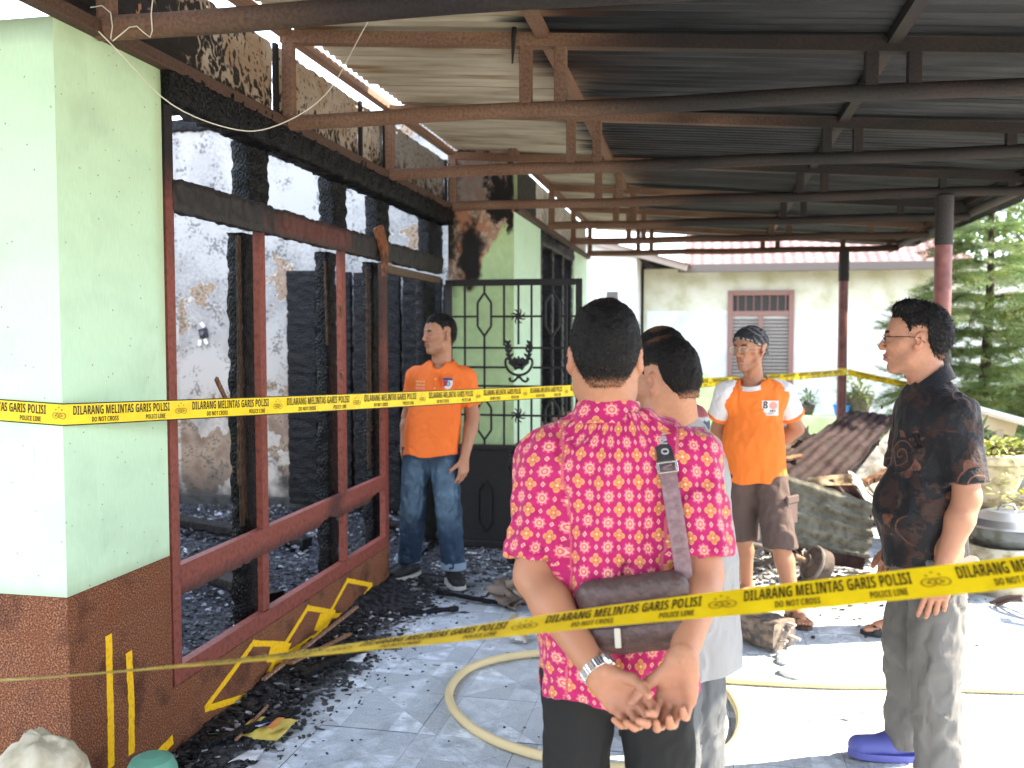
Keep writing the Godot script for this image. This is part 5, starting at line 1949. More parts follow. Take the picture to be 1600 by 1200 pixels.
func debris() -> void:
	rng.seed = 400
	var nz := fnl(401, 0.9, FastNoiseLite.TYPE_SIMPLEX_SMOOTH, 3)
	# low heap of cinders along the foot of the wall
	var rows := []
	for i in 260:
		var row := PackedVector3Array()
		var z := -2.75 - 4.1 * i / 259.0
		for k in 12:
			var t := k / 11.0
			var w := 0.17 + 0.12 * nz.get_noise_1d(z * 2.0) + 0.07 * nz.get_noise_1d(z * 9.0) + 0.04 * nz.get_noise_1d(z * 30.0) + 0.10 * sstep(-4.2, -5.0, z) * sstep(-5.6, -5.2, z)
			var hh := 0.035 + 0.04 * maxf(0.0, nz.get_noise_2d(z * 3.0, 7.0)) + 0.03 * sstep(-3.8, -4.6, z)
			if z < -5.4: hh *= 0.35
			row.append(Vector3(-1.884 + w * t, hh * (1.0 - t) * (1.0 - t * 0.4) + 0.02 * absf(nz.get_noise_2d(z * 14.0, t * 6.0)) * (1.0 - t) + 0.002, z))
		rows.append(row)
	var g := Geo.new()
	g.sheet(rows, 0.0)
	g.orient(Vector3.UP)
	for i in g.v.size():
		g.c[i] = Color(0.45, 0.45, 0.48)
	tag(part("cinder_heap", g, M.ash), "black heap of cinders along the foot of the brown dado", "debris", "", "stuff")
	var chips := [chip_mesh(402, 0.3), chip_mesh(403, 0.2), chip_mesh(404, 0.5)]
	rng.seed = 405
	for c in 3:
		var xs := []
		var cs := []
		for i in 3300:
			var x: float
			var z: float
			var r := rng.randf()
			var sz := rnd(0.003, 0.010)
			if r < 0.42:
				x = -1.87 + absf(rng.randfn()) * 0.20
				z = rnd(-6.6, -2.7)
				sz = rnd(0.004, 0.024) * (1.0 if x < -1.5 else 0.55)
			elif r < 0.72:
				x = rnd(-2.1, -0.7)
				z = -6.2 + rng.randfn() * 0.42
				sz = rnd(0.004, 0.018)
			elif r < 0.80:
				x = rnd(-1.8, 1.9)
				z = rnd(-7.5, -2.9)
				if nz.get_noise_2d(x * 2.0, z * 2.0) < 0.02: continue
			else:
				x = 0.35 + rng.randfn() * 0.45
				z = -6.2 + rng.randfn() * 0.42
				if rng.randf() < 0.4: continue
				sz = rnd(0.005, 0.03)
			if z > -6.72 and x < -1.875 and z < -5.35: x = maxf(x, -2.2)
			elif x < -1.875 or (z < -6.72 and x < -1.37): continue
			var heap := maxf(0.0, 0.05 * (1.0 - (x + 1.884) / 0.3)) if z > -5.4 else 0.0
			xs.append(Transform3D(Basis.from_euler(Vector3(rnd(-0.4, 0.4), rnd(0, 6), rnd(-0.4, 0.4))).scaled(Vector3(sz * (rnd(1.5, 4.5) if c == 1 and rng.randf() < 0.35 else 1.0), sz, sz)), Vector3(x, 0.002 + heap * rnd(0.2, 1.1), z)))
			var t := rnd(0.01, 0.05)
			if rng.randf() < 0.10: t = rnd(0.15, 0.5)
			elif x > -0.3 and rng.randf() < 0.4: t = rnd(0.08, 0.25)
			cs.append(Color(t, t, t * 1.05) if x < -0.3 else Color(t * 1.1, t * 1.0, t * 0.92))
		tag(many("charcoal_flakes", chips[c], M.flake, xs, cs), "loose charcoal flakes and cinders strewn over the floor", "debris", "charcoal strewn over the floor", "stuff")
	# same inside, with more pale plaster bits
	var xs := []
	var cs := []
	for i in 9000:
		var x := rnd(-5.6, -1.95)
		var z := rnd(-7.4, -2.9)
		var sz := rnd(0.008, 0.035)
		xs.append(Transform3D(Basis.from_euler(Vector3(rnd(-0.6, 0.6), rnd(0, 6), rnd(-0.6, 0.6))).scaled(Vector3.ONE * sz), Vector3(x, rnd(0.03, 0.09), z)))
		var t := rnd(0.012, 0.07) if nz.get_noise_2d(x * 1.5, z * 1.5) < 0.15 else rnd(0.05, 0.28)
		if rng.randf() < 0.05: t = rnd(0.2, 0.45)
		cs.append(Color(t * 0.97, t * 0.98, t * 1.08))
	tag(many("room_rubble", chips[0], M.flake, xs, cs), "black and grey rubble covering the burnt room's floor", "debris", "", "stuff")

func lumber(called: String, label: String, a: Vector3, b: Vector3, w: float, d: float, seed_: int, col: Color) -> void:
	var g := Geo.new()
	charred(g, a, b, w, d, Vector3.UP, seed_, 0.008, 0.11)
	for i in g.v.size(): g.c[i] = col
	tag(part(called, g, M.wood), label, "timber")

func small_things() -> void:
	burnt_sticks()
	rng.seed = 420
	# pale laths leaning along the foot of the wall
	var g := Geo.new()
	g.col = Color(1.1, 1.05, 1.0)
	g.bar(Vector3(-1.84, 0.075, -3.62), Vector3(-1.80, 0.105, -4.62), 0.02, 0.012, Vector3.UP, 0.002)
	tag(part("wood_lath", g, M.wood), "long pale lath lying on cinders under the red window frame", "lath")
	g = Geo.new()
	g.col = Color(0.9, 0.88, 0.85)
	g.bar(Vector3(-1.70, 0.04, -3.12), Vector3(-1.72, 0.05, -3.42), 0.012, 0.010, Vector3.UP, 0.002)
	tag(part("wood_lath", g, M.wood), "short pale stick beside the yellow snack packet", "lath")
	g = Geo.new()
	g.col = Color(0.75, 0.7, 0.6)
	g.bar(Vector3(-1.80, 0.085, -3.80), Vector3(-1.72, 0.06, -4.32), 0.022, 0.012, Vector3.UP, 0.002)
	tag(part("wood_lath", g, M.wood), "grey splintered lath lying parallel below the longer pale one", "lath")
	# snack packet
	var o := thing("snack_packet", "crumpled yellow snack packet with blue print on the floor", "packet", Vector3(-1.655, 0.03, -3.27))
	g = patch(Vector3(-0.10, 0, 0.07), Vector3(0.09, 0, 0.09), Vector3(0.10, 0.01, -0.08), Vector3(-0.08, 0.0, -0.07), 0.0, 0.0, 0.05, 421, Color(0.62, 0.48, 0.09), Color(0.75, 0.62, 0.16), 18, 14)
	part("wrapper", g, M.plain, o)
	g = patch(Vector3(-0.05, 0.016, 0.04), Vector3(0.0, 0.02, 0.05), Vector3(0.02, 0.02, -0.04), Vector3(-0.04, 0.014, -0.04), 0.0, 0.0, 0.03, 422, Color(0.10, 0.14, 0.35), Color(0.5, 0.55, 0.7), 10, 8)
	part("blue_print", g, M.plain, o)
	g = patch(Vector3(0.03, 0.02, 0.05), Vector3(0.06, 0.02, 0.06), Vector3(0.07, 0.022, -0.02), Vector3(0.04, 0.02, -0.03), 0.0, 0.0, 0.03, 423, Color(0.55, 0.16, 0.04), Color(0.65, 0.30, 0.06), 8, 8)
	part("red_print", g, M.plain, o)
	# paper scraps, one mesh each
	for s in [[Vector3(-1.615, 0.015, -4.10), 0.055, "crumpled white paper scrap near the middle of the floor edge"], [Vector3(-1.60, 0.02, -3.02), 0.05, "grey-white paper scrap in the cinders nearest the camera"], [Vector3(-1.52, 0.012, -2.98), 0.045, "flat blue-grey plastic scrap nearest the green pot"], [Vector3(-1.78, 0.012, -5.45), 0.05, "pale chip of plaster at the far foot of the window wall"]]:
		var r: float = s[1]
		g = patch(s[0] + Vector3(-r, 0, r), s[0] + Vector3(r, 0.006, r * 0.7), s[0] + Vector3(r * 0.8, 0.012, -r), s[0] + Vector3(-r * 0.6, 0.004, -r * 0.8), 0.0, 0.0, 0.035, 430 + int(r * 1000), Color(0.5, 0.51, 0.54), Color(0.68, 0.69, 0.7), 10, 10, 0.12)
		tag(part("paper_scrap", g, M.plain), s[2], "paper")
	# boulder and green bucket at the foot of the pillar
	g = Geo.new()
	g.ball(Transform3D(Basis(Vector3.UP, 0.4), Vector3(-1.64, 0.24, -2.02)), Vector3(0.155, 0.295, 0.15), 36, 26, 0.16, fnl(424, 0.14))
	tag(part("white_boulder", g, M.stone), "smooth whitish boulder standing before the green pillar's brown foot", "stone")
	o = thing("green_bucket", "dusty sea green plastic bucket upside down right of the white boulder", "bucket", Vector3(-1.50, 0.0, -2.28))
	g = Geo.new()
	g.col = Color(0.10, 0.27, 0.20)
	g.lathe([Vector2(0.001, 0.385), Vector2(0.03, 0.382), Vector2(0.055, 0.37), Vector2(0.068, 0.345), Vector2(0.10, 0.03), Vector2(0.108, 0.025), Vector2(0.108, 0.0), Vector2(0.095, 0.0)], 32, Transform3D())
	part("bucket_body", g, M.plain, o)
	g = Geo.new()
	g.col = Color(0.16, 0.34, 0.27)
	g.lathe([Vector2(0.078, 0.27), Vector2(0.084, 0.265), Vector2(0.086, 0.245), Vector2(0.078, 0.24)], 32, Transform3D())
	part("rim_band", g, M.plain, o)
	# hose: one loop and a run to the right
	var pts := PackedVector3Array()
	for p in [[-0.25, -4.40], [-0.55, -4.40], [-0.80, -4.33], [-0.987, -4.18], [-1.063, -4.0], [-1.05, -3.75], [-0.93, -3.52], [-0.73, -3.34], [-0.45, -3.24], [-0.2, -3.24], [0.0, -3.33], [0.12, -3.5], [0.16, -3.75], [0.13, -3.98], [0.07, -4.13]]:
		pts.append(Vector3(p[0], 0.019, p[1]))
	g = Geo.new()
	g.tube(smooth(pts, 6), 0.0185, 10)
	tag(part("garden_hose", g, M.hose), "cream hose lying in a big loop on the floor", "hose")
	pts = PackedVector3Array()
	for p in [[-0.35, -4.22], [0.1, -4.18], [0.57, -4.21], [0.85, -4.26], [1.4, -4.32], [2.2, -4.5]]:
		pts.append(Vector3(p[0], 0.015, p[1]))
	g = Geo.new()
	g.tube(smooth(pts, 6), 0.015, 10)
	tag(part("garden_hose", g, M.hose), "cream hose running straight across the sunlit floor", "hose")
	# burnt post butt lying beyond the hose
	o = thing("burnt_log", "grey charred square log lying on the floor behind grey shirt man", "log", Vector3(0.0, 0, 0))
	g = Geo.new()
	charred(g, Vector3(-0.15, 0.10, -5.15), Vector3(0.40, 0.085, -4.66), 0.17, 0.14, Vector3.UP, 440, 0.014, 0.3)
	part("log_body", g, M.logwood, o)
	for k in 7:
		g = Geo.new()
		g.col = Color(0.30, 0.26, 0.23)
		var e := Vector3(0.385 + rnd(-0.03, 0.03), 0.045 + 0.016 * k, -4.66 + rnd(-0.05, 0.05))
		g.bar(e, e + Vector3(rnd(0.03, 0.07), rnd(-0.02, 0.02), rnd(0.02, 0.06)), rnd(0.012, 0.03), 0.012, Vector3.UP, 0.002)
		part("splinter", g, M.plain, o)
	# plaster chunks trailing from the log
	for s in [[Vector3(0.44, 0.012, -4.36), 0.085, 0.03], [Vector3(0.41, 0.012, -4.50), 0.06, 0.022], [Vector3(0.39, 0.012, -4.58), 0.04, 0.02]]:
		g = Geo.new()
		g.ball(Transform3D(Basis(Vector3.UP, s[1] * 40.0), s[0]), Vector3(s[1], s[2], s[1] * 0.8), 16, 10, 0.35, fnl(441, 0.25))
		g.col = Color(0.75, 0.74, 0.72)
		for i in g.c.size(): g.c[i] = Color(0.78, 0.77, 0.76)
		tag(part("plaster_chunk", g, M.plain), ["largest white plaster chunk on the floor by the hose", "middle white plaster chunk between the log and larger chunk", "smallest white plaster chunk touching the log's end"][[0.085, 0.06, 0.04].find(s[1])], "plaster", "plaster chunks by the log")
	# cloth-like burnt lump by the magenta man's elbow
	g = Geo.new()
	for k in 6:
		var tone := rnd(0.5, 1.0)
		var c := Vector3(-1.0 + rnd(-0.07, 0.07), 0.03 + 0.03 * k, -5.2 + rnd(-0.07, 0.07))
		var e := Vector3(0.15, rnd(-0.03, 0.05), 0.0).rotated(Vector3.UP, rnd(0, 6))
		var f := Vector3(0.0, rnd(-0.04, 0.04), 0.10).rotated(Vector3.UP, rnd(-1, 1))
		var pg := patch(c - e - f, c + e - f, c + e + f, c - e + f, 0.0, 0.0, 0.10, 453 + k, Color(0.40, 0.31, 0.25) * tone, Color(0.16, 0.11, 0.085) * tone, 16, 12, 0.15)
		g.v.append_array(pg.v)
		g.n.append_array(pg.n)
		g.t.append_array(pg.t)
		g.c.append_array(pg.c)
	tag(part("burnt_rags", g, M.plain), "heap of scorched brown rags on the floor mid picture", "rags")
	g = patch(Vector3(-0.98, 0.02, -4.52), Vector3(-0.86, 0.02, -4.50), Vector3(-0.87, 0.10, -4.66), Vector3(-0.97, 0.11, -4.68), 0.0, 0.0, 0.06, 452, Color(0.62, 0.58, 0.52), Color(0.30, 0.22, 0.14), 14, 14, 0.1)
	tag(part("burnt_cloth", g, M.plain), "off-white scorched cloth on the floor inside the hose loop", "cloth")
	# wheel hub with axle
	o = thing("wheel_hub", "rusty motorcycle wheel hub with axle on the littered ground", "wheel hub", Vector3(0.70, 0.11, -6.05))
	var tilt := Basis(Vector3(0.2, 0.3, 1.0).normalized(), 1.2)
	g = Geo.new()
	g.col = Color(0.11, 0.085, 0.07)
	g.lathe([Vector2(0.001, -0.07), Vector2(0.10, -0.07), Vector2(0.115, -0.06), Vector2(0.115, 0.02), Vector2(0.095, 0.035), Vector2(0.05, 0.045), Vector2(0.045, 0.07), Vector2(0.001, 0.07)], 28, Transform3D(tilt, Vector3.ZERO))
	part("drum", g, M.sheetmetal, o)
	g = Geo.new()
	g.col = Color(0.20, 0.18, 0.165)
	g.lathe([Vector2(0.085, 0.028), Vector2(0.115, 0.03), Vector2(0.12, 0.02), Vector2(0.115, 0.01)], 28, Transform3D(tilt, Vector3.ZERO))
	part("rim_ring", g, M.sheetmetal, o)
	g = Geo.new()
	g.col = Color(0.30, 0.20, 0.14)
	g.tube(PackedVector3Array([tilt * Vector3(0, -0.1, 0), tilt * Vector3(0, 0.15, 0)]), [0.018, 0.016], 12)
	part("axle", g, M.sheetmetal, o)
	# a bare wheel rim seen edge on between the legs
	g = Geo.new()
	g.col = Color(0.16, 0.13, 0.11)
	var ring := PackedVector3Array()
	for k in 33:
		var a := TAU * k / 32.0
		ring.append(Vector3(0.27 + 0.20 * cos(a), 0.12 + 0.10 * sin(a), -6.2 + 0.14 * sin(a)))
	g.tube(ring, 0.018, 8)
	o = thing("scrap_rim", "burnt out spoked wheel lying behind the older man's legs", "wheel rim")
	part("rim", g, M.sheetmetal, o)
	for k in 9:
		g = Geo.new()
		g.col = Color(0.16, 0.13, 0.11)
		var a := TAU * k / 9.0
		g.tube(PackedVector3Array([Vector3(0.27, 0.12, -6.2), Vector3(0.27 + 0.2 * cos(a), 0.12 + 0.1 * sin(a), -6.2 + 0.14 * sin(a))]), 0.004, 5)
		part("spoke", g, M.sheetmetal, o)
	# nests of wire
	for w in [[Vector3(0.05, 0.06, -5.95), "tangle of burnt wire left of the older man's legs"], [Vector3(0.60, 0.05, -6.35), "tangle of burnt wire in front of the grey sheet metal"], [Vector3(0.2, 0.02, -5.35), "loose pale wire curls by the older man's left foot"]]:
		g = Geo.new()
		for k in 9:
			var tone := rnd(0.06, 0.3)
			g.col = Color(tone, tone * 0.85, tone * 0.7)
			var c: Vector3 = w[0]
			var pp := PackedVector3Array()
			var r := rnd(0.06, 0.13)
			var ax := Vector3(rnd(-1, 1), rnd(0.4, 1), rnd(-1, 1)).normalized()
			var bx := ax.cross(Vector3.RIGHT).normalized()
			var by := ax.cross(bx)
			c += Vector3(rnd(-0.1, 0.1), rnd(0, 0.05), rnd(-0.08, 0.08))
			for j in 22:
				var a := j * 0.42
				var q := c + (bx * cos(a) + by * sin(a)) * r * (1.0 + 0.2 * sin(j * 1.3 + k))
				q.y = maxf(q.y, 0.006)
				pp.append(q)
			g.tube(pp, 0.0028, 5)
		tag(part("wire_tangle", g, M.plain), w[1], "wire")
	# the heap of torn roofing
	var brown := Color(0.024, 0.011, 0.011)
	var brown2 := Color(0.046, 0.022, 0.021)
	g = patch(Vector3(0.42, 0.13, -6.55), Vector3(0.48, 0.62, -6.72), Vector3(1.15, 0.42, -6.58), Vector3(1.08, 0.05, -6.43), 5.0, 0.012, 0.03, 460, Color(0.15, 0.145, 0.11), Color(0.22, 0.215, 0.17), 60, 24, 0.05)
	tag(part("roofing_sheet", g, M.sheetmetal), "grey-green torn roofing sheet standing on edge nearest the camera", "sheet metal")
	g = patch(Vector3(0.42, 0.04, -6.52), Vector3(0.42, 0.14, -6.50), Vector3(1.06, 0.08, -6.42), Vector3(1.05, 0.0, -6.42), 0.8, 0.008, 0.02, 461, brown, brown2, 12, 20, 0.03)
	tag(part("roofing_strip", g, M.sheetmetal), "dark red strip along the bottom of the grey-green sheet", "sheet metal")
	g = patch(Vector3(0.40, 0.56, -6.85), Vector3(0.92, 0.47, -6.80), Vector3(1.62, 0.88, -8.3), Vector3(1.22, 0.92, -8.3), 6.0, 0.005, 0.03, 462, brown, brown2, 60, 22, 0.02)
	tag(part("roofing_sheet", g, M.sheetmetal), "long red-brown corrugated sheet sloping up away from the camera", "sheet metal")
	g = patch(Vector3(0.98, 0.44, -6.95), Vector3(1.02, 0.42, -6.93), Vector3(1.70, 0.86, -8.25), Vector3(1.64, 0.90, -8.28), 0.0, 0.0, 0.02, 463, Color(0.12, 0.12, 0.12), Color(0.30, 0.29, 0.27), 8, 24, 0.03)
	tag(part("ridge_strip", g, M.sheetmetal), "grey sooty flashing along the long red-brown sheet", "sheet metal")
	g = patch(Vector3(0.66, 0.50, -6.72), Vector3(0.72, 0.56, -6.72), Vector3(1.02, 0.60, -6.75), Vector3(1.00, 0.53, -6.65), 0.0, 0.0, 0.05, 464, Color(0.34, 0.24, 0.14), Color(0.55, 0.45, 0.32), 16, 18, 0.08)
	tag(part("bent_sheet", g, M.sheetmetal), "buckled tan sheet folded over the top of the heap", "sheet metal")
	g = patch(Vector3(0.98, 0.60, -6.75), Vector3(1.02, 0.60, -6.80), Vector3(1.32, 0.24, -6.7), Vector3(1.24, 0.20, -6.6), 0.0, 0.0, 0.04, 465, Color(0.66, 0.60, 0.56), Color(0.75, 0.70, 0.66), 12, 20, 0.05)
	tag(part("bent_sheet", g, M.sheetmetal), "bright bent strip falling down the heap's right side", "sheet metal")
	g = patch(Vector3(0.72, 0.50, -6.70), Vector3(0.98, 0.58, -6.74), Vector3(1.24, 0.22, -6.62), Vector3(1.02, 0.30, -6.58), 2.5, 0.02, 0.03, 466, brown, Color(0.13, 0.07, 0.055), 34, 18, 0.03)
	tag(part("roofing_sheet", g, M.sheetmetal), "crumpled red-brown sheet tucked under the bright bent strip", "sheet metal")
	g = patch(Vector3(1.0, 0.40, -7.4), Vector3(1.55, 0.34, -7.1), Vector3(1.75, 0.62, -8.0), Vector3(1.25, 0.72, -8.1), 3.0, 0.012, 0.06, 467, Color(0.20, 0.19, 0.17), Color(0.34, 0.32, 0.28), 30, 18, 0.05)
	tag(part("roofing_sheet", g, M.sheetmetal), "grey sheet lying at the back right of the heap", "sheet metal")
	g = patch(Vector3(0.40, 0.52, -7.3), Vector3(0.70, 0.46, -7.2), Vector3(0.95, 0.78, -7.9), Vector3(0.62, 0.86, -8.0), 2.0, 0.01, 0.10, 468, Color(0.05, 0.04, 0.035), Color(0.13, 0.09, 0.07), 24, 16, 0.12)
	tag(part("scorched_sheet", g, M.sheetmetal), "black scorched sheet with torn edge behind the older man", "sheet metal")
	g = patch(Vector3(0.35, 0.42, -7.2), Vector3(0.74, 0.36, -7.1), Vector3(0.78, 0.58, -7.6), Vector3(0.40, 0.62, -7.6), 0.0, 0.0, 0.08, 469, Color(0.22, 0.22, 0.22), Color(0.4, 0.4, 0.4), 16, 14, 0.08)
	tag(part("ash_board", g, M.sheetmetal), "grey ash covered board in the heap beside the older man", "board")
	g = patch(Vector3(1.22, 0.0, -6.2), Vector3(1.16, 0.33, -6.25), Vector3(1.34, 0.37, -6.4), Vector3(1.42, 0.02, -6.3), 1.0, 0.01, 0.02, 470, Color(0.23, 0.10, 0.07), Color(0.3, 0.15, 0.1), 12, 12, 0.04)
	tag(part("roofing_sheet", g, M.sheetmetal), "small red-brown sheet end just left of black batik man's hip", "sheet metal")
	lumber("burnt_rafter", "burnt rafter under the heap of roofing sheets", Vector3(0.3, 0.22, -7.0), Vector3(1.7, 0.30, -7.3), 0.10, 0.10, 471, Color(0.35, 0.33, 0.32))
	lumber("burnt_rafter", "burnt rafter sticking out at the heap's back left", Vector3(0.3, 0.10, -7.5), Vector3(0.78, 0.70, -7.7), 0.07, 0.07, 472, Color(0.3, 0.3, 0.31))
	lumber("burnt_rafter", "light brown plank end lying across the heap beside older man's waist", Vector3(0.42, 0.60, -7.1), Vector3(0.72, 0.66, -7.15), 0.10, 0.025, 473, Color(1.1, 0.95, 0.85))
	lumber("burnt_rafter", "burnt rafter slanting over the heap's right end", Vector3(1.1, 0.45, -7.1), Vector3(1.75, 0.75, -7.3), 0.08, 0.04, 474, Color(0.8, 0.7, 0.6))
	for k in 7:
		var c := Vector3(rnd(0.35, 1.6), rnd(0.04, 0.2), rnd(-7.9, -6.9))
		g = Geo.new()
		var tone := rnd(0.08, 0.4)
		g.ball(Transform3D(Basis.from_euler(Vector3(rnd(0, 6), rnd(0, 6), 0)), c), Vector3(rnd(0.07, 0.14), rnd(0.04, 0.08), rnd(0.06, 0.12)), 14, 9, 0.4, fnl(480 + k, 0.2))
		for i in g.c.size(): g.c[i] = Color(tone, tone * 0.95, tone * 0.9)
		tag(part("rubble_lump", g, M.plain), ["lump of burnt rubble under the long red-brown sheet's near end", "lump of rubble at the heap's back left corner", "lump of rubble behind the standing grey-green sheet", "lump of rubble below the black scorched sheet", "lump of rubble at the heap's right foot", "lump of rubble in the middle of the heap", "lump of rubble farthest back under the heap"][k], "rubble", "rubble under the roofing heap")

func burnt_sticks() -> void:
	# charred lengths of timber lying about, each told by where it lies
	var list := [
		[Vector3(-1.72, 0.05, -3.75), Vector3(-1.60, 0.03, -4.25), 0.035, "charred stick lying just off the cinders below the red frame"],
		[Vector3(-1.60, 0.04, -4.75), Vector3(-1.34, 0.02, -4.98), 0.03, "charred stick end pointing out from the cinders by the far yellow outline"],
		[Vector3(-1.55, 0.03, -5.25), Vector3(-1.15, 0.025, -5.12), 0.028, "thin charred stick on the floor right before the polo man's shoes"],
		[Vector3(-1.30, 0.03, -6.15), Vector3(-0.95, 0.025, -5.95), 0.04, "short charred timber on the floor in front of the iron gate"],
		[Vector3(-1.05, 0.03, -6.28), Vector3(-0.75, 0.03, -6.22), 0.05, "charred block on the floor under the iron gate's free end"],
		[Vector3(-1.78, 0.06, -3.0), Vector3(-1.60, 0.03, -3.45), 0.03, "charred stick under the yellow snack packet"],
		[Vector3(-3.2, 0.12, -5.2), Vector3(-2.2, 0.16, -4.5), 0.09, "fallen charred beam lying slantwise inside the burnt room"],
		[Vector3(-4.0, 0.14, -6.4), Vector3(-2.7, 0.10, -6.0), 0.10, "fallen charred beam near the burnt room's back wall"],
		[Vector3(-2.9, 0.10, -4.0), Vector3(-2.25, 0.10, -3.5), 0.07, "short fallen charred beam behind the near window panes"],
		[Vector3(-2.6, 0.08, -6.9), Vector3(-2.0, 0.12, -6.6), 0.07, "charred beam on the floor inside the burnt doorway"],
	]
	for k in list.size():
		var g := Geo.new()
		charred(g, list[k][0], list[k][1], list[k][2], list[k][2] * 0.8, Vector3.UP, 520 + k, 0.006, 0.05)
		tag(part("charred_timber", g, M.char_), list[k][3], "timber", "charred timber lying about")

func smooth(p: PackedVector3Array, k: int) -> PackedVector3Array:
	var out := PackedVector3Array()
	for i in p.size() - 1:
		var a := p[maxi(i - 1, 0)]
		var b := p[i]
		var c := p[i + 1]
		var d := p[mini(i + 2, p.size() - 1)]
		for j in k:
			out.append(b.cubic_interpolate(c, a, d, float(j) / k))
	out.append(p[p.size() - 1])
	return out
# ---------------------------------------------------------------- people
const SKIN := Color(0.40, 0.195, 0.115)

# one hand: Y along the fingers, Z out of the palm; side +1 right hand, -1 left hand
func hand(bag: Bag, at: Vector3, dirn: Vector3, palm: Vector3, side: float, curls: Array, thumb: float, skin: Color, s := 1.0, spread := 0.06) -> void:
	var y := dirn.normalized()
	var z := (palm - y * palm.dot(y)).normalized()
	var x := y.cross(z)
	var f := Field.new(Vector3(-0.085, -0.05, -0.05), Vector3(0.085, 0.20, 0.115), 0.0031)
	var zz := Vector3(0, 0, 1)
	f.cap(Vector3(0, -0.004, 0), Vector3(0, 0.014, 0), 0.0285, 0.028, 0.01, zz, 0.80)
	var fx := [0.029, 0.0095, -0.0105, -0.029]
	var fy := [0.088, 0.093, 0.088, 0.077]
	for i in 4:
		f.cap(Vector3(fx[i] * side * 0.45, 0.008, 0), Vector3(fx[i] * side, fy[i], 0.0), 0.0155, 0.0118, 0.014)
	f.cap(Vector3(0.014 * side, 0.012, 0.006), Vector3(0.028 * side, 0.052, 0.010), 0.015, 0.0135, 0.014)
	f.cap(Vector3(-0.018 * side, 0.014, 0.006), Vector3(-0.029 * side, 0.058, 0.006), 0.0125, 0.011, 0.014)
	var ln := [[0.043, 0.026, 0.021], [0.048, 0.030, 0.022], [0.044, 0.028, 0.022], [0.034, 0.021, 0.019]]
	for i in 4:
		var p := Vector3(fx[i] * side, fy[i], 0.0)
		var a := 0.0
		var c: float = curls[i]
		var sx := spread * (1.5 - i) * side
		for k in 3:
			a += c * [0.85, 1.15, 0.75][k]
			var q: Vector3 = p + Vector3(sx * cos(a), cos(a), sin(a)).normalized() * ln[i][k]
			var r0: float = [0.0098, 0.0090, 0.0083][k] * (0.9 if i == 3 else 1.0)
			var r1: float = [0.0090, 0.0083, 0.0070][k] * (0.9 if i == 3 else 1.0)
			f.cap(p, q, r0, r1, 0.0035)
			p = q
	# thumb from the side of the palm near its base
	var tp := Vector3(0.022 * side, 0.026, 0.008)
	for k in 3:
		var b: float = thumb * [0.5, 1.0, 1.5][k]
		var d := Vector3(side * (0.74 - 0.75 * b), 0.66, 0.22 + 0.62 * b).normalized()
		var q: Vector3 = tp + d * [0.042, 0.032, 0.025][k]
		f.cap(tp, q, [0.0145, 0.0112, 0.0102][k], [0.0112, 0.0100, 0.0078][k], 0.006)
		tp = q
	var nz := fnl(77, 60.0, FastNoiseLite.TYPE_SIMPLEX_SMOOTH, 2)
	var tips := skin.lerp(Color(0.42, 0.20, 0.15), 0.55)
	f.nets(bag, Transform3D(Basis(x, y, z).scaled(Vector3.ONE * s), at), func(p, g):
		var t := sstep(0.09, 0.16, p.y) * 0.4
		var q := skin.lerp(tips, clampf(t + 0.5 * sstep(0.3, 0.9, g.z) * sstep(0.0, 0.04, p.y), 0, 1))
		return q * (1.0 + 0.08 * nz.get_noise_3dv(p)))

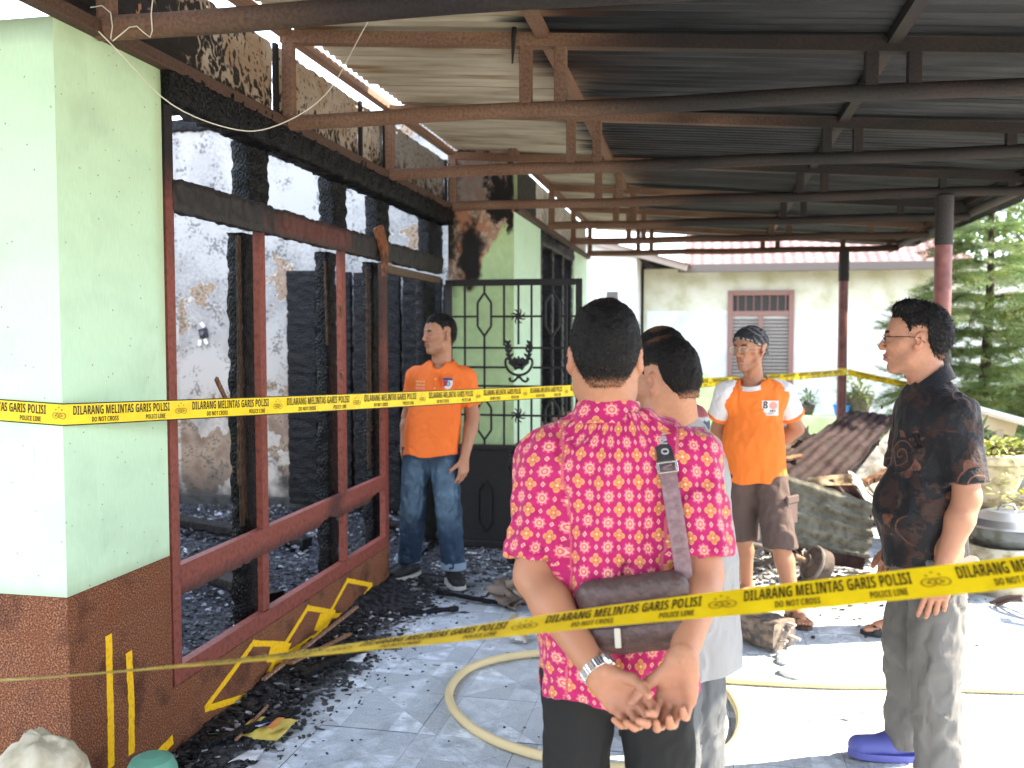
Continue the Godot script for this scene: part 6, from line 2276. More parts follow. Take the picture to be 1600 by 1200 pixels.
# head in its own frame (origin between the ears, +z the face, +y up); returns the hair mesh bag
func head(bag: Bag, xf: Transform3D, neck_local: Vector3, o: Dictionary) -> Bag:
	var gaunt: float = o.get("gaunt", 0.0)
	var fat: float = o.get("fat", 0.0)
	var cell: float = o.get("cell", 0.0036)
	var I := Basis()
	var f := Field.new(Vector3(-0.105, minf(neck_local.y, -0.14) - 0.05, -0.145), Vector3(0.105, 0.145, 0.14), cell)
	f.ell(Vector3(0, 0.034, -0.014), I, Vector3(0.0755, 0.089, 0.097), 0.02)
	f.ell(Vector3(0, 0.028, 0.026), I, Vector3(0.066, 0.072, 0.066), 0.02)
	f.ell(Vector3(0, -0.036, 0.028), I, Vector3(0.056 + 0.006 * fat - 0.004 * gaunt, 0.078, 0.060), 0.02)
	for s in [-1.0, 1.0]:
		f.cap(Vector3(0.055 * s, -0.040, 0.0), Vector3(0.050 * s, -0.070, 0.018), 0.018 + 0.004 * fat, 0.018 + 0.005 * fat, 0.025)
		f.cap(Vector3(0.050 * s, -0.070, 0.018), Vector3(0.014 * s, -0.098, 0.062), 0.017 + 0.005 * fat, 0.016, 0.02)
		f.cap(Vector3(0.058 * s, -0.010, 0.045), Vector3(0.034 * s, -0.018, 0.074), 0.018, 0.016, 0.02)
	f.ell(Vector3(0, -0.097, 0.068), I, Vector3(0.022, 0.017, 0.018), 0.016)
	f.cap(Vector3(0, -0.05, 0.07), Vector3(0, -0.07, 0.074), 0.024, 0.020, 0.016)
	# brow and eye sockets
	f.cap(Vector3(-0.040, 0.026, 0.074), Vector3(0, 0.024, 0.086), 0.010, 0.011, 0.012)
	f.cap(Vector3(0.040, 0.026, 0.074), Vector3(0, 0.024, 0.086), 0.010, 0.011, 0.012)
	for s in [-1.0, 1.0]:
		f.ell(Vector3(0.032 * s, 0.006, 0.094), I, Vector3(0.019, 0.0125, 0.018), 0.010, true)
		if gaunt > 0.0:
			f.ell(Vector3(0.060 * s, -0.045, 0.062), I, Vector3(0.016, 0.028, 0.022), 0.018, true)
		f.ell(Vector3(0.032 * s, 0.005, 0.0745), I, Vector3(0.0150, 0.0125, 0.0135), 0.004)
		# lids
		f.cap(Vector3(0.0165 * s, 0.003, 0.0835), Vector3(0.031 * s, 0.0105, 0.0885), 0.0038, 0.0045, 0.003)
		f.cap(Vector3(0.031 * s, 0.0105, 0.0885), Vector3(0.047 * s, 0.004, 0.0775), 0.0045, 0.0038, 0.003)
		f.cap(Vector3(0.0165 * s, 0.002, 0.0830), Vector3(0.032 * s, -0.0035, 0.0865), 0.0034, 0.0036, 0.003)
		f.cap(Vector3(0.032 * s, -0.0035, 0.0865), Vector3(0.047 * s, 0.002, 0.0770), 0.0036, 0.0034, 0.003)
	# nose
	f.cap(Vector3(0, 0.018, 0.087), Vector3(0, -0.022, 0.107), 0.0085, 0.0120, 0.010)
	f.ell(Vector3(0, -0.026, 0.106), I, Vector3(0.0125, 0.0105, 0.012), 0.006)
	for s in [-1.0, 1.0]:
		f.ell(Vector3(0.0145 * s, -0.029, 0.095), I, Vector3(0.0085, 0.0078, 0.011), 0.005)
		f.ell(Vector3(0.0075 * s, -0.0375, 0.100), I, Vector3(0.0035, 0.004, 0.005), 0.003, true)
	# mouth
	for s in [-1.0, 1.0]:
		f.cap(Vector3(0.004 * s, -0.0545, 0.0975), Vector3(0.024 * s, -0.0590, 0.083), 0.0062, 0.0035, 0.005)
		f.cap(Vector3(0.004 * s, -0.0665, 0.0955), Vector3(0.022 * s, -0.0610, 0.083), 0.0070, 0.0035, 0.005)
		f.cap(Vector3(0, -0.0605, 0.1025), Vector3(0.024 * s, -0.0598, 0.0885), 0.0016, 0.0014, 0.003, Vector3.ZERO, 1.0, false, true)
	f.cap(Vector3(-0.014, -0.080, 0.090), Vector3(0.014, -0.080, 0.090), 0.003, 0.003, 0.010, Vector3.ZERO, 1.0, false, true)
	# ears
	for s in [-1.0, 1.0]:
		var eb := Basis(Vector3.UP, s * 0.45) * Basis(Vector3.RIGHT, -0.15)
		f.ell(Vector3(0.079 * s, -0.002, -0.012), eb, Vector3(0.0085, 0.031, 0.0185), 0.006)
		f.ell(Vector3(0.076 * s, -0.028, -0.002), eb, Vector3(0.0075, 0.011, 0.0095), 0.005)
		f.ell(Vector3(0.0875 * s, 0.001, -0.008), eb, Vector3(0.0055, 0.019, 0.0095), 0.004, true)
		f.ell(Vector3(0.083 * s, -0.006, 0.002), eb, Vector3(0.008, 0.009, 0.006), 0.003, true)
	# neck
	var nr: float = o.get("neck_r", 0.056)
	f.cap(Vector3(0, -0.035, -0.022), neck_local, nr, nr + 0.006, 0.03)
	if gaunt > 0.0:
		for s in [-1.0, 1.0]:
			f.cap(Vector3(0.045 * s, -0.06, -0.01), neck_local + Vector3(0.014 * s, 0.0, 0.05), 0.012, 0.010, 0.015)
	var skin: Color = o.get("skin", SKIN)
	var lip := skin.lerp(Color(0.27, 0.09, 0.07), 0.65)
	var beard: float = o.get("beard", 0.25)
	var nz := fnl(78, 45.0, FastNoiseLite.TYPE_SIMPLEX_SMOOTH, 2)
	var nz2 := fnl(79, 300.0, FastNoiseLite.TYPE_SIMPLEX_SMOOTH, 2)
	var hairc := Color(0.012, 0.011, 0.011)
	f.nets(bag, xf, func(p, g):
		var q := skin * (1.0 + 0.10 * nz.get_noise_3dv(p) + 0.06 * nz2.get_noise_3dv(p))
		q = q.lerp(Color(0.40, 0.15, 0.09), 0.22 * sstep(0.035, 0.005, Vector2(p.y + 0.02, absf(p.x) - 0.035).length()) * sstep(0.04, 0.07, p.z))
		q = q.lerp(Color(0.42, 0.15, 0.10), 0.35 * sstep(0.073, 0.083, absf(p.x)))
		if p.z > 0.074 and absf(p.x) < 0.027:
			var up := absf(p.y + 0.0605)
			q = q.lerp(lip, sstep(0.0125, 0.0075, up) * sstep(0.027, 0.021, absf(p.x)))
			q = q.lerp(Color(0.06, 0.02, 0.018), sstep(0.0028, 0.0010, up) * sstep(0.026, 0.02, absf(p.x)) * 0.8)
		if p.z > 0.02 and p.y < -0.032:
			var m := sstep(-0.034, -0.044, p.y) * sstep(0.045, 0.02, absf(p.x)) * sstep(-0.052, -0.048, p.y) + sstep(-0.072, -0.085, p.y) * sstep(-0.13, -0.11, p.y)
			q = q.lerp(Color(0.08, 0.06, 0.055), clampf(m, 0, 1) * beard * (0.5 + 0.5 * nz2.get_noise_3dv(p * 2.0)))
		return q)
	# hair
	var hb := Bag.new()
	var hn := fnl(80, 190.0, FastNoiseLite.TYPE_SIMPLEX_SMOOTH, 2)
	var hn2 := fnl(81, 30.0, FastNoiseLite.TYPE_SIMPLEX_SMOOTH, 2)
	var thick: float = o.get("hair", 0.012)
	var quiff: float = o.get("quiff", 0.0)
	var h := Field.new(Vector3(-0.11, -0.11, -0.14), Vector3(0.11, 0.17, 0.13), o.get("hair_cell", 0.0042))
	h.ell(Vector3(0, 0.034, -0.014), I, Vector3(0.0755 + thick * 0.55, 0.089 + thick, 0.097 + thick * 0.65), 0.02)
	h.ell(Vector3(0, 0.030, 0.026), I, Vector3(0.066 + thick * 0.6, 0.072 + thick, 0.066 + thick * 0.4), 0.02)
	h.cap(Vector3(0, -0.02, -0.055), Vector3(0, -0.062, -0.052), 0.056, 0.050, 0.03)
	if quiff > 0.0:
		h.cap(Vector3(-0.03, 0.105, 0.055), Vector3(0.03, 0.108, 0.055), 0.022, 0.022, 0.03)
		h.cap(Vector3(-0.03, 0.112, 0.02), Vector3(0.03, 0.115, 0.02), 0.024, 0.024, 0.03)
	var line: float = o.get("hairline", 0.066)
	var edge := func(p: Vector3) -> float:
		var hl: float
		var side := sstep(0.030, 0.056, absf(p.x))
		if p.z > -0.015:
			hl = lerpf(line + 0.004, lerpf(0.004, line - 0.002, sstep(0.008, 0.050, p.z)), side)
		else:
			hl = lerpf(0.014, -0.062, sstep(-0.022, -0.062, p.z))
		if absf(p.x) > 0.068 and absf(p.z + 0.012) < 0.026:
			hl = maxf(hl, 0.036)
		return hl + 0.004 * hn2.get_noise_3dv(p * 3.0)
	h.bend(func(p, d):
		var hl: float = edge.call(p)
		var fade := sstep(-0.004, 0.075, p.y - hl)
		var dd: float = d + (1.0 - fade) * (1.0 - fade) * thick * 0.80 + 0.0022 * hn.get_noise_3dv(p) + 0.003 * hn2.get_noise_3dv(p)
		return maxf(dd, hl - p.y), 0.05)
	var grey: float = o.get("grey", 0.0)
	var bald: float = o.get("bald", 0.0)
	h.nets(hb, xf, func(p, g):
		var q := Color(0.0105, 0.0095, 0.009) * (1.0 + 0.5 * hn.get_noise_3dv(p * 1.5))
		var b := sstep(0.055, 0.02, Vector2(p.x - 0.008, p.z + 0.015).length()) * sstep(0.06, 0.10, p.y) * bald
		q = q.lerp(skin * 0.55, clampf(b * (0.6 + 0.8 * hn.get_noise_3dv(p * 1.3)), 0.0, 0.7))
		if p.z < 0.03:
			q = q.lerp(skin * 0.8, clampf(sstep(0.022, 0.0, p.y - edge.call(p) + 0.010 * hn.get_noise_3dv(p * 2.0)) * 0.85, 0.0, 1.0))
		q = q.lerp(Color(0.2, 0.2, 0.2), grey * clampf(0.3 + hn.get_noise_3dv(p * 1.7), 0, 1))
		return q)
	return hb

func hair_strands(xf: Transform3D, hb: Bag, n: int, L: float) -> Array:
	# short hairs standing on the hair surface
	var xs := []
	for i in n:
		var k := rng.randi() % hb.v.size()
		var nn := hb.n[k]
		var p := hb.v[k]
		var down := (xf.basis * Vector3(0, -1.0, -0.25)).normalized()
		var d := (nn * 0.75 + down * 0.75 + Vector3(rnd(-0.35, 0.35), rnd(-0.3, 0.3), rnd(-0.35, 0.35))).normalized()
		var s := d.cross(nn)
		if s.length() < 0.05: continue
		s = s.normalized()
		var l := L * rnd(0.6, 1.3)
		xs.append(Transform3D(Basis(s * l, d * l, s.cross(d) * l), p - nn * 0.0012))
	return xs

func cloth_noise(f: Field, seed_: int, amp: float, freq: float, stretch: Vector3) -> void:
	var a := fnl(seed_, freq, FastNoiseLite.TYPE_SIMPLEX_SMOOTH, 2)
	var b := fnl(seed_ + 1, freq * 2.2, FastNoiseLite.TYPE_SIMPLEX_SMOOTH, 1)
	f.bend(func(p, d):
		var q: Vector3 = p * stretch
		var r := 1.0 - 2.0 * absf(a.get_noise_3dv(q + Vector3(0.05, 0.05, 0.05) * b.get_noise_3dv(p)))
		return d - amp * (r * 0.75 + 0.35 * b.get_noise_3dv(q)), 0.05)

func bounds(ps: Array, m: float) -> Array:
	var lo: Vector3 = ps[0]
	var hi: Vector3 = ps[0]
	for p in ps:
		lo = Vector3(minf(lo.x, p.x), minf(lo.y, p.y), minf(lo.z, p.z))
		hi = Vector3(maxf(hi.x, p.x), maxf(hi.y, p.y), maxf(hi.z, p.z))
	return [lo - Vector3.ONE * m, hi + Vector3.ONE * m]

var last_shirt: Bag

# how far out (along z) the last shirt's front lies at x, y of the wearer
func front(x: float, y: float) -> float:
	var best := -1.0
	for p in last_shirt.v:
		if absf(p.x - x) < 0.014 and absf(p.y - y) < 0.014:
			best = maxf(best, p.z)
	return best

func person(o: Dictionary) -> Node3D:
	var J: Dictionary = o.J
	var root := thing("person", o.label, "person", o.at)
	var fa: float = deg_to_rad(o.facing)
	var F := Vector3(sin(fa), 0, cos(fa))        # where the chest faces
	var S := Vector3(cos(fa), 0, -sin(fa))       # the person's left
	var skin: Color = o.get("skin", SKIN)
	var girth: float = o.get("girth", 1.0)
	var hxf := Transform3D(Basis.from_euler(Vector3(deg_to_rad(o.get("head_pitch", 0.0)), deg_to_rad(o.head_yaw), deg_to_rad(o.get("head_roll", 0.0)))).scaled(Vector3.ONE * o.get("head_scale", 1.0)), J.head)
	# ---- skin: trunk, limbs, head, hands and (in sandals) feet in one mesh
	var body := Bag.new()
	var b := bounds(J.values(), 0.16)
	var f := Field.new(b[0], b[1], 0.013)
	f.cap(J.neck, J.neck.lerp(J.chest, 0.4), 0.052, 0.058, 0.03)
	f.cap(J.sl.lerp(J.sr, 0.12) - Vector3(0, 0.02, 0), J.sl.lerp(J.sr, 0.88) - Vector3(0, 0.02, 0), 0.052, 0.052, 0.05)
	f.cap(J.chest, J.belly, 0.115 * girth, 0.11 * girth, 0.06, F, 0.7)
	f.cap(J.belly, J.pelvis, 0.105 * girth, 0.09 * girth, 0.06, F, 0.70)
	var al: float = o.get("arm", 1.0)
	for s in ["l", "r"]:
		f.cap(J["s" + s], J["e" + s], 0.050 * al, 0.041 * al, 0.03)
		var mid: Vector3 = J["e" + s].lerp(J["w" + s], 0.3)
		f.cap(J["e" + s], mid, 0.041 * al, 0.043 * al, 0.02)
		f.cap(mid, J["w" + s], 0.043 * al, 0.0285, 0.02)
		f.cap(J["h" + s], J["k" + s], 0.078, 0.052, 0.03)
		var calf: Vector3 = J["k" + s].lerp(J["a" + s], 0.32) - F * 0.012
		f.cap(J["k" + s], calf, 0.050, 0.052, 0.02)
		f.cap(calf, J["a" + s], 0.052, 0.033, 0.02)
	f.nets(body, Transform3D(), null, skin)
	var nl := hxf.affine_inverse() * (J.neck as Vector3)
	var hb := head(body, hxf, nl, o)
	for s in ["l", "r"]:
		var hd: Array = o["hand_" + s]
		if hd.size():
			hand(body, J["w" + s], hd[0], hd[1], -1.0 if s == "l" else 1.0, hd[2], hd[3], skin, o.get("hand_scale", 1.0))
	if o.get("barefoot", false):
		for s in ["l", "r"]:
			var td: Vector3 = o["toe_" + s].normalized()
			foot(body, J["a" + s], td, skin)
	part("body", body, M.skin, root)
	# ---- hair
	var hairn: MeshInstance3D
	if o.get("show_hair", true):
		hairn = part("hair", hb, M.hair, root)
		var st: int = o.get("strands", 0)
		if st:
			var g := Geo.new()
			g.tri(Vector3(-0.14, 0, 0), Vector3(0.14, 0, 0), Vector3(0, 1, 0.1), Vector3.BACK, Vector3.BACK, Vector3.BACK)
			var hs := hair_strands(hxf, hb, st, o.get("strand_len", 0.010))
			var hc := []
			for k in hs.size():
				var tone := rnd(0.006, 0.045) if rng.randf() < 0.85 else rnd(0.05, 0.11)
				hc.append(Color(tone, tone * 0.92, tone * 0.88))
			many("hair_strands", g.mesh(), M.hairplain, hs, hc, hairn)
	if o.get("face", true):
		for s in [-1.0, 1.0]:
			var g := Geo.new()
			g.ball(Transform3D(), Vector3.ONE * 0.0118, 20, 14)
			var look: Vector3 = Vector3(0.25 * o.get("look", 0.0), 0, 1).normalized()
			for i in g.v.size():
				var dd := g.v[i].normalized().dot(look)
				g.c[i] = Color(0.55, 0.5, 0.46) if dd < 0.86 else (Color(0.03, 0.014, 0.008) if dd < 0.975 else Color(0.004, 0.004, 0.004))
			part("eye", g, M.eye, root, hxf * Transform3D(Basis(), Vector3(0.032 * s, 0.0035, 0.0765)))
			g = Geo.new()
			g.col = Color(0.016, 0.013, 0.012)
			g.tube(PackedVector3Array([hxf * Vector3(0.013 * s, 0.0235, 0.0945), hxf * Vector3(0.026 * s, 0.0285, 0.0930), hxf * Vector3(0.040 * s, 0.0285, 0.0845), hxf * Vector3(0.051 * s, 0.0240, 0.0740)]), [0.0028, 0.0042, 0.0038, 0.0014], 7)
			part("eyebrow", g, M.plain, root)
	# ---- trousers
	var tr: Dictionary = o.trousers
	var low: float = tr.get("hem", 0.06)
	var lp := [J.pelvis, J.hl, J.hr, J.kl, J.kr]
	if low < 0.3: lp.append_array([J.al, J.ar])
	b = bounds(lp, 0.2)
	b[0].y = maxf(b[0].y, low - 0.03)
	f = Field.new(b[0], b[1], tr.get("cell", 0.0105))
	f.cap(J.pelvis + Vector3(0, 0.06, 0), J.pelvis, 0.128 * girth, 0.138 * girth, 0.04, F, 0.70)
	for s in ["l", "r"]:
		var w: float = tr.get("width", 1.0)
		var kn: Vector3 = J["k" + s]
		var an: Vector3 = J["a" + s]
		f.cap(J["h" + s] + Vector3(0, -0.02, 0), kn, 0.094 * w * lerpf(1.0, girth, 0.5), 0.076 * w, 0.022)
		if low < 0.3:
			f.cap(kn, an - Vector3(0, 0.02, 0), 0.076 * w, 0.070 * w, 0.02)
		else:
			f.cap(kn, kn + (an - kn) * 0.35, 0.080 * w, 0.086 * w, 0.02)
		var seat: Vector3 = J["h" + s] - F * 0.025 - Vector3(0, 0.02, 0)
		f.ell(seat, Basis(), Vector3(0.088, 0.10, 0.084) * girth, 0.04)
	cloth_noise(f, tr.get("seed", 500), tr.get("fold", 0.009), tr.get("freq", 5.0), Vector3(1.6, 0.9, 1.6))
	var top: float = o.shirt.hem + 0.05
	f.bend(func(p, d): return maxf(maxf(d, low + 0.006 * sin(p.x * 40.0) - p.y), p.y - top), 0.2)
	var tb := Bag.new()
	var tcol = tr.get("tone")
	f.nets(tb, Transform3D(), tcol, Color.WHITE)
	part(tr.get("name", "trousers"), tb, tr.mat, root)
	# ---- shirt
	var sh: Dictionary = o.shirt
	var hem: float = sh.hem
	var el := {"l": J.sl.lerp(J.el, sh.sleeve), "r": J.sr.lerp(J.er, sh.sleeve)}
	b = bounds([J.sl, J.sr, J.neck, J.chest, J.belly, el.l, el.r, J.pelvis], 0.19)
	b[0].y = maxf(b[0].y, hem - 0.05)
	f = Field.new(b[0], b[1], sh.get("cell", 0.0085))
	var cr: float = sh.get("chest", 0.158) * girth
	f.cap(J.sl.lerp(J.sr, 0.10) - Vector3(0, 0.030, 0), J.sl.lerp(J.sr, 0.90) - Vector3(0, 0.030, 0), 0.064, 0.064, 0.06)
	f.cap(J.neck - Vector3(0, sh.get("slope", 0.045), 0), J.chest, 0.066, 0.10, 0.07)
	for s in ["l", "r"]:
		f.cap(J.neck - Vector3(0, sh.get("slope", 0.05), 0), J["s" + s] - Vector3(0, 0.02, 0), 0.050, 0.058, 0.05)
	f.cap(J.chest + Vector3(0, 0.04, 0), J.belly, cr, sh.get("waist", 0.160) * girth, 0.05, F, sh.get("depth", 0.68))
	f.cap(J.belly, Vector3(J.pelvis.x, hem - 0.02, J.pelvis.z), sh.get("waist", 0.160) * girth, sh.get("hip", 0.168) * girth, 0.05, F, sh.get("depth", 0.68) + 0.06)
	if sh.has("paunch"):
		f.ell(J.belly + F * 0.05, Basis(), Vector3.ONE * sh.paunch, 0.08)
	for s in ["l", "r"]:
		if not sh.has("sleeveless"):
			f.cap(J["s" + s] + Vector3(0, -0.012, 0), el[s], 0.068, sh.get("cuff", 0.072), 0.028, Vector3.ZERO, 1.0, true)
	cloth_noise(f, sh.get("seed", 520), sh.get("fold", 0.008), sh.get("freq", 4.5), sh.get("stretch", Vector3(1.7, 0.7, 1.7)))
	if sh.has("creases"):
		for c in sh.creases:
			f.cap(c[0], c[1], c[2], c[2] * 0.6, 0.02, Vector3.ZERO, 1.0, false, c[3])
	# neck hole
	f.cap(J.neck - Vector3(0, 0.05, 0), J.neck + Vector3(0, 0.12, 0), sh.get("hole", 0.058), sh.get("hole", 0.058) + 0.02, 0.008, Vector3.ZERO, 1.0, false, true)
	if sh.has("scoop"):
		f.ell(J.neck + F * 0.075 + Vector3(0, -0.012, 0), Basis(), Vector3.ONE * sh.scoop, 0.006, true)
	f.bend(func(p, d):
		var e: float = maxf(d, hem + 0.008 * sin(p.x * 26.0 + p.z * 20.0) - p.y)
		return e, 0.25)
	var sb := Bag.new()
	f.nets(sb, Transform3D(), sh.get("tone"), Color.WHITE)
	last_shirt = sb
	if sh.has("uv"):
		# cut of the cloth: the body wraps round, each sleeve is a piece of its own
		var wz := fnl(sh.get("seed", 520) + 9, 5.0, FastNoiseLite.TYPE_SIMPLEX_SMOOTH, 2)
		var mid: Vector3 = J.chest
		for p in sb.v:
			var q := Vector2(atan2((p - mid).dot(S), -(p - mid).dot(F)) * 0.165, -p.y)
			for s in ["l", "r"]:
				var a: Vector3 = J["s" + s] + Vector3(0, 0.02, 0)
				var ax := ((el[s] as Vector3) - a).normalized()
				var rel: Vector3 = p - a
				var along := rel.dot(ax)
				var off := rel - ax * along
				var side := S * (1.0 if s == "l" else -1.0)
				if off.length() < 0.098 and rel.dot(side) > -0.035 - 0.12 * along and along > -0.06:
					q = Vector2(atan2(off.dot(side), -off.dot(F)) * 0.072 + 0.31, along + 0.13)
			q += Vector2(wz.get_noise_3dv(p), wz.get_noise_3dv(p + Vector3(7, 0, 0))) * 0.009
			sb.t.append(q)
	part(sh.get("name", "shirt"), sb, sh.mat, root)
	return root

func foot(bag: Bag, an: Vector3, td: Vector3, skin: Color) -> void:
	var g := Vector3(an.x, 0.0, an.z)
	var sd := td.cross(Vector3.UP)
	var f := Field.new(g + Vector3(-0.22, -0.01, -0.22), g + Vector3(0.22, an.y + 0.06, 0.22), 0.006)
	f.cap(an + Vector3(0, 0.03, 0), g - td * 0.03 + Vector3(0, 0.05, 0), 0.036, 0.036, 0.02)
	f.cap(g - td * 0.03 + Vector3(0, 0.047, 0), g + td * 0.10 + Vector3(0, 0.042, 0), 0.034, 0.026, 0.02)
	f.cap(an, g + td * 0.08 + Vector3(0, 0.05, 0), 0.034, 0.028, 0.02)
	for k in 5:
		var o := (k - 2) * 0.0165
		var l := 0.158 - 0.006 * absf(k - 1)
		f.cap(g + td * 0.095 + sd * o * 0.9 + Vector3(0, 0.038, 0), g + td * l + sd * o + Vector3(0, 0.033, 0), 0.013, 0.010 if k else 0.012, 0.005)
	f.nets(bag, Transform3D(), null, skin)

func sandal(root: Node3D, an: Vector3, toe: Vector3, col: Color) -> void:
	var td := toe.normalized()
	var sd := td.cross(Vector3.UP)
	var c := Vector3(an.x, 0, an.z)
	var g := Geo.new()
	g.col = col
	var rows := []
	for i in 15:
		var t := i / 14.0
		var w := 0.040 * (0.72 + 0.5 * sin(t * 2.6 + 0.2)) * sqrt(maxf(0.0, 1.0 - pow(absf(2.0 * t - 1.0), 6.0))) + 0.002
		var p := c + td * (-0.085 + 0.265 * t) + Vector3(0, 0.024, 0)
		rows.append(PackedVector3Array([p - sd * w, p, p + sd * w]))
	g.sheet(rows, 0.022)
	var s := part("sandal", g, M.rubber, root)
	for k in 2:
		g = Geo.new()
		g.col = col * 1.2
		var pts := PackedVector3Array()
		for j in 9:
			var a := PI * j / 8.0
			pts.append(c + td * (0.045 + 0.055 * k) + sd * cos(a) * 0.049 + Vector3(0, 0.016 + 0.062 * (1.0 - 0.35 * k) * sin(a), 0))
		g.tube(pts, 0.019, 8, 0.22, Vector3.UP)
		part("strap", g, M.rubber, s)

func shoe(root: Node3D, an: Vector3, toe: Vector3, col: Color, sole: Color, L := 0.275, nm := "shoe") -> void:
	var td := toe.normalized()
	var sd := td.cross(Vector3.UP)
	var g := Vector3(an.x, 0.0, an.z)
	var f := Field.new(g + Vector3(-0.26, -0.01, -0.26), g + Vector3(0.26, 0.15, 0.26), 0.0062)
	f.cap(g - td * 0.055 + Vector3(0, 0.052, 0), g + td * (L - 0.13) + Vector3(0, 0.044, 0), 0.042, 0.043, 0.02, Vector3.UP, 0.85)
	f.cap(an + Vector3(0, 0.02, 0), g + td * 0.06 + Vector3(0, 0.055, 0), 0.045, 0.038, 0.03)
	f.bend(func(p, d): return maxf(d, 0.018 - p.y), 0.1)
	var b := Bag.new()
	f.nets(b, Transform3D(), null, col)
	var s := part(nm, b, M.rubber, root)
	var rows := []
	for i in 17:
		var t := i / 16.0
		var w := 0.047 * (0.80 + 0.32 * sin(t * 2.7 + 0.2)) * sqrt(maxf(0.0, 1.0 - pow(absf(2.0 * t - 1.0), 7.0))) + 0.001
		var p := g + td * (-0.105 + (L + 0.02) * t) + Vector3(0, 0.024 + 0.012 * t * t, 0)
		rows.append(PackedVector3Array([p - sd * w, p, p + sd * w]))
	var q := Geo.new()
	q.col = sole
	q.sheet(rows, 0.024)
	part("sole", q, M.rubber, s)

# a shirt collar or neckband: a band swept round the neck
func collar(root: Node3D, c: Vector3, F: Vector3, rx: float, rz: float, hgt: float, open: float, m: Material, col: Color, nm := "collar", tilt := 0.35, flare := 0.012) -> void:
	var S := F.cross(Vector3.UP)
	var rows := []
	for j in 5:
		var row := PackedVector3Array()
		var t := j / 4.0
		for i in 41:
			var a := lerpf(open, TAU - open, i / 40.0)
			var d := F * cos(a) * rz + S * sin(a) * rx
			row.append(c + d * (1.0 + flare / rx * (1.0 - t) * 2.0) + Vector3(0, hgt * t - tilt * 0.05 * (cos(a) + 0.6), 0) * Vector3(1, 1, 1))
		rows.append(row)
	var g := Geo.new()
	g.col = col
	var uvs := []
	for j in 5:
		var ur := PackedVector2Array()
		for i in 41:
			ur.append(Vector2(i * 0.0102, -j * hgt * 0.25))
		uvs.append(ur)
	g.sheet(rows, 0.003, uvs)
	part(nm, g, m, root)

func ribbon(pts: PackedVector3Array, nrm: Array, w: float, th: float) -> Geo:
	var rows := [PackedVector3Array(), PackedVector3Array(), PackedVector3Array()]
	for i in pts.size():
		var t := (pts[mini(i + 1, pts.size() - 1)] - pts[maxi(i - 1, 0)]).normalized()
		var s: Vector3 = t.cross(nrm[i]).normalized()
		rows[0].append(pts[i] - s * w * 0.5)
		rows[1].append(pts[i] + nrm[i] * th)
		rows[2].append(pts[i] + s * w * 0.5)
	var g := Geo.new()
	g.sheet(rows, th)
	return g

# lettering laid flat in a frame: x along the words, y up, z out
func words(txt: String, hgt: float, squeeze: float, col: Color, parent: Node, x: Transform3D, m: Material = null, called := "lettering") -> void:
	var tm := TextMesh.new()
	var sf := SystemFont.new()
	sf.font_names = PackedStringArray(["Droid Sans"])
	sf.font_weight = 700
	tm.font = sf
	tm.text = txt
	tm.font_size = 48
	tm.pixel_size = hgt / 36.0
	tm.depth = 0.0006
	tm.curve_step = 2.0
	var a := tm.get_mesh_arrays()
	var am := ArrayMesh.new()
	am.add_surface_from_arrays(Mesh.PRIMITIVE_TRIANGLES, a)
	var mm := m if m else mat(col.linear_to_srgb(), 0.6)
	part(called, am, mm, parent, x * Transform3D(Basis().scaled(Vector3(squeeze, 1, 1)), Vector3.ZERO))

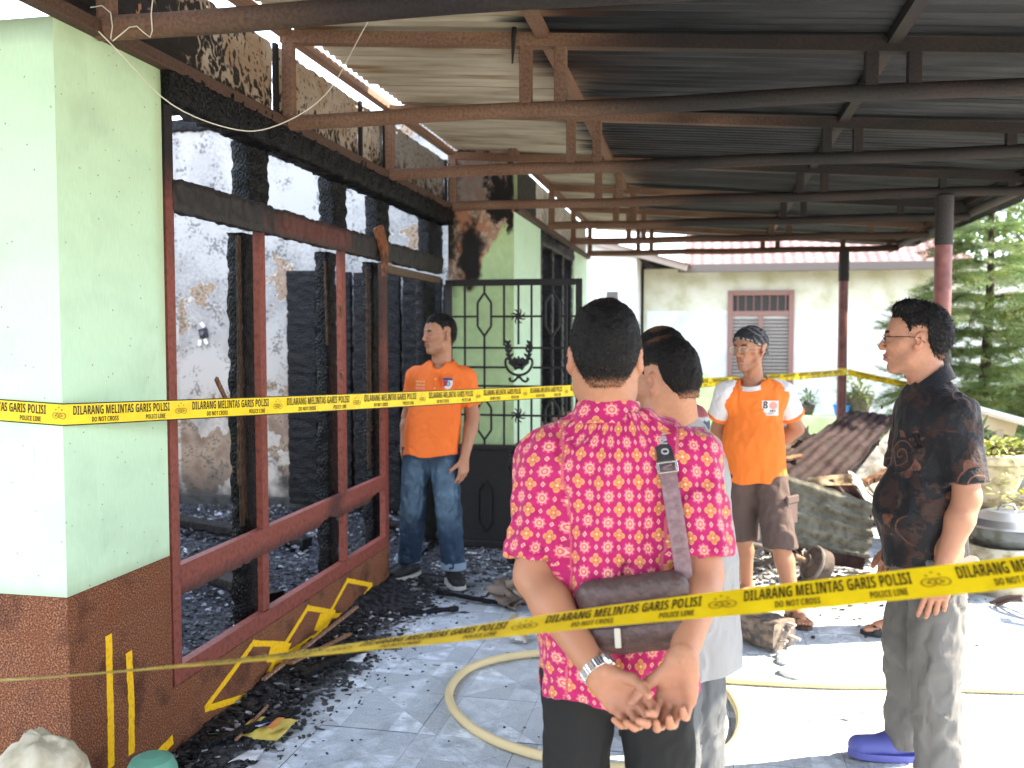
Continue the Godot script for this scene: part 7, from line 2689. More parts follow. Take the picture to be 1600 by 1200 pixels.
func people_mats() -> void:
	M.skin = vcol(mat(Color.WHITE, 0.5, null, 0.05, ntex(fnl(501, 0.05, FastNoiseLite.TYPE_CELLULAR, 2), [], 256, 3.0), 0.5))
	M.skin.subsurf_scatter_enabled = true
	M.skin.subsurf_scatter_strength = 0.06
	M.hair = vcol(mat(Color.WHITE, 0.6, null, 0.03, M.grain, 1.0))
	M.hair.metallic_specular = 0.25
	M.hairplain = vcol(mat(Color.WHITE, 0.45))
	M.hairplain.metallic_specular = 0.25
	M.eye = vcol(mat(Color.WHITE, 0.12))
	M.rubber = vcol(mat(Color.WHITE, 0.6, null, 0.2, M.grain, 0.25))
	var weave := ntex(fnl(502, 0.18, FastNoiseLite.TYPE_SIMPLEX_SMOOTH, 2), [], 256, 2.0)
	M.weave = weave
	# magenta batik: ochre four-petal and pink eight-petal flowers on a lattice, small lozenges between
	var bn := fnl(503, 0.02)
	var batik := paint(512, 512, func(x, y):
		var X: float = x * 4.0
		var Y: float = y * 4.0
		var w := 0.5 + 0.5 * bn.get_noise_2d(x * 512.0, y * 512.0)
		var q := Color(0.70, 0.075, 0.37).lerp(Color(0.61, 0.055, 0.32), w)
		for k in 2:
			var gx := roundf(X - 0.5 * k)
			var gy := roundf(Y - 0.5 * k)
			var dx := X - gx - 0.5 * k
			var dy := Y - gy - 0.5 * k
			var r := sqrt(dx * dx + dy * dy)
			var th := atan2(dy, dx)
			if k == 0:
				var pet := 0.265 * (0.62 + 0.38 * absf(cos(2.0 * th)))
				if r < pet:
					q = Color(0.76, 0.48, 0.33)
					if r > pet - 0.04: q = Color(0.84, 0.60, 0.34)
					if absf(absf(dx) - absf(dy)) < 0.02 and r > 0.05: q = Color(0.66, 0.28, 0.22)
					if r < 0.045: q = Color(0.88, 0.74, 0.48)
			else:
				var pet := 0.275 * (0.70 + 0.30 * absf(cos(4.0 * th)))
				if r < pet:
					q = Color(0.80, 0.40, 0.44)
					if absf(cos(4.0 * th)) < 0.4 and r > 0.08: q = Color(0.64, 0.12, 0.30)
					if absf(r - 0.155) < 0.022: q = Color(0.88, 0.66, 0.58)
					if r < 0.055: q = Color(0.86, 0.66, 0.44)
		for k in 2:
			var ox := 0.5 if k == 0 else 0.0
			var oy := 0.0 if k == 0 else 0.5
			var dx := absf(X - roundf(X - ox) - ox)
			var dy := absf(Y - roundf(Y - oy) - oy)
			var l := dx * 1.25 + dy
			if l < 0.115:
				q = Color(0.86, 0.62, 0.56) if l > 0.045 else Color(0.66, 0.16, 0.32)
		return q.darkened(0.05 * w))
	M.batik = mat(Color.WHITE, 0.72, batik, 0.225, weave, 0.35)
	M.batik.uv1_triplanar = false
	M.batik.rim_enabled = true
	M.batik.rim = 0.25
	M.batik.rim_tint = 0.5
	# black batik with brown blotches, scrolls and leaf sprays
	var k1 := fnl(504, 1.0, FastNoiseLite.TYPE_SIMPLEX_SMOOTH, 3)
	var blk := paint(512, 512, func(x, y):
		var X: float = x * 4.0
		var Y: float = y * 4.0
		var a := k1.get_noise_2d(X * 1.1, Y * 1.1)
		var b := k1.get_noise_2d(X * 3.2 + 20.0, Y * 3.2)
		var c := k1.get_noise_2d(X * 9.0, Y * 9.0 + 5.0)
		var q := Color(0.065, 0.068, 0.09)
		var blot := sstep(0.10, 0.22, a + 0.4 * b + 0.2 * c)
		q = q.lerp(Color(0.24, 0.15, 0.115), blot * 0.8)
		for s in [[0.9, 1.1, 0.42, 1.0], [2.7, 2.2, 0.5, -1.0], [1.6, 3.2, 0.36, 1.0], [3.4, 0.6, 0.4, -1.0]]:
			var dx: float = X - s[0]
			var dy: float = Y - s[1]
			var r := sqrt(dx * dx + dy * dy)
			if r < s[2]:
				var th: float = atan2(dy, dx) * s[3]
				var sp := fposmod(r / s[2] * 2.2 - th / TAU, 1.0)
				if absf(sp - 0.5) < 0.09: q = Color(0.42, 0.28, 0.22)
			elif r < s[2] * 1.5:
				var th := atan2(dy, dx)
				var pet: float = s[2] * (1.18 + 0.22 * cos(7.0 * th + s[0]))
				if r < pet and sin(3.0 * th + s[1]) > 0.2: q = Color(0.40, 0.26, 0.20)
		return q)
	M.blackbatik = mat(Color.WHITE, 0.68, blk, 0.62, weave, 0.35)
	M.blackbatik.rim_enabled = true
	M.blackbatik.rim = 0.15
	M.orange = vcol(mat(Color.WHITE, 0.8, ntex(fnl(505, 0.2, FastNoiseLite.TYPE_SIMPLEX_SMOOTH, 2), [[0.0, Color(0.93, 0.92, 0.92)], [1.0, Color.WHITE]], 256), 0.05, weave, 0.4))
	M.cloth = vcol(mat(Color.WHITE, 0.85, ntex(fnl(506, 0.2, FastNoiseLite.TYPE_SIMPLEX_SMOOTH, 2), [[0.0, Color(0.86, 0.86, 0.86)], [1.0, Color.WHITE]], 256), 0.06, weave, 0.45))
	M.leather = vcol(mat(Color.WHITE, 0.42, ntex(fnl(507, 0.03), [[0.0, Color(0.75, 0.75, 0.75)], [1.0, Color.WHITE]], 256), 0.2, ntex(fnl(508, 0.1, FastNoiseLite.TYPE_CELLULAR, 1), [], 256, 3.0), 0.35))
	M.steelwatch = mat(g8(200, 200, 198), 0.25)
	M.steelwatch.metallic = 0.9
	M.frame = mat(g8(20, 20, 22), 0.3)
	M.lens = mat(Color(0.9, 0.92, 0.92, 0.12), 0.05)
	M.lens.transparency = BaseMaterial3D.TRANSPARENCY_ALPHA

func glasses(root: Node3D, hxf: Transform3D, m: Material, w := 0.0235, h := 0.0145, r := 0.0013) -> void:
	var g := Geo.new()
	for s in [-1.0, 1.0]:
		var ring := PackedVector3Array()
		for k in 25:
			var a := TAU * k / 24.0
			var ca := cos(a)
			var sa := sin(a)
			var e := pow(absf(ca) ** 4 + absf(sa) ** 4, -0.25)
			ring.append(hxf * Vector3(s * 0.033 + ca * e * w, 0.004 + sa * e * h, 0.104 - 0.008 * absf(ca * e * w + 0.010) / 0.03))
		g.tube(ring, r, 6)
		g.tube(PackedVector3Array([hxf * Vector3(s * 0.056, 0.010, 0.098), hxf * Vector3(s * 0.072, 0.012, 0.080), hxf * Vector3(s * 0.080, 0.012, 0.02), hxf * Vector3(s * 0.083, 0.010, -0.012), hxf * Vector3(s * 0.081, -0.008, -0.030)]), r * 1.35, 6, 0.6)
	g.tube(PackedVector3Array([hxf * Vector3(-0.0105, 0.008, 0.104), hxf * Vector3(0, 0.011, 0.107), hxf * Vector3(0.0105, 0.008, 0.104)]), r, 6)
	var gl := part("glasses", g, m, root)
	for s in [-1.0, 1.0]:
		g = Geo.new()
		var q := []
		for k in 16:
			var a := TAU * k / 16.0
			var e := pow(absf(cos(a)) ** 4 + absf(sin(a)) ** 4, -0.25)
			q.append(hxf * Vector3(s * 0.033 + cos(a) * e * w * 0.97, 0.004 + sin(a) * e * h * 0.97, 0.1035 - 0.008 * absf(cos(a) * e * w + 0.010) / 0.03))
		var cpt: Vector3 = hxf * Vector3(s * 0.033, 0.004, 0.1035)
		for k in 16:
			g.tri(cpt, q[k], q[(k + 1) % 16], hxf.basis.z, hxf.basis.z, hxf.basis.z)
		part("lens", g, M.lens, gl)

func hframe(o: Dictionary) -> Transform3D:
	return Transform3D(Basis.from_euler(Vector3(deg_to_rad(o.get("head_pitch", 0.0)), deg_to_rad(o.head_yaw), deg_to_rad(o.get("head_roll", 0.0)))).scaled(Vector3.ONE * o.get("head_scale", 1.0)), o.J.head)

func fdir(deg: float) -> Vector3:
	return Vector3(sin(deg_to_rad(deg)), 0, cos(deg_to_rad(deg)))

func people() -> void:
	people_mats()
	rng.seed = 600
	man_magenta()
	man_polo()
	man_old()
	man_black()
	men_behind()

# ---- seen from behind, hands clasped at his back
func man_magenta() -> void:
	var o := {
		"label": "man in magenta flowered batik shirt seen from behind with hands clasped", "at": Vector3(-0.22, 0, -2.12), "facing": -174.0, "head_yaw": -172.0, "head_pitch": 2.0,
		"J": {"head": Vector3(0.0, 1.500, 0.01), "neck": Vector3(0.008, 1.368, 0.0), "chest": Vector3(0.03, 1.17, 0.01), "belly": Vector3(0.03, 0.98, 0.02), "pelvis": Vector3(0.035, 0.83, 0.02),
			"sl": Vector3(-0.128, 1.275, 0.015), "sr": Vector3(0.192, 1.285, 0.015), "el": Vector3(-0.150, 1.010, 0.09), "er": Vector3(0.222, 1.035, 0.09), "wl": Vector3(0.015, 0.865, 0.265), "wr": Vector3(0.185, 0.905, 0.255),
			"hl": Vector3(-0.05, 0.84, 0.02), "hr": Vector3(0.115, 0.84, 0.02), "kl": Vector3(-0.065, 0.46, 0.03), "kr": Vector3(0.14, 0.46, 0.03), "al": Vector3(-0.075, 0.08, 0.0), "ar": Vector3(0.155, 0.08, 0.0)},
		"hand_l": [Vector3(0.80, -0.62, 0.12), Vector3(0.10, -0.05, 1.0), [0.75, 0.85, 0.9, 0.95], 0.62], "hand_r": [Vector3(-0.16, -0.98, 0.05), Vector3(-0.25, 0.1, 1.0), [0.8, 0.85, 0.9, 0.95], 0.45],
		"arm": 1.06, "hand_scale": 1.04, "neck_r": 0.056, "cell": 0.004, "hair_cell": 0.0034, "hair": 0.013, "face": false, "bald": 0.22, "strands": 5200, "strand_len": 0.007, "skin": Color(0.37, 0.175, 0.10),
		"trousers": {"mat": M.cloth, "tone": func(p, g): return Color(0.012, 0.0125, 0.015), "hem": 0.05, "seed": 610, "width": 0.92},
		"shirt": {"mat": M.batik, "hem": 0.745, "sleeve": 0.85, "cuff": 0.068, "chest": 0.168, "waist": 0.165, "hip": 0.180, "depth": 0.70, "seed": 612, "fold": 0.013, "freq": 4.6, "stretch": Vector3(2.0, 0.55, 2.0), "cell": 0.0075,
			"uv": true, "creases": [[Vector3(-0.085, 1.20, 0.125), Vector3(-0.05, 0.86, 0.145), 0.014, true], [Vector3(0.15, 1.20, 0.12), Vector3(0.13, 0.90, 0.14), 0.013, true], [Vector3(-0.03, 1.12, 0.13), Vector3(-0.01, 0.84, 0.145), 0.012, false], [Vector3(0.06, 1.05, 0.13), Vector3(0.05, 0.86, 0.145), 0.011, true]]},
	}
	var r := person(o)
	collar(r, Vector3(0.006, 1.352, 0.002), fdir(-174), 0.069, 0.066, 0.052, 0.25, M.batik, Color.WHITE)
	shoe(r, o.J.al, fdir(-170), Color(0.01, 0.01, 0.01), Color(0.01, 0.01, 0.01))
	shoe(r, o.J.ar, fdir(170), Color(0.01, 0.01, 0.01), Color(0.01, 0.01, 0.01))
	# steel watch on the left wrist
	var wl: Vector3 = o.J.wl
	var ax: Vector3 = (wl - (o.J.el as Vector3)).normalized()
	var pz := (Vector3(0.1, 0.0, 1.0) - ax * Vector3(0.1, 0.0, 1.0).dot(ax)).normalized()
	var px := ax.cross(pz)
	var band := Geo.new()
	var ring := PackedVector3Array()
	for k in 33:
		var a := TAU * k / 32.0
		ring.append(wl - ax * 0.006 + px * cos(a) * 0.0335 + pz * sin(a) * 0.0275)
	for k in 32:
		var c := (ring[k] + ring[k + 1]) * 0.5
		var out := (c - (wl - ax * 0.006)).normalized()
		band.box(Transform3D(Basis(ax, out, ax.cross(out)), c), Vector3(0.021, 0.003, 0.0056), 0.0008)
	var wt := part("wristwatch", band, M.steelwatch, r)
	var dial := Geo.new()
	var dc := wl - ax * 0.006 - px * 0.034
	dial.lathe([Vector2(0.001, 0.006), Vector2(0.015, 0.006), Vector2(0.018, 0.003), Vector2(0.018, -0.003)], 24, Transform3D(Basis(ax, -px, ax.cross(-px)), dc))
	part("watch_case", dial, M.steelwatch, wt)
	# shoulder bag: strap over the right shoulder, bag at the small of the back
	var bag := thing("shoulder_bag", "brown leather shoulder bag hanging behind the magenta shirt man's waist", "bag", o.at)
	var f := Field.new(Vector3(-0.06, 0.84, 0.10), Vector3(0.29, 1.10, 0.32), 0.0055)
	var rot := Basis(Vector3.BACK, 0.20) * Basis(Vector3.UP, -0.10)
	var cc := Vector3(0.086, 0.965, 0.176)
	for i in 2:
		f.cap(cc + rot * Vector3(-0.085, -0.045 + 0.09 * i, 0), cc + rot * Vector3(0.085, -0.045 + 0.09 * i, 0), 0.036, 0.036, 0.05, rot * Vector3.BACK, 0.72)
	f.cap(cc + rot * Vector3(-0.07, -0.03, 0.03), cc + rot * Vector3(0.075, -0.03, 0.03), 0.030, 0.030, 0.012, rot * Vector3.BACK, 0.6)
	cloth_noise(f, 620, 0.003, 9.0, Vector3.ONE)
	f.cap(cc + rot * Vector3(-0.12, 0.028, 0.046), cc + rot * Vector3(0.12, 0.028, 0.046), 0.004, 0.004, 0.004, Vector3.ZERO, 1.0, false, true)
	var bb := Bag.new()
	f.nets(bb, Transform3D(), null, Color(0.10, 0.062, 0.058))
	part("bag_body", bb, M.leather, bag)
	for z in [[Vector3(-0.115, 0.024, 0.040), Vector3(0.118, 0.030, 0.040)], [Vector3(-0.105, -0.008, 0.056), Vector3(0.112, -0.002, 0.056)]]:
		var g := Geo.new()
		g.col = Color(0.045, 0.035, 0.05)
		var pp := PackedVector3Array()
		for k in 13:
			var t := k / 12.0
			pp.append(cc + rot * (z[0].lerp(z[1], t) - Vector3(0, 0, 0.022 * pow(absf(t * 2.0 - 1.0), 3.0))))
		g.tube(pp, 0.0042, 7)
		part("zip", g, M.leather, bag)
	for z in [Vector3(-0.108, 0.005, 0.040), Vector3(-0.035, -0.030, 0.058)]:
		var g := Geo.new()
		g.col = Color(0.45, 0.42, 0.36)
		g.box(Transform3D(Basis(Vector3.BACK, 0.06), cc + rot * z), Vector3(0.013, 0.042, 0.005), 0.0016)
		part("zip_pull", g, M.plain, bag)
	var sp := PackedVector3Array()
	var sn := []
	for q in [[Vector3(0.130, 1.300, -0.065), Vector3(0.2, 0.8, -0.55)], [Vector3(0.124, 1.352, 0.0), Vector3(0.25, 0.97, 0.0)], [Vector3(0.132, 1.325, 0.066), Vector3(0.15, 0.7, 0.7)], [Vector3(0.144, 1.275, 0.108), Vector3(0.12, 0.35, 0.93)], [Vector3(0.158, 1.20, 0.130), Vector3(0.12, 0.12, 1)], [Vector3(0.172, 1.12, 0.140), Vector3(0.15, 0.0, 1)], [Vector3(0.183, 1.05, 0.152), Vector3(0.2, 0.0, 1)], [Vector3(0.188, 0.99, 0.162), Vector3(0.25, 0.0, 1)]]:
		sp.append(q[0])
		sn.append(q[1].normalized())
	var sp2 := smooth(sp, 5)
	var sn2 := []
	for i in sp2.size():
		var t := float(i) / (sp2.size() - 1) * (sn.size() - 1)
		var k := mini(int(t), sn.size() - 2)
		sn2.append((sn[k] as Vector3).lerp(sn[k + 1], t - k).normalized())
	var g := ribbon(sp2, sn2, 0.036, 0.0022)
	for i in g.v.size():
		g.c[i] = Color(0.055, 0.05, 0.052) if g.v[i].y > 1.272 or g.v[i].z < 0.0 else Color(0.25, 0.15, 0.16)
	var strap := part("strap", g, M.leather, bag)
	# buckle
	g = Geo.new()
	var bx := Transform3D(Basis(Vector3(1, 0.15, -0.1).normalized(), Vector3(-0.1, 0.9, -0.42).normalized(), Vector3(0.1, 0.42, 0.9).normalized()).orthonormalized(), Vector3(0.146, 1.270, 0.116))
	for s in [Vector3(0, 0.011, 0), Vector3(0, -0.011, 0)]:
		g.box(bx * Transform3D(Basis(), s), Vector3(0.044, 0.005, 0.006), 0.001)
	for s in [Vector3(0.020, 0, 0), Vector3(-0.020, 0, 0)]:
		g.box(bx * Transform3D(Basis(), s), Vector3(0.005, 0.018, 0.006), 0.001)
	part("buckle", g, M.steelwatch, strap)
	strap_words(strap, sp2, sn2)

func strap_words(strap: Node3D, sp: PackedVector3Array, sn: Array) -> void:
	# raised letters running down the strap, as far as they can be read
	var letters := "MONTIUW"
	for i in letters.length():
		var t := 0.47 + 0.052 * i
		var k := int(t * (sp.size() - 1))
		var p := sp[k]
		var n: Vector3 = sn[k]
		var tg := (sp[mini(k + 1, sp.size() - 1)] - sp[k - 1]).normalized()
		var y := tg.cross(n).normalized()
		var xx := y.cross(n).normalized()
		words(letters[letters.length() - 1 - i], 0.021, 1.0, Color(0.17, 0.10, 0.105), strap, Transform3D(Basis(-xx, -y, n).orthonormalized(), p + n * 0.006))
	for i in 4:
		var t := 0.24 + 0.05 * i
		var k := int(t * (sp.size() - 1))
		var n: Vector3 = sn[k]
		var tg := (sp[k + 1] - sp[k - 1]).normalized()
		var y := tg.cross(n).normalized()
		var xx := y.cross(n).normalized()
		words("AWNO"[i], 0.017, 1.0, Color(0.36, 0.36, 0.36), strap, Transform3D(Basis(-xx, -y, n).orthonormalized(), sp[k] + n * 0.006))

# ---- orange polo shirt, by the doorway
func man_polo() -> void:
	var denim := fnl(630, 12.0, FastNoiseLite.TYPE_SIMPLEX_SMOOTH, 3)
	var o := {
		"label": "man in orange polo shirt and blue jeans standing by the burnt doorway", "at": Vector3(-1.68, 0, -5.6), "facing": -2.0, "head_yaw": -40.0, "head_pitch": 1.0,
		"J": {"head": Vector3(0.08, 1.556, 0.08), "neck": Vector3(0.088, 1.40, 0.05), "chest": Vector3(0.065, 1.19, 0.05), "belly": Vector3(0.035, 0.98, 0.07), "pelvis": Vector3(0.02, 0.87, 0.07),
			"sl": Vector3(0.230, 1.300, 0.02), "sr": Vector3(-0.080, 1.298, 0.03), "el": Vector3(0.275, 1.05, 0.0), "er": Vector3(-0.145, 1.05, 0.0), "wl": Vector3(0.245, 0.80, 0.10), "wr": Vector3(-0.150, 0.83, 0.075),
			"hl": Vector3(0.10, 0.86, 0.07), "hr": Vector3(-0.065, 0.86, 0.07), "kl": Vector3(0.145, 0.46, 0.10), "kr": Vector3(-0.09, 0.46, 0.09), "al": Vector3(0.165, 0.09, 0.07), "ar": Vector3(-0.165, 0.09, -0.05)},
		"hand_l": [Vector3(-0.05, -1.0, 0.12), Vector3(-0.8, 0.0, -0.5), [0.35, 0.4, 0.45, 0.5], 0.25], "hand_r": [Vector3(0.05, -1.0, 0.05), Vector3(1.0, 0.0, -0.3), [0.3, 0.3, 0.35, 0.4], 0.3],
		"beard": 0.3, "fat": 0.5, "hair": 0.015, "hairline": 0.064, "strands": 2600, "strand_len": 0.010, "look": -0.8, "cell": 0.0034,
		"trousers": {"mat": M.cloth, "name": "jeans", "hem": 0.10, "seed": 632, "width": 0.98, "fold": 0.010, "freq": 6.0,
			"tone": func(p, g):
				var a := denim.get_noise_3dv(p)
				var fade := sstep(0.35, 0.95, g.z) * sstep(0.86, 0.70, p.y) * sstep(0.30, 0.5, p.y) + 0.4 * sstep(0.25, 0.6, a)
				return Color(0.022, 0.045, 0.082).lerp(Color(0.12, 0.19, 0.26), clampf(fade * 0.75, 0, 1)) * (1.0 + 0.25 * a)},
		"shirt": {"mat": M.orange, "name": "polo_shirt", "tone": func(p, g): return Color(0.88, 0.185, 0.032), "hem": 0.815, "hole": 0.064, "scoop": 0.040, "sleeve": 0.72, "cuff": 0.068, "chest": 0.150, "waist": 0.160, "hip": 0.178, "cell": 0.007, "depth": 0.76, "seed": 634, "fold": 0.008},
	}
	var r := person(o)
	collar(r, Vector3(0.086, 1.362, 0.052), fdir(-2), 0.074, 0.074, 0.046, 0.42, M.orange, Color(0.88, 0.183, 0.032), "collar", 0.9, 0.022)
	# placket with buttons
	var g := Geo.new()
	g.col = Color(0.82, 0.165, 0.028)
	var pp := PackedVector3Array()
	var pn := []
	for k in 8:
		var t := k / 7.0
		pp.append(Vector3(0.086 - 0.008 * t, 1.325 - 0.13 * t, front(0.086 - 0.008 * t, 1.325 - 0.13 * t) + 0.003))
		pn.append(Vector3(0, 0.35 - 0.3 * t, 1).normalized())
	var pq := ribbon(pp, pn, 0.028, 0.003)
	for k in pq.c.size(): pq.c[k] = Color(0.80, 0.16, 0.026)
	part("placket", pq, M.orange, r)
	for k in 2:
		g = Geo.new()
		g.col = Color(0.85, 0.5, 0.3)
		g.ball(Transform3D(Basis(), pp[2 + 3 * k] + Vector3(0, 0, 0.005)), Vector3(0.005, 0.005, 0.002), 10, 6)
		part("button", g, M.plain, r)
	# chest badge: red and white shield, dark chief
	var bx := Transform3D(Basis(Vector3.UP, 0.28), Vector3(0.155, 1.262, front(0.155, 1.262) - 0.002))
	var badge := func(col: Color, pts: Array, z: float) -> void:
		var q := Geo.new()
		q.col = col
		for k in range(1, pts.size() - 1):
			q.tri(bx * Vector3(pts[0].x, pts[0].y, z), bx * Vector3(pts[k].x, pts[k].y, z), bx * Vector3(pts[k + 1].x, pts[k + 1].y, z), bx.basis.z, bx.basis.z, bx.basis.z)
		part("badge", q, M.plain, r)
	badge.call(Color(0.70, 0.70, 0.72), [Vector2(-0.030, 0.034), Vector2(0.030, 0.034), Vector2(0.029, -0.006), Vector2(0.018, -0.028), Vector2(0, -0.038), Vector2(-0.018, -0.028), Vector2(-0.029, -0.006)], 0.006)
	badge.call(Color(0.50, 0.03, 0.04), [Vector2(-0.029, 0.018), Vector2(0.0, 0.016), Vector2(-0.004, -0.012), Vector2(-0.024, -0.020), Vector2(-0.028, -0.006)], 0.0068)
	badge.call(Color(0.06, 0.06, 0.16), [Vector2(-0.0295, 0.0335), Vector2(0.0295, 0.0335), Vector2(0.029, 0.018), Vector2(-0.029, 0.018)], 0.0074)
	g = Geo.new()
	g.col = Color(0.08, 0.08, 0.16)
	var rg := PackedVector3Array()
	for k in 17:
		rg.append(bx * Vector3(0.012 * cos(TAU * k / 16.0), -0.002 + 0.012 * sin(TAU * k / 16.0), 0.0085))
	g.tube(rg, 0.0028, 6)
	part("badge_ring", g, M.plain, r)
	# three short lines of pale stitched print, too worn to read
	for k in 3:
		g = Geo.new()
		g.col = Color(0.78, 0.42, 0.16) if k < 2 else Color(0.80, 0.30, 0.30)
		for j in 7:
			var wq := 0.007
			g.box(Transform3D(Basis(Vector3.UP, -0.3), Vector3(-0.048 + 0.0095 * j, 1.272 - 0.020 * k - (0.002 * (j % 2)), front(-0.048 + 0.0095 * j, 1.272 - 0.020 * k) + 0.002)), Vector3(wq, 0.013 - 0.004 * (j % 3) * 0.5, 0.0015))
		tag(part("stitched_print", g, M.plain, r), "", "", "", "stuff")
	# turned-up cuffs and trainers
	for s in ["l", "r"]:
		var an: Vector3 = o.J["a" + s]
		g = Geo.new()
		g.col = Color(0.24, 0.31, 0.40)
		g.lathe([Vector2(0.075, 0.10), Vector2(0.081, 0.105), Vector2(0.081, 0.148), Vector2(0.074, 0.150)], 26, Transform3D(Basis(), Vector3(an.x, 0, an.z + 0.0)), 0.03)
		part("turned_up_cuff", g, M.cloth, r)
	shoe(r, Vector3(0.165, 0.09, 0.07), fdir(28), Color(0.016, 0.016, 0.019), Color(0.55, 0.53, 0.50))
	shoe(r, Vector3(-0.165, 0.09, -0.05), fdir(-20), Color(0.016, 0.016, 0.019), Color(0.55, 0.53, 0.50))

# ---- older man, orange and white tee, headscarf, shorts, sandals
func man_old() -> void:
	var o := {
		"label": "older man with headscarf, glasses, orange and white tee and shorts", "at": Vector3(0.38, 0, -5.38), "facing": -18.0, "head_yaw": -40.0, "head_pitch": 2.0,
		"J": {"head": Vector3(-0.13, 1.475, 0.06), "neck": Vector3(-0.105, 1.325, 0.0), "chest": Vector3(-0.10, 1.13, 0.0), "belly": Vector3(-0.105, 0.93, 0.03), "pelvis": Vector3(-0.095, 0.80, 0.03),
			"sl": Vector3(0.050, 1.245, -0.02), "sr": Vector3(-0.250, 1.238, 0.02), "el": Vector3(0.145, 1.02, -0.13), "er": Vector3(-0.295, 1.01, -0.11), "wl": Vector3(-0.03, 0.87, -0.19), "wr": Vector3(-0.17, 0.86, -0.17),
			"hl": Vector3(-0.018, 0.80, 0.05), "hr": Vector3(-0.165, 0.80, 0.03), "kl": Vector3(0.035, 0.43, 0.17), "kr": Vector3(-0.155, 0.43, 0.02), "al": Vector3(0.115, 0.085, 0.20), "ar": Vector3(-0.12, 0.085, -0.16)},
		"hand_l": [Vector3(-0.9, -0.35, -0.1), Vector3(0.0, 0.0, -1.0), [0.5, 0.5, 0.55, 0.6], 0.4], "hand_r": [Vector3(0.9, -0.35, 0.0), Vector3(0.0, 0.0, -1.0), [0.5, 0.5, 0.55, 0.6], 0.4],
		"gaunt": 1.0, "beard": 0.35, "neck_r": 0.046, "show_hair": false, "barefoot": true, "toe_l": fdir(18), "toe_r": fdir(-30), "look": -0.3, "cell": 0.0034, "girth": 0.93, "skin": Color(0.38, 0.175, 0.10),
		"trousers": {"mat": M.cloth, "name": "shorts", "hem": 0.40, "seed": 642, "width": 1.08, "fold": 0.008, "tone": func(p, g): return Color(0.115, 0.075, 0.066)},
		"shirt": {"mat": M.orange, "name": "tee_shirt", "hem": 0.735, "sleeve": 0.62, "cuff": 0.072, "chest": 0.162, "waist": 0.170, "hip": 0.200, "seed": 644, "fold": 0.008, "cell": 0.007, "hole": 0.074, "scoop": 0.062, "slope": 0.085, "sleeveless": true,
			"tone": func(p, g): return Color(0.86, 0.20, 0.03)},
	}
	for sd in ["l", "r"]: o.shirt["s" + sd] = 1
	var r := person(o)
	collar(r, Vector3(-0.110, 1.303, 0.014), fdir(-18), 0.080, 0.088, 0.024, 0.0, M.orange, Color(0.74, 0.70, 0.69), "neckband", 0.75, 0.005)
	var hx := hframe(o)
	glasses(r, hx, mat(g8(190, 180, 150), 0.3))
	var f: Field
	# headscarf with fold lines, tied behind
	f = Field.new(Vector3(-0.115, -0.08, -0.16), Vector3(0.115, 0.16, 0.13), 0.004)
	f.ell(Vector3(0, 0.040, -0.014), Basis(), Vector3(0.087, 0.094, 0.108), 0.02)
	f.ell(Vector3(0, 0.034, 0.026), Basis(), Vector3(0.077, 0.082, 0.074), 0.02)
	f.cap(Vector3(0, 0.02, -0.10), Vector3(0.01, -0.03, -0.125), 0.035, 0.018, 0.03)
	var wn := fnl(650, 22.0, FastNoiseLite.TYPE_SIMPLEX_SMOOTH, 2)
	f.bend(func(p, d):
		var cut: float = 0.058 + (p.z - 0.09) * 0.52
		if absf(p.x) > 0.06: cut = maxf(cut, 0.028 - 0.3 * (p.z + 0.02))
		return maxf(d - 0.004 * wn.get_noise_3dv(p * Vector3(1, 3, 1)), maxf(cut, -0.05) - p.y), 0.06)
	var sb := Bag.new()
	var sc := fnl(651, 26.0, FastNoiseLite.TYPE_SIMPLEX_SMOOTH, 2)
	f.nets(sb, hx, func(p, g):
		var band: float = p.y - (0.058 + (p.z - 0.09) * 0.52)
		var q := Color(0.030, 0.028, 0.032)
		var st := sin((p.y * 0.8 - p.z * 0.9 + 0.012 * sc.get_noise_3dv(p)) * 170.0)
		if p.z < 0.05 and st > 0.55: q = Color(0.16, 0.15, 0.15)
		if sc.get_noise_3dv(p * 1.3) > 0.35: q = Color(0.12, 0.115, 0.12)
		if band < 0.010 and sc.get_noise_3dv(p * 2.0) > 0.0: q = Color(0.42, 0.38, 0.30)
		return q)
	part("headscarf", sb, M.cloth, r)
	# white raglan sleeves with orange cuffs
	for sd in ["l", "r"]:
		var a: Vector3 = o.J["s" + sd] + Vector3(0, -0.012, 0)
		var b: Vector3 = (o.J["s" + sd] as Vector3).lerp(o.J["e" + sd], 0.62)
		var inner: Vector3 = a.lerp(o.J.neck, 0.22) + Vector3(0, 0.004, 0)
		for k in 2:
			var bd := bounds([a, b, inner], 0.12)
			f = Field.new(bd[0], bd[1], 0.006)
			if k == 0:
				f.cap(inner, a, 0.052, 0.066, 0.01)
				f.cap(a, b, 0.066, 0.072, 0.02, Vector3.ZERO, 1.0, true)
			else:
				f.cap(a.lerp(b, 0.80), b + (b - a).normalized() * 0.008, 0.076, 0.079, 0.004, Vector3.ZERO, 1.0, true)
				var ax := (b - a).normalized()
				var c0 := a.lerp(b, 0.90)
				f.bend(func(p, d): return maxf(d, -(p - c0).dot(ax)), 0.2)
			if k == 0: cloth_noise(f, 646, 0.006, 6.0, Vector3(1.5, 0.8, 1.5))
			var vb := Bag.new()
			f.nets(vb, Transform3D(), null, Color(0.74, 0.71, 0.70) if k == 0 else Color(0.86, 0.20, 0.03))
			part("sleeve" if k == 0 else "cuff", vb, M.orange, r)
	# chest patch
	var px := Transform3D(Basis(Vector3.UP, deg_to_rad(-2.0)) * Basis(Vector3.RIGHT, -0.04), Vector3(-0.020, 1.155, front(-0.020, 1.155) + 0.003))
	var g := Geo.new()
	g.col = Color(0.72, 0.68, 0.66)
	g.box(px, Vector3(0.088, 0.082, 0.004), 0.001)
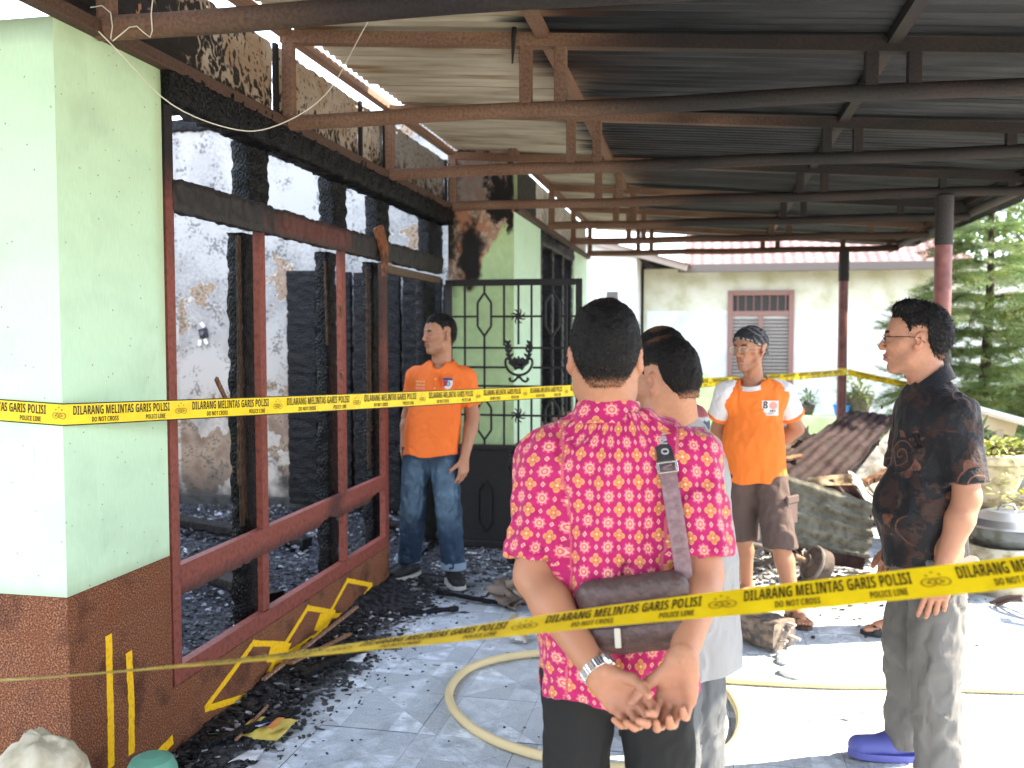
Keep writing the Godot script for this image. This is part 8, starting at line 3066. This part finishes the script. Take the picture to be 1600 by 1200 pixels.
	var pt := part("chest_patch", g, M.plain, r)
	words("8", 0.040, 0.95, Color(0.015, 0.014, 0.014), pt, px * Transform3D(Basis(), Vector3(-0.026, 0.016, 0.003)))
	g = Geo.new()
	g.col = Color(0.75, 0.33, 0.28)
	g.lathe([Vector2(0.001, 0.0005), Vector2(0.019, 0.0005), Vector2(0.021, 0.0)], 20, px * Transform3D(Basis(Vector3.RIGHT, PI / 2), Vector3(0.016, 0.014, 0.0024)))
	part("patch_disc", g, M.plain, pt)
	words("DKV", 0.011, 1.1, Color(0.05, 0.04, 0.04), pt, px * Transform3D(Basis(), Vector3(0.014, -0.016, 0.0034)))
	words("SLAVET", 0.011, 1.0, Color(0.30, 0.26, 0.25), pt, px * Transform3D(Basis(), Vector3(-0.004, -0.031, 0.003)))
	# cargo pocket on the left leg
	g = Geo.new()
	g.col = Color(0.125, 0.085, 0.075)
	var pk := Transform3D(Basis(Vector3.UP, 0.95), Vector3(0.098, 0.585, 0.135))
	g.box(pk, Vector3(0.11, 0.13, 0.018), 0.006)
	g.box(pk * Transform3D(Basis(), Vector3(0, 0.072, 0.004)), Vector3(0.12, 0.045, 0.020), 0.006)
	part("cargo_pocket", g, M.cloth, r)
	sandal(r, o.J.al, fdir(18), Color(0.075, 0.045, 0.038))
	sandal(r, o.J.ar, fdir(-30), Color(0.075, 0.045, 0.038))

# ---- black batik shirt, profile
func man_black() -> void:
	var o := {
		"label": "man in black batik shirt and glasses seen in profile at right", "at": Vector3(0.72, 0, -3.42), "facing": -108.0, "head_yaw": -102.0, "head_pitch": -1.0,
		"J": {"head": Vector3(-0.005, 1.535, 0.0), "neck": Vector3(0.035, 1.39, 0.01), "chest": Vector3(0.055, 1.19, 0.01), "belly": Vector3(0.025, 0.96, 0.03), "pelvis": Vector3(0.04, 0.83, 0.03),
			"sl": Vector3(0.095, 1.300, 0.140), "sr": Vector3(0.03, 1.29, -0.14), "el": Vector3(0.125, 1.025, 0.185), "er": Vector3(0.0, 1.02, -0.19), "wl": Vector3(0.045, 0.79, 0.225), "wr": Vector3(-0.03, 0.80, -0.15),
			"hl": Vector3(0.06, 0.84, 0.11), "hr": Vector3(0.04, 0.84, -0.05), "kl": Vector3(0.045, 0.46, 0.15), "kr": Vector3(0.0, 0.46, -0.05), "al": Vector3(0.065, 0.08, 0.17), "ar": Vector3(0.025, 0.08, -0.15)},
		"hand_l": [Vector3(-0.22, -1.0, 0.02), Vector3(0.3, 0.0, -1.0), [0.22, 0.26, 0.3, 0.34], 0.3], "hand_r": [Vector3(-0.2, -1.0, 0.0), Vector3(0.2, 0.0, 1.0), [0.3, 0.3, 0.3, 0.3], 0.3],
		"arm": 1.03, "fat": 0.8, "beard": 0.12, "hair": 0.013, "quiff": 1.0, "hairline": 0.068, "strands": 3600, "strand_len": 0.012, "cell": 0.0030, "skin": Color(0.42, 0.205, 0.125), "girth": 1.0,
		"trousers": {"mat": M.cloth, "hem": 0.045, "seed": 662, "width": 0.98, "fold": 0.013, "freq": 5.0, "tone": func(p, g): return Color(0.165, 0.157, 0.148)},
		"shirt": {"mat": M.blackbatik, "hem": 0.765, "sleeve": 0.82, "cuff": 0.066, "chest": 0.143, "waist": 0.148, "hip": 0.158, "depth": 0.80, "seed": 664, "fold": 0.011, "paunch": 0.095,
			"creases": [[Vector3(-0.02, 1.22, 0.12), Vector3(0.03, 0.98, 0.16), 0.010, true]]},
	}
	var r := person(o)
	collar(r, Vector3(0.03, 1.385, 0.01), fdir(-108), 0.068, 0.068, 0.050, 0.35, M.blackbatik, Color.WHITE, "collar", 1.1, 0.012)
	glasses(r, hframe(o), M.frame, 0.023, 0.013, 0.0015)
	for k in 4:
		var g := Geo.new()
		g.col = Color(0.12, 0.075, 0.06)
		g.ball(Transform3D(Basis(), Vector3(-0.105 - 0.010 * k, 1.30 - 0.13 * k, -0.03)), Vector3(0.004, 0.007, 0.007), 10, 6)
		part("button", g, M.plain, r)
	shoe(r, o.J.ar, fdir(-78), Color(0.105, 0.115, 0.36), Color(0.115, 0.125, 0.38), 0.30, "shoe_cover")
	shoe(r, o.J.al, fdir(-95), Color(0.105, 0.115, 0.36), Color(0.115, 0.125, 0.38), 0.30, "shoe_cover")

# ---- three more, mostly hidden
func men_behind() -> void:
	var b := {
		"label": "stout man in grey tee partly hidden behind the magenta shirt man", "at": Vector3(-0.10, 0, -2.78), "facing": -118.0, "head_yaw": -122.0, "head_pitch": 14.0,
		"J": {"head": Vector3(-0.01, 1.415, 0.03), "neck": Vector3(0.02, 1.285, -0.03), "chest": Vector3(0.015, 1.06, -0.05), "belly": Vector3(0.015, 0.86, -0.02), "pelvis": Vector3(0.035, 0.76, -0.02),
			"sl": Vector3(-0.055, 1.21, 0.13), "sr": Vector3(0.085, 1.19, -0.20), "el": Vector3(-0.11, 0.97, 0.19), "er": Vector3(0.02, 0.92, -0.27), "wl": Vector3(-0.20, 0.80, 0.11), "wr": Vector3(-0.14, 0.78, -0.25),
			"hl": Vector3(0.01, 0.76, 0.06), "hr": Vector3(0.075, 0.76, -0.10), "kl": Vector3(0.01, 0.42, 0.05), "kr": Vector3(0.085, 0.42, -0.08), "al": Vector3(0.03, 0.08, 0.06), "ar": Vector3(0.10, 0.08, -0.10)},
		"hand_l": [Vector3(-0.7, -0.6, 0), Vector3(0.3, -0.5, -0.6), [0.6, 0.6, 0.6, 0.6], 0.4], "hand_r": [Vector3(-0.7, -0.6, 0.1), Vector3(0.3, -0.5, 0.6), [0.6, 0.6, 0.6, 0.6], 0.4],
		"fat": 1.0, "hair": 0.012, "bald": 0.7, "strands": 2600, "strand_len": 0.007, "hair_cell": 0.0038, "face": true, "neck_r": 0.062, "girth": 1.12,
		"trousers": {"mat": M.cloth, "hem": 0.05, "seed": 672, "width": 1.1, "fold": 0.012, "tone": func(p, g): return Color(0.12, 0.122, 0.126)},
		"shirt": {"mat": M.cloth, "name": "tee_shirt", "hem": 0.575, "sleeve": 0.70, "cuff": 0.078, "chest": 0.172, "waist": 0.182, "hip": 0.19, "depth": 0.80, "seed": 674, "fold": 0.011, "tone": func(p, g): return Color(0.33, 0.325, 0.315)},
	}
	var r := person(b)
	collar(r, Vector3(0.018, 1.272, -0.028), fdir(-118), 0.072, 0.072, 0.020, 0.0, M.cloth, Color(0.32, 0.315, 0.305), "neckband", 0.6, 0.006)
	shoe(r, b.J.al, fdir(-115), Color(0.03, 0.03, 0.03), Color(0.03, 0.03, 0.03))
	shoe(r, b.J.ar, fdir(-125), Color(0.03, 0.03, 0.03), Color(0.03, 0.03, 0.03))
	var c := {
		"label": "man in striped blue tee whose head top shows behind the grey tee man", "at": Vector3(-0.16, 0, -3.55), "facing": -110.0, "head_yaw": -115.0, "head_pitch": 8.0,
		"J": {"head": Vector3(-0.005, 1.455, 0.0), "neck": Vector3(0.02, 1.32, -0.03), "chest": Vector3(0.02, 1.09, -0.03), "belly": Vector3(0.02, 0.92, -0.02), "pelvis": Vector3(0.03, 0.80, -0.02),
			"sl": Vector3(-0.045, 1.235, 0.13), "sr": Vector3(0.115, 1.22, -0.17), "el": Vector3(-0.08, 0.97, 0.18), "er": Vector3(0.07, 0.95, -0.22), "wl": Vector3(-0.18, 0.80, 0.1), "wr": Vector3(-0.06, 0.78, -0.2),
			"hl": Vector3(0.01, 0.80, 0.06), "hr": Vector3(0.05, 0.80, -0.10), "kl": Vector3(0.01, 0.43, 0.05), "kr": Vector3(0.05, 0.43, -0.08), "al": Vector3(0.03, 0.08, 0.06), "ar": Vector3(0.06, 0.08, -0.10)},
		"hand_l": [Vector3(-0.7, -0.6, 0), Vector3(0.3, -0.5, -0.6), [0.6, 0.6, 0.6, 0.6], 0.4], "hand_r": [Vector3(-0.7, -0.6, 0.1), Vector3(0.3, -0.5, 0.6), [0.6, 0.6, 0.6, 0.6], 0.4],
		"cell": 0.005, "hair_cell": 0.0055, "hair": 0.009, "bald": 1.0, "strands": 900, "strand_len": 0.007, "face": false,
		"trousers": {"mat": M.cloth, "hem": 0.05, "seed": 682, "tone": func(p, g): return Color(0.05, 0.055, 0.07)},
		"shirt": {"mat": M.cloth, "name": "tee_shirt", "hem": 0.70, "sleeve": 0.70, "cuff": 0.075, "chest": 0.162, "waist": 0.165, "hip": 0.17, "seed": 684, "fold": 0.008,
			"tone": func(p, g): return Color(0.36, 0.10, 0.11) if p.y > 1.235 else (Color(0.50, 0.48, 0.47) if p.y > 1.222 else (Color(0.055, 0.085, 0.13) if p.y > 1.12 or fposmod(p.y, 0.05) > 0.02 else Color(0.48, 0.47, 0.46)))},
	}
	r = person(c)
	shoe(r, c.J.al, fdir(-110), Color(0.03, 0.03, 0.03), Color(0.03, 0.03, 0.03))
	shoe(r, c.J.ar, fdir(-115), Color(0.03, 0.03, 0.03), Color(0.03, 0.03, 0.03))
	var d := {
		"label": "person hidden behind the black batik man with only a sandalled foot showing", "at": Vector3(1.122, 0, -5.12), "facing": -95.0, "head_yaw": -95.0,
		"J": {"head": Vector3(0.0, 1.40, 0.0), "neck": Vector3(0.01, 1.27, 0.0), "chest": Vector3(0.01, 1.08, 0.0), "belly": Vector3(0.01, 0.90, 0.0), "pelvis": Vector3(0.01, 0.78, 0.0),
			"sl": Vector3(0.02, 1.22, 0.15), "sr": Vector3(0.01, 1.22, -0.15), "el": Vector3(0.05, 0.96, 0.17), "er": Vector3(0.05, 0.96, -0.17), "wl": Vector3(0.04, 0.74, 0.12), "wr": Vector3(0.04, 0.74, -0.12),
			"hl": Vector3(0.01, 0.78, 0.08), "hr": Vector3(0.01, 0.78, -0.08), "kl": Vector3(-0.07, 0.42, 0.09), "kr": Vector3(0.05, 0.42, -0.09), "al": Vector3(-0.13, 0.085, 0.10), "ar": Vector3(0.09, 0.085, -0.10)},
		"hand_l": [Vector3(0, -1, 0), Vector3(0, 0, -1), [0.3, 0.3, 0.3, 0.3], 0.3], "hand_r": [Vector3(0, -1, 0), Vector3(0, 0, 1), [0.3, 0.3, 0.3, 0.3], 0.3],
		"cell": 0.005, "hair_cell": 0.006, "barefoot": true, "toe_l": fdir(-95), "toe_r": fdir(-95), "girth": 0.8,
		"trousers": {"mat": M.cloth, "hem": 0.13, "seed": 692, "width": 0.85, "tone": func(p, g): return Color(0.03, 0.03, 0.035)},
		"shirt": {"mat": M.cloth, "hem": 0.72, "sleeve": 0.7, "chest": 0.16, "seed": 694, "tone": func(p, g): return Color(0.05, 0.05, 0.06)},
	}
	r = person(d)
	sandal(r, d.J.al, fdir(-95), Color(0.022, 0.02, 0.02))
	sandal(r, d.J.ar, fdir(-95), Color(0.022, 0.02, 0.02))
# ---------------------------------------------------------------- police tape
# a strip along points with its own across-directions; the lettering is bent along it
class Strip:
	var p := PackedVector3Array()
	var up := PackedVector3Array()   # across the tape, towards the top of the letters
	var s := PackedFloat32Array()

	func done() -> void:
		s.resize(p.size())
		for i in range(1, p.size()):
			s[i] = s[i - 1] + p[i].distance_to(p[i - 1])

	func at(d: float) -> Array:
		var i := 0
		while i < s.size() - 2 and s[i + 1] < d:
			i += 1
		var t := (d - s[i]) / maxf(s[i + 1] - s[i], 1e-6)
		var tg := (p[i + 1] - p[i]).normalized()
		var u := up[i].lerp(up[i + 1], t)
		u = (u - tg * u.dot(tg)).normalized()
		return [p[i].lerp(p[i + 1], t), tg, u, tg.cross(u)]

func tape_words(st: Strip, txt: String, start: float, width: float, base: float, hgt: float, m: Material, parent: Node, called := "lettering", shear := 0.0) -> void:
	var tm := TextMesh.new()
	var sf := SystemFont.new()
	sf.font_names = PackedStringArray(["Droid Sans"])
	sf.font_weight = 700
	tm.font = sf
	tm.text = txt
	tm.font_size = 32
	tm.pixel_size = 0.01
	tm.depth = 0.0
	tm.curve_step = 4.0
	var a := tm.get_mesh_arrays()
	var v: PackedVector3Array = a[Mesh.ARRAY_VERTEX]
	var lo := Vector2(1e9, 1e9)
	var hi := Vector2(-1e9, -1e9)
	for q in v:
		lo = Vector2(minf(lo.x, q.x), minf(lo.y, q.y))
		hi = Vector2(maxf(hi.x, q.x), maxf(hi.y, q.y))
	var src_n: PackedVector3Array = a[Mesh.ARRAY_NORMAL]
	var idx = a[Mesh.ARRAY_INDEX]
	var order := PackedInt32Array(idx) if idx != null else PackedInt32Array(range(v.size()))
	var g := Geo.new()
	for side in [1.0, -1.0]:
		for i in range(0, order.size(), 3):
			if src_n[order[i]].z < 0.5:
				continue
			var q := []
			var nn := Vector3.ZERO
			for k in 3:
				var w := v[order[i + k]]
				var fx := (w.x - lo.x) / (hi.x - lo.x)
				var fy := (w.y - lo.y) / (hi.y - lo.y)
				var fr := st.at(start + fx * width + shear * fy * hgt)
				nn = fr[3] * side
				q.append(fr[0] + fr[2] * (base + fy * hgt) + nn * 0.0012)
			if side > 0.0:
				g.tri(q[0], q[1], q[2], nn, nn, nn)
		if side > 0.0: continue
	part(called, g, m, parent)

func emblem(st: Strip, at: float, hgt: float, m: Material, parent: Node) -> void:
	# two pairs of leafy rings with three stars over them
	var g := Geo.new()
	var put := func(x: float, y: float) -> Vector3:
		var fr := st.at(at + x)
		return fr[0] + fr[2] * y + fr[3] * 0.0012
	for c in [[-0.011, -0.004, 0.0105], [0.011, -0.004, 0.0105], [0.0, -0.002, 0.0085]]:
		for k in 20:
			var a0 := TAU * k / 20.0
			var a1 := TAU * (k + 0.8) / 20.0
			var r0: float = c[2] * hgt / 0.05
			var r1: float = r0 * 0.76
			var fr := st.at(at + c[0])
			g.quad(put.call(c[0] + cos(a0) * r0 * 1.15, c[1] + sin(a0) * r0), put.call(c[0] + cos(a1) * r0 * 1.15, c[1] + sin(a1) * r0), put.call(c[0] + cos(a1) * r1 * 1.1, c[1] + sin(a1) * r1), put.call(c[0] + cos(a0) * r1 * 1.1, c[1] + sin(a0) * r1), fr[3])
	for c in [[-0.010, 0.014, 0.003], [0.010, 0.014, 0.003], [0.0, 0.021, 0.003], [-0.011, -0.004, 0.004], [0.011, -0.004, 0.004]]:
		var fr := st.at(at + c[0])
		g.quad(put.call(c[0] - c[2], c[1]), put.call(c[0], c[1] + c[2]), put.call(c[0] + c[2], c[1]), put.call(c[0], c[1] - c[2]), fr[3])
	part("emblem", g, m, parent)

func tape(called: String, label: String, st: Strip, w: float, first: float, rep: float, border: float, slant: float, back_words := false) -> void:
	st.done()
	var o := thing(called, label, "tape", Vector3.ZERO)
	var rows := [PackedVector3Array(), PackedVector3Array(), PackedVector3Array(), PackedVector3Array(), PackedVector3Array()]
	var m := st.p.size()
	for i in m:
		var tg := (st.p[mini(i + 1, m - 1)] - st.p[maxi(i - 1, 0)]).normalized()
		var u := (st.up[i] - tg * st.up[i].dot(tg)).normalized()
		for k in 5:
			rows[k].append(st.p[i] + u * w * (-0.5 + 0.25 * k))
	var g := Geo.new()
	g.sheet(rows, 0.0)
	part("strip", g, M.tape, o)
	if border > 0.0:
		for e in [-0.5, 0.5]:
			var br := [PackedVector3Array(), PackedVector3Array()]
			for i in m:
				var tg := (st.p[mini(i + 1, m - 1)] - st.p[maxi(i - 1, 0)]).normalized()
				var u := (st.up[i] - tg * st.up[i].dot(tg)).normalized()
				var nn := tg.cross(u)
				br[0].append(st.p[i] + u * w * e + nn * 0.0012)
				br[1].append(st.p[i] + u * (w * e - signf(e) * border) + nn * 0.0012)
			g = Geo.new()
			g.sheet(br, 0.0)
			part("border_line", g, M.ink, o)
	var d := first
	while d + rep < st.s[m - 1]:
		if d > -0.01:
			tape_words(st, "DILARANG MELINTAS GARIS POLISI", d, rep * 0.79, -0.002 * w / 0.07, w * 0.40, M.ink, o, "lettering", slant)
			tape_words(st, "DO NOT CROSS", d + rep * 0.14, rep * 0.21, -w * 0.37, w * 0.22, M.ink, o, "lettering", slant)
			tape_words(st, "POLICE LINE", d + rep * 0.58, rep * 0.17, -w * 0.37, w * 0.22, M.ink, o, "lettering", slant)
			emblem(st, d + rep * 0.895, w * 0.7, M.tape_print, o)
		d += rep

func tapes() -> void:
	M.tape = mat(g8(246, 214, 30), 0.32, ntex(fnl(700, 0.02), [[0.0, Color(0.92, 0.9, 0.85)], [1.0, Color.WHITE]], 256), 0.4, M.soft, 0.12)
	M.tape.backlight_enabled = true
	M.tape.backlight = Color(0.35, 0.28, 0.02)
	M.ink = mat(g8(32, 28, 16), 0.6)
	M.tape_print = mat(g8(150, 122, 20), 0.6)
	# the upper tape: round the pillar corner and back to the far post
	var st := Strip.new()
	var nz := fnl(701, 0.9)
	for k in 12:
		var t := k / 11.0
		st.p.append(Vector3(lerpf(-2.75, -1.874, t), 1.345 - 0.03 * t + 0.012 * (1.0 - t), -2.436))
		st.up.append(Vector3(0.0, 1, 0.02))
	var a := Vector3(-1.868, 1.315, -2.442)
	var b := Vector3(1.575, 1.15, -10.85)
	for k in 64:
		var t := (k + 0.5) / 64.0
		var p := a.lerp(b, t)
		p.y -= 0.10 * t * (1.0 - t) * (1.0 - 0.3 * t)
		p.x += 0.006 * nz.get_noise_1d(t * 14.0)
		st.p.append(p)
		st.up.append(Vector3(0.10 * nz.get_noise_1d(t * 8.0 + 30.0), 1, 0.10 * nz.get_noise_1d(t * 7.0)))
	tape("police_tape", "yellow police tape from green pillar past the orange polo man to the far post", st, 0.068, 0.485, 0.4235, 0.0035, 0.0)
	# a turn round the far post, and on to the right
	st = Strip.new()
	for k in 25:
		var an := TAU * k / 24.0
		st.p.append(Vector3(1.515 + 0.056 * cos(an), 1.15 + 0.01 * sin(an), -10.9 + 0.056 * sin(an)))
		st.up.append(Vector3.UP)
	tape("police_tape", "short turn of yellow police tape tied round the far carport post", st, 0.068, 9.0, 1.0, 0.0, 0.0)
	st = Strip.new()
	for k in 30:
		var t := k / 29.0
		var p := Vector3(1.575, 1.15, -10.86).lerp(Vector3(3.5, 0.80, -9.6), t)
		p.y -= 0.10 * t * (1.0 - t)
		st.p.append(p)
		st.up.append(Vector3(0.1 * sin(t * 5.0), 1, 0.15))
	tape("police_tape", "yellow police tape running from the far post into the conifers", st, 0.068, 0.1, 0.4235, 0.0035, 0.0)
	# the near tape, twisting from edge-on at the left to flat at the right
	st = Strip.new()
	var q := [Vector3(-1.90, 0.82, -1.62), Vector3(-1.364, 0.899, -1.473 - 0.0), Vector3(-0.856, 0.960, -1.51), Vector3(-0.476, 1.022, -1.53), Vector3(-0.154, 1.077, -1.549), Vector3(0.237, 1.140, -1.561), Vector3(0.552, 1.190, -1.578), Vector3(0.95, 1.26, -1.60)]
	var pp := PackedVector3Array()
	for v in q: pp.append(v)
	pp = smooth(pp, 10)
	for i in pp.size():
		var t := clampf((pp[i].x + 1.2) / 1.7, 0.0, 1.0)
		st.p.append(pp[i])
		# lies almost flat at the left and turns up towards the right
		var an := deg_to_rad(lerpf(-105.0, -66.0, sstep(0.0, 1.0, t)))
		st.up.append(Vector3(0, cos(an), sin(an)))
	tape("police_tape", "nearest yellow police tape sagging across in front of the magenta shirt man", st, 0.075, 0.34, 0.335, 0.0, 0.12)
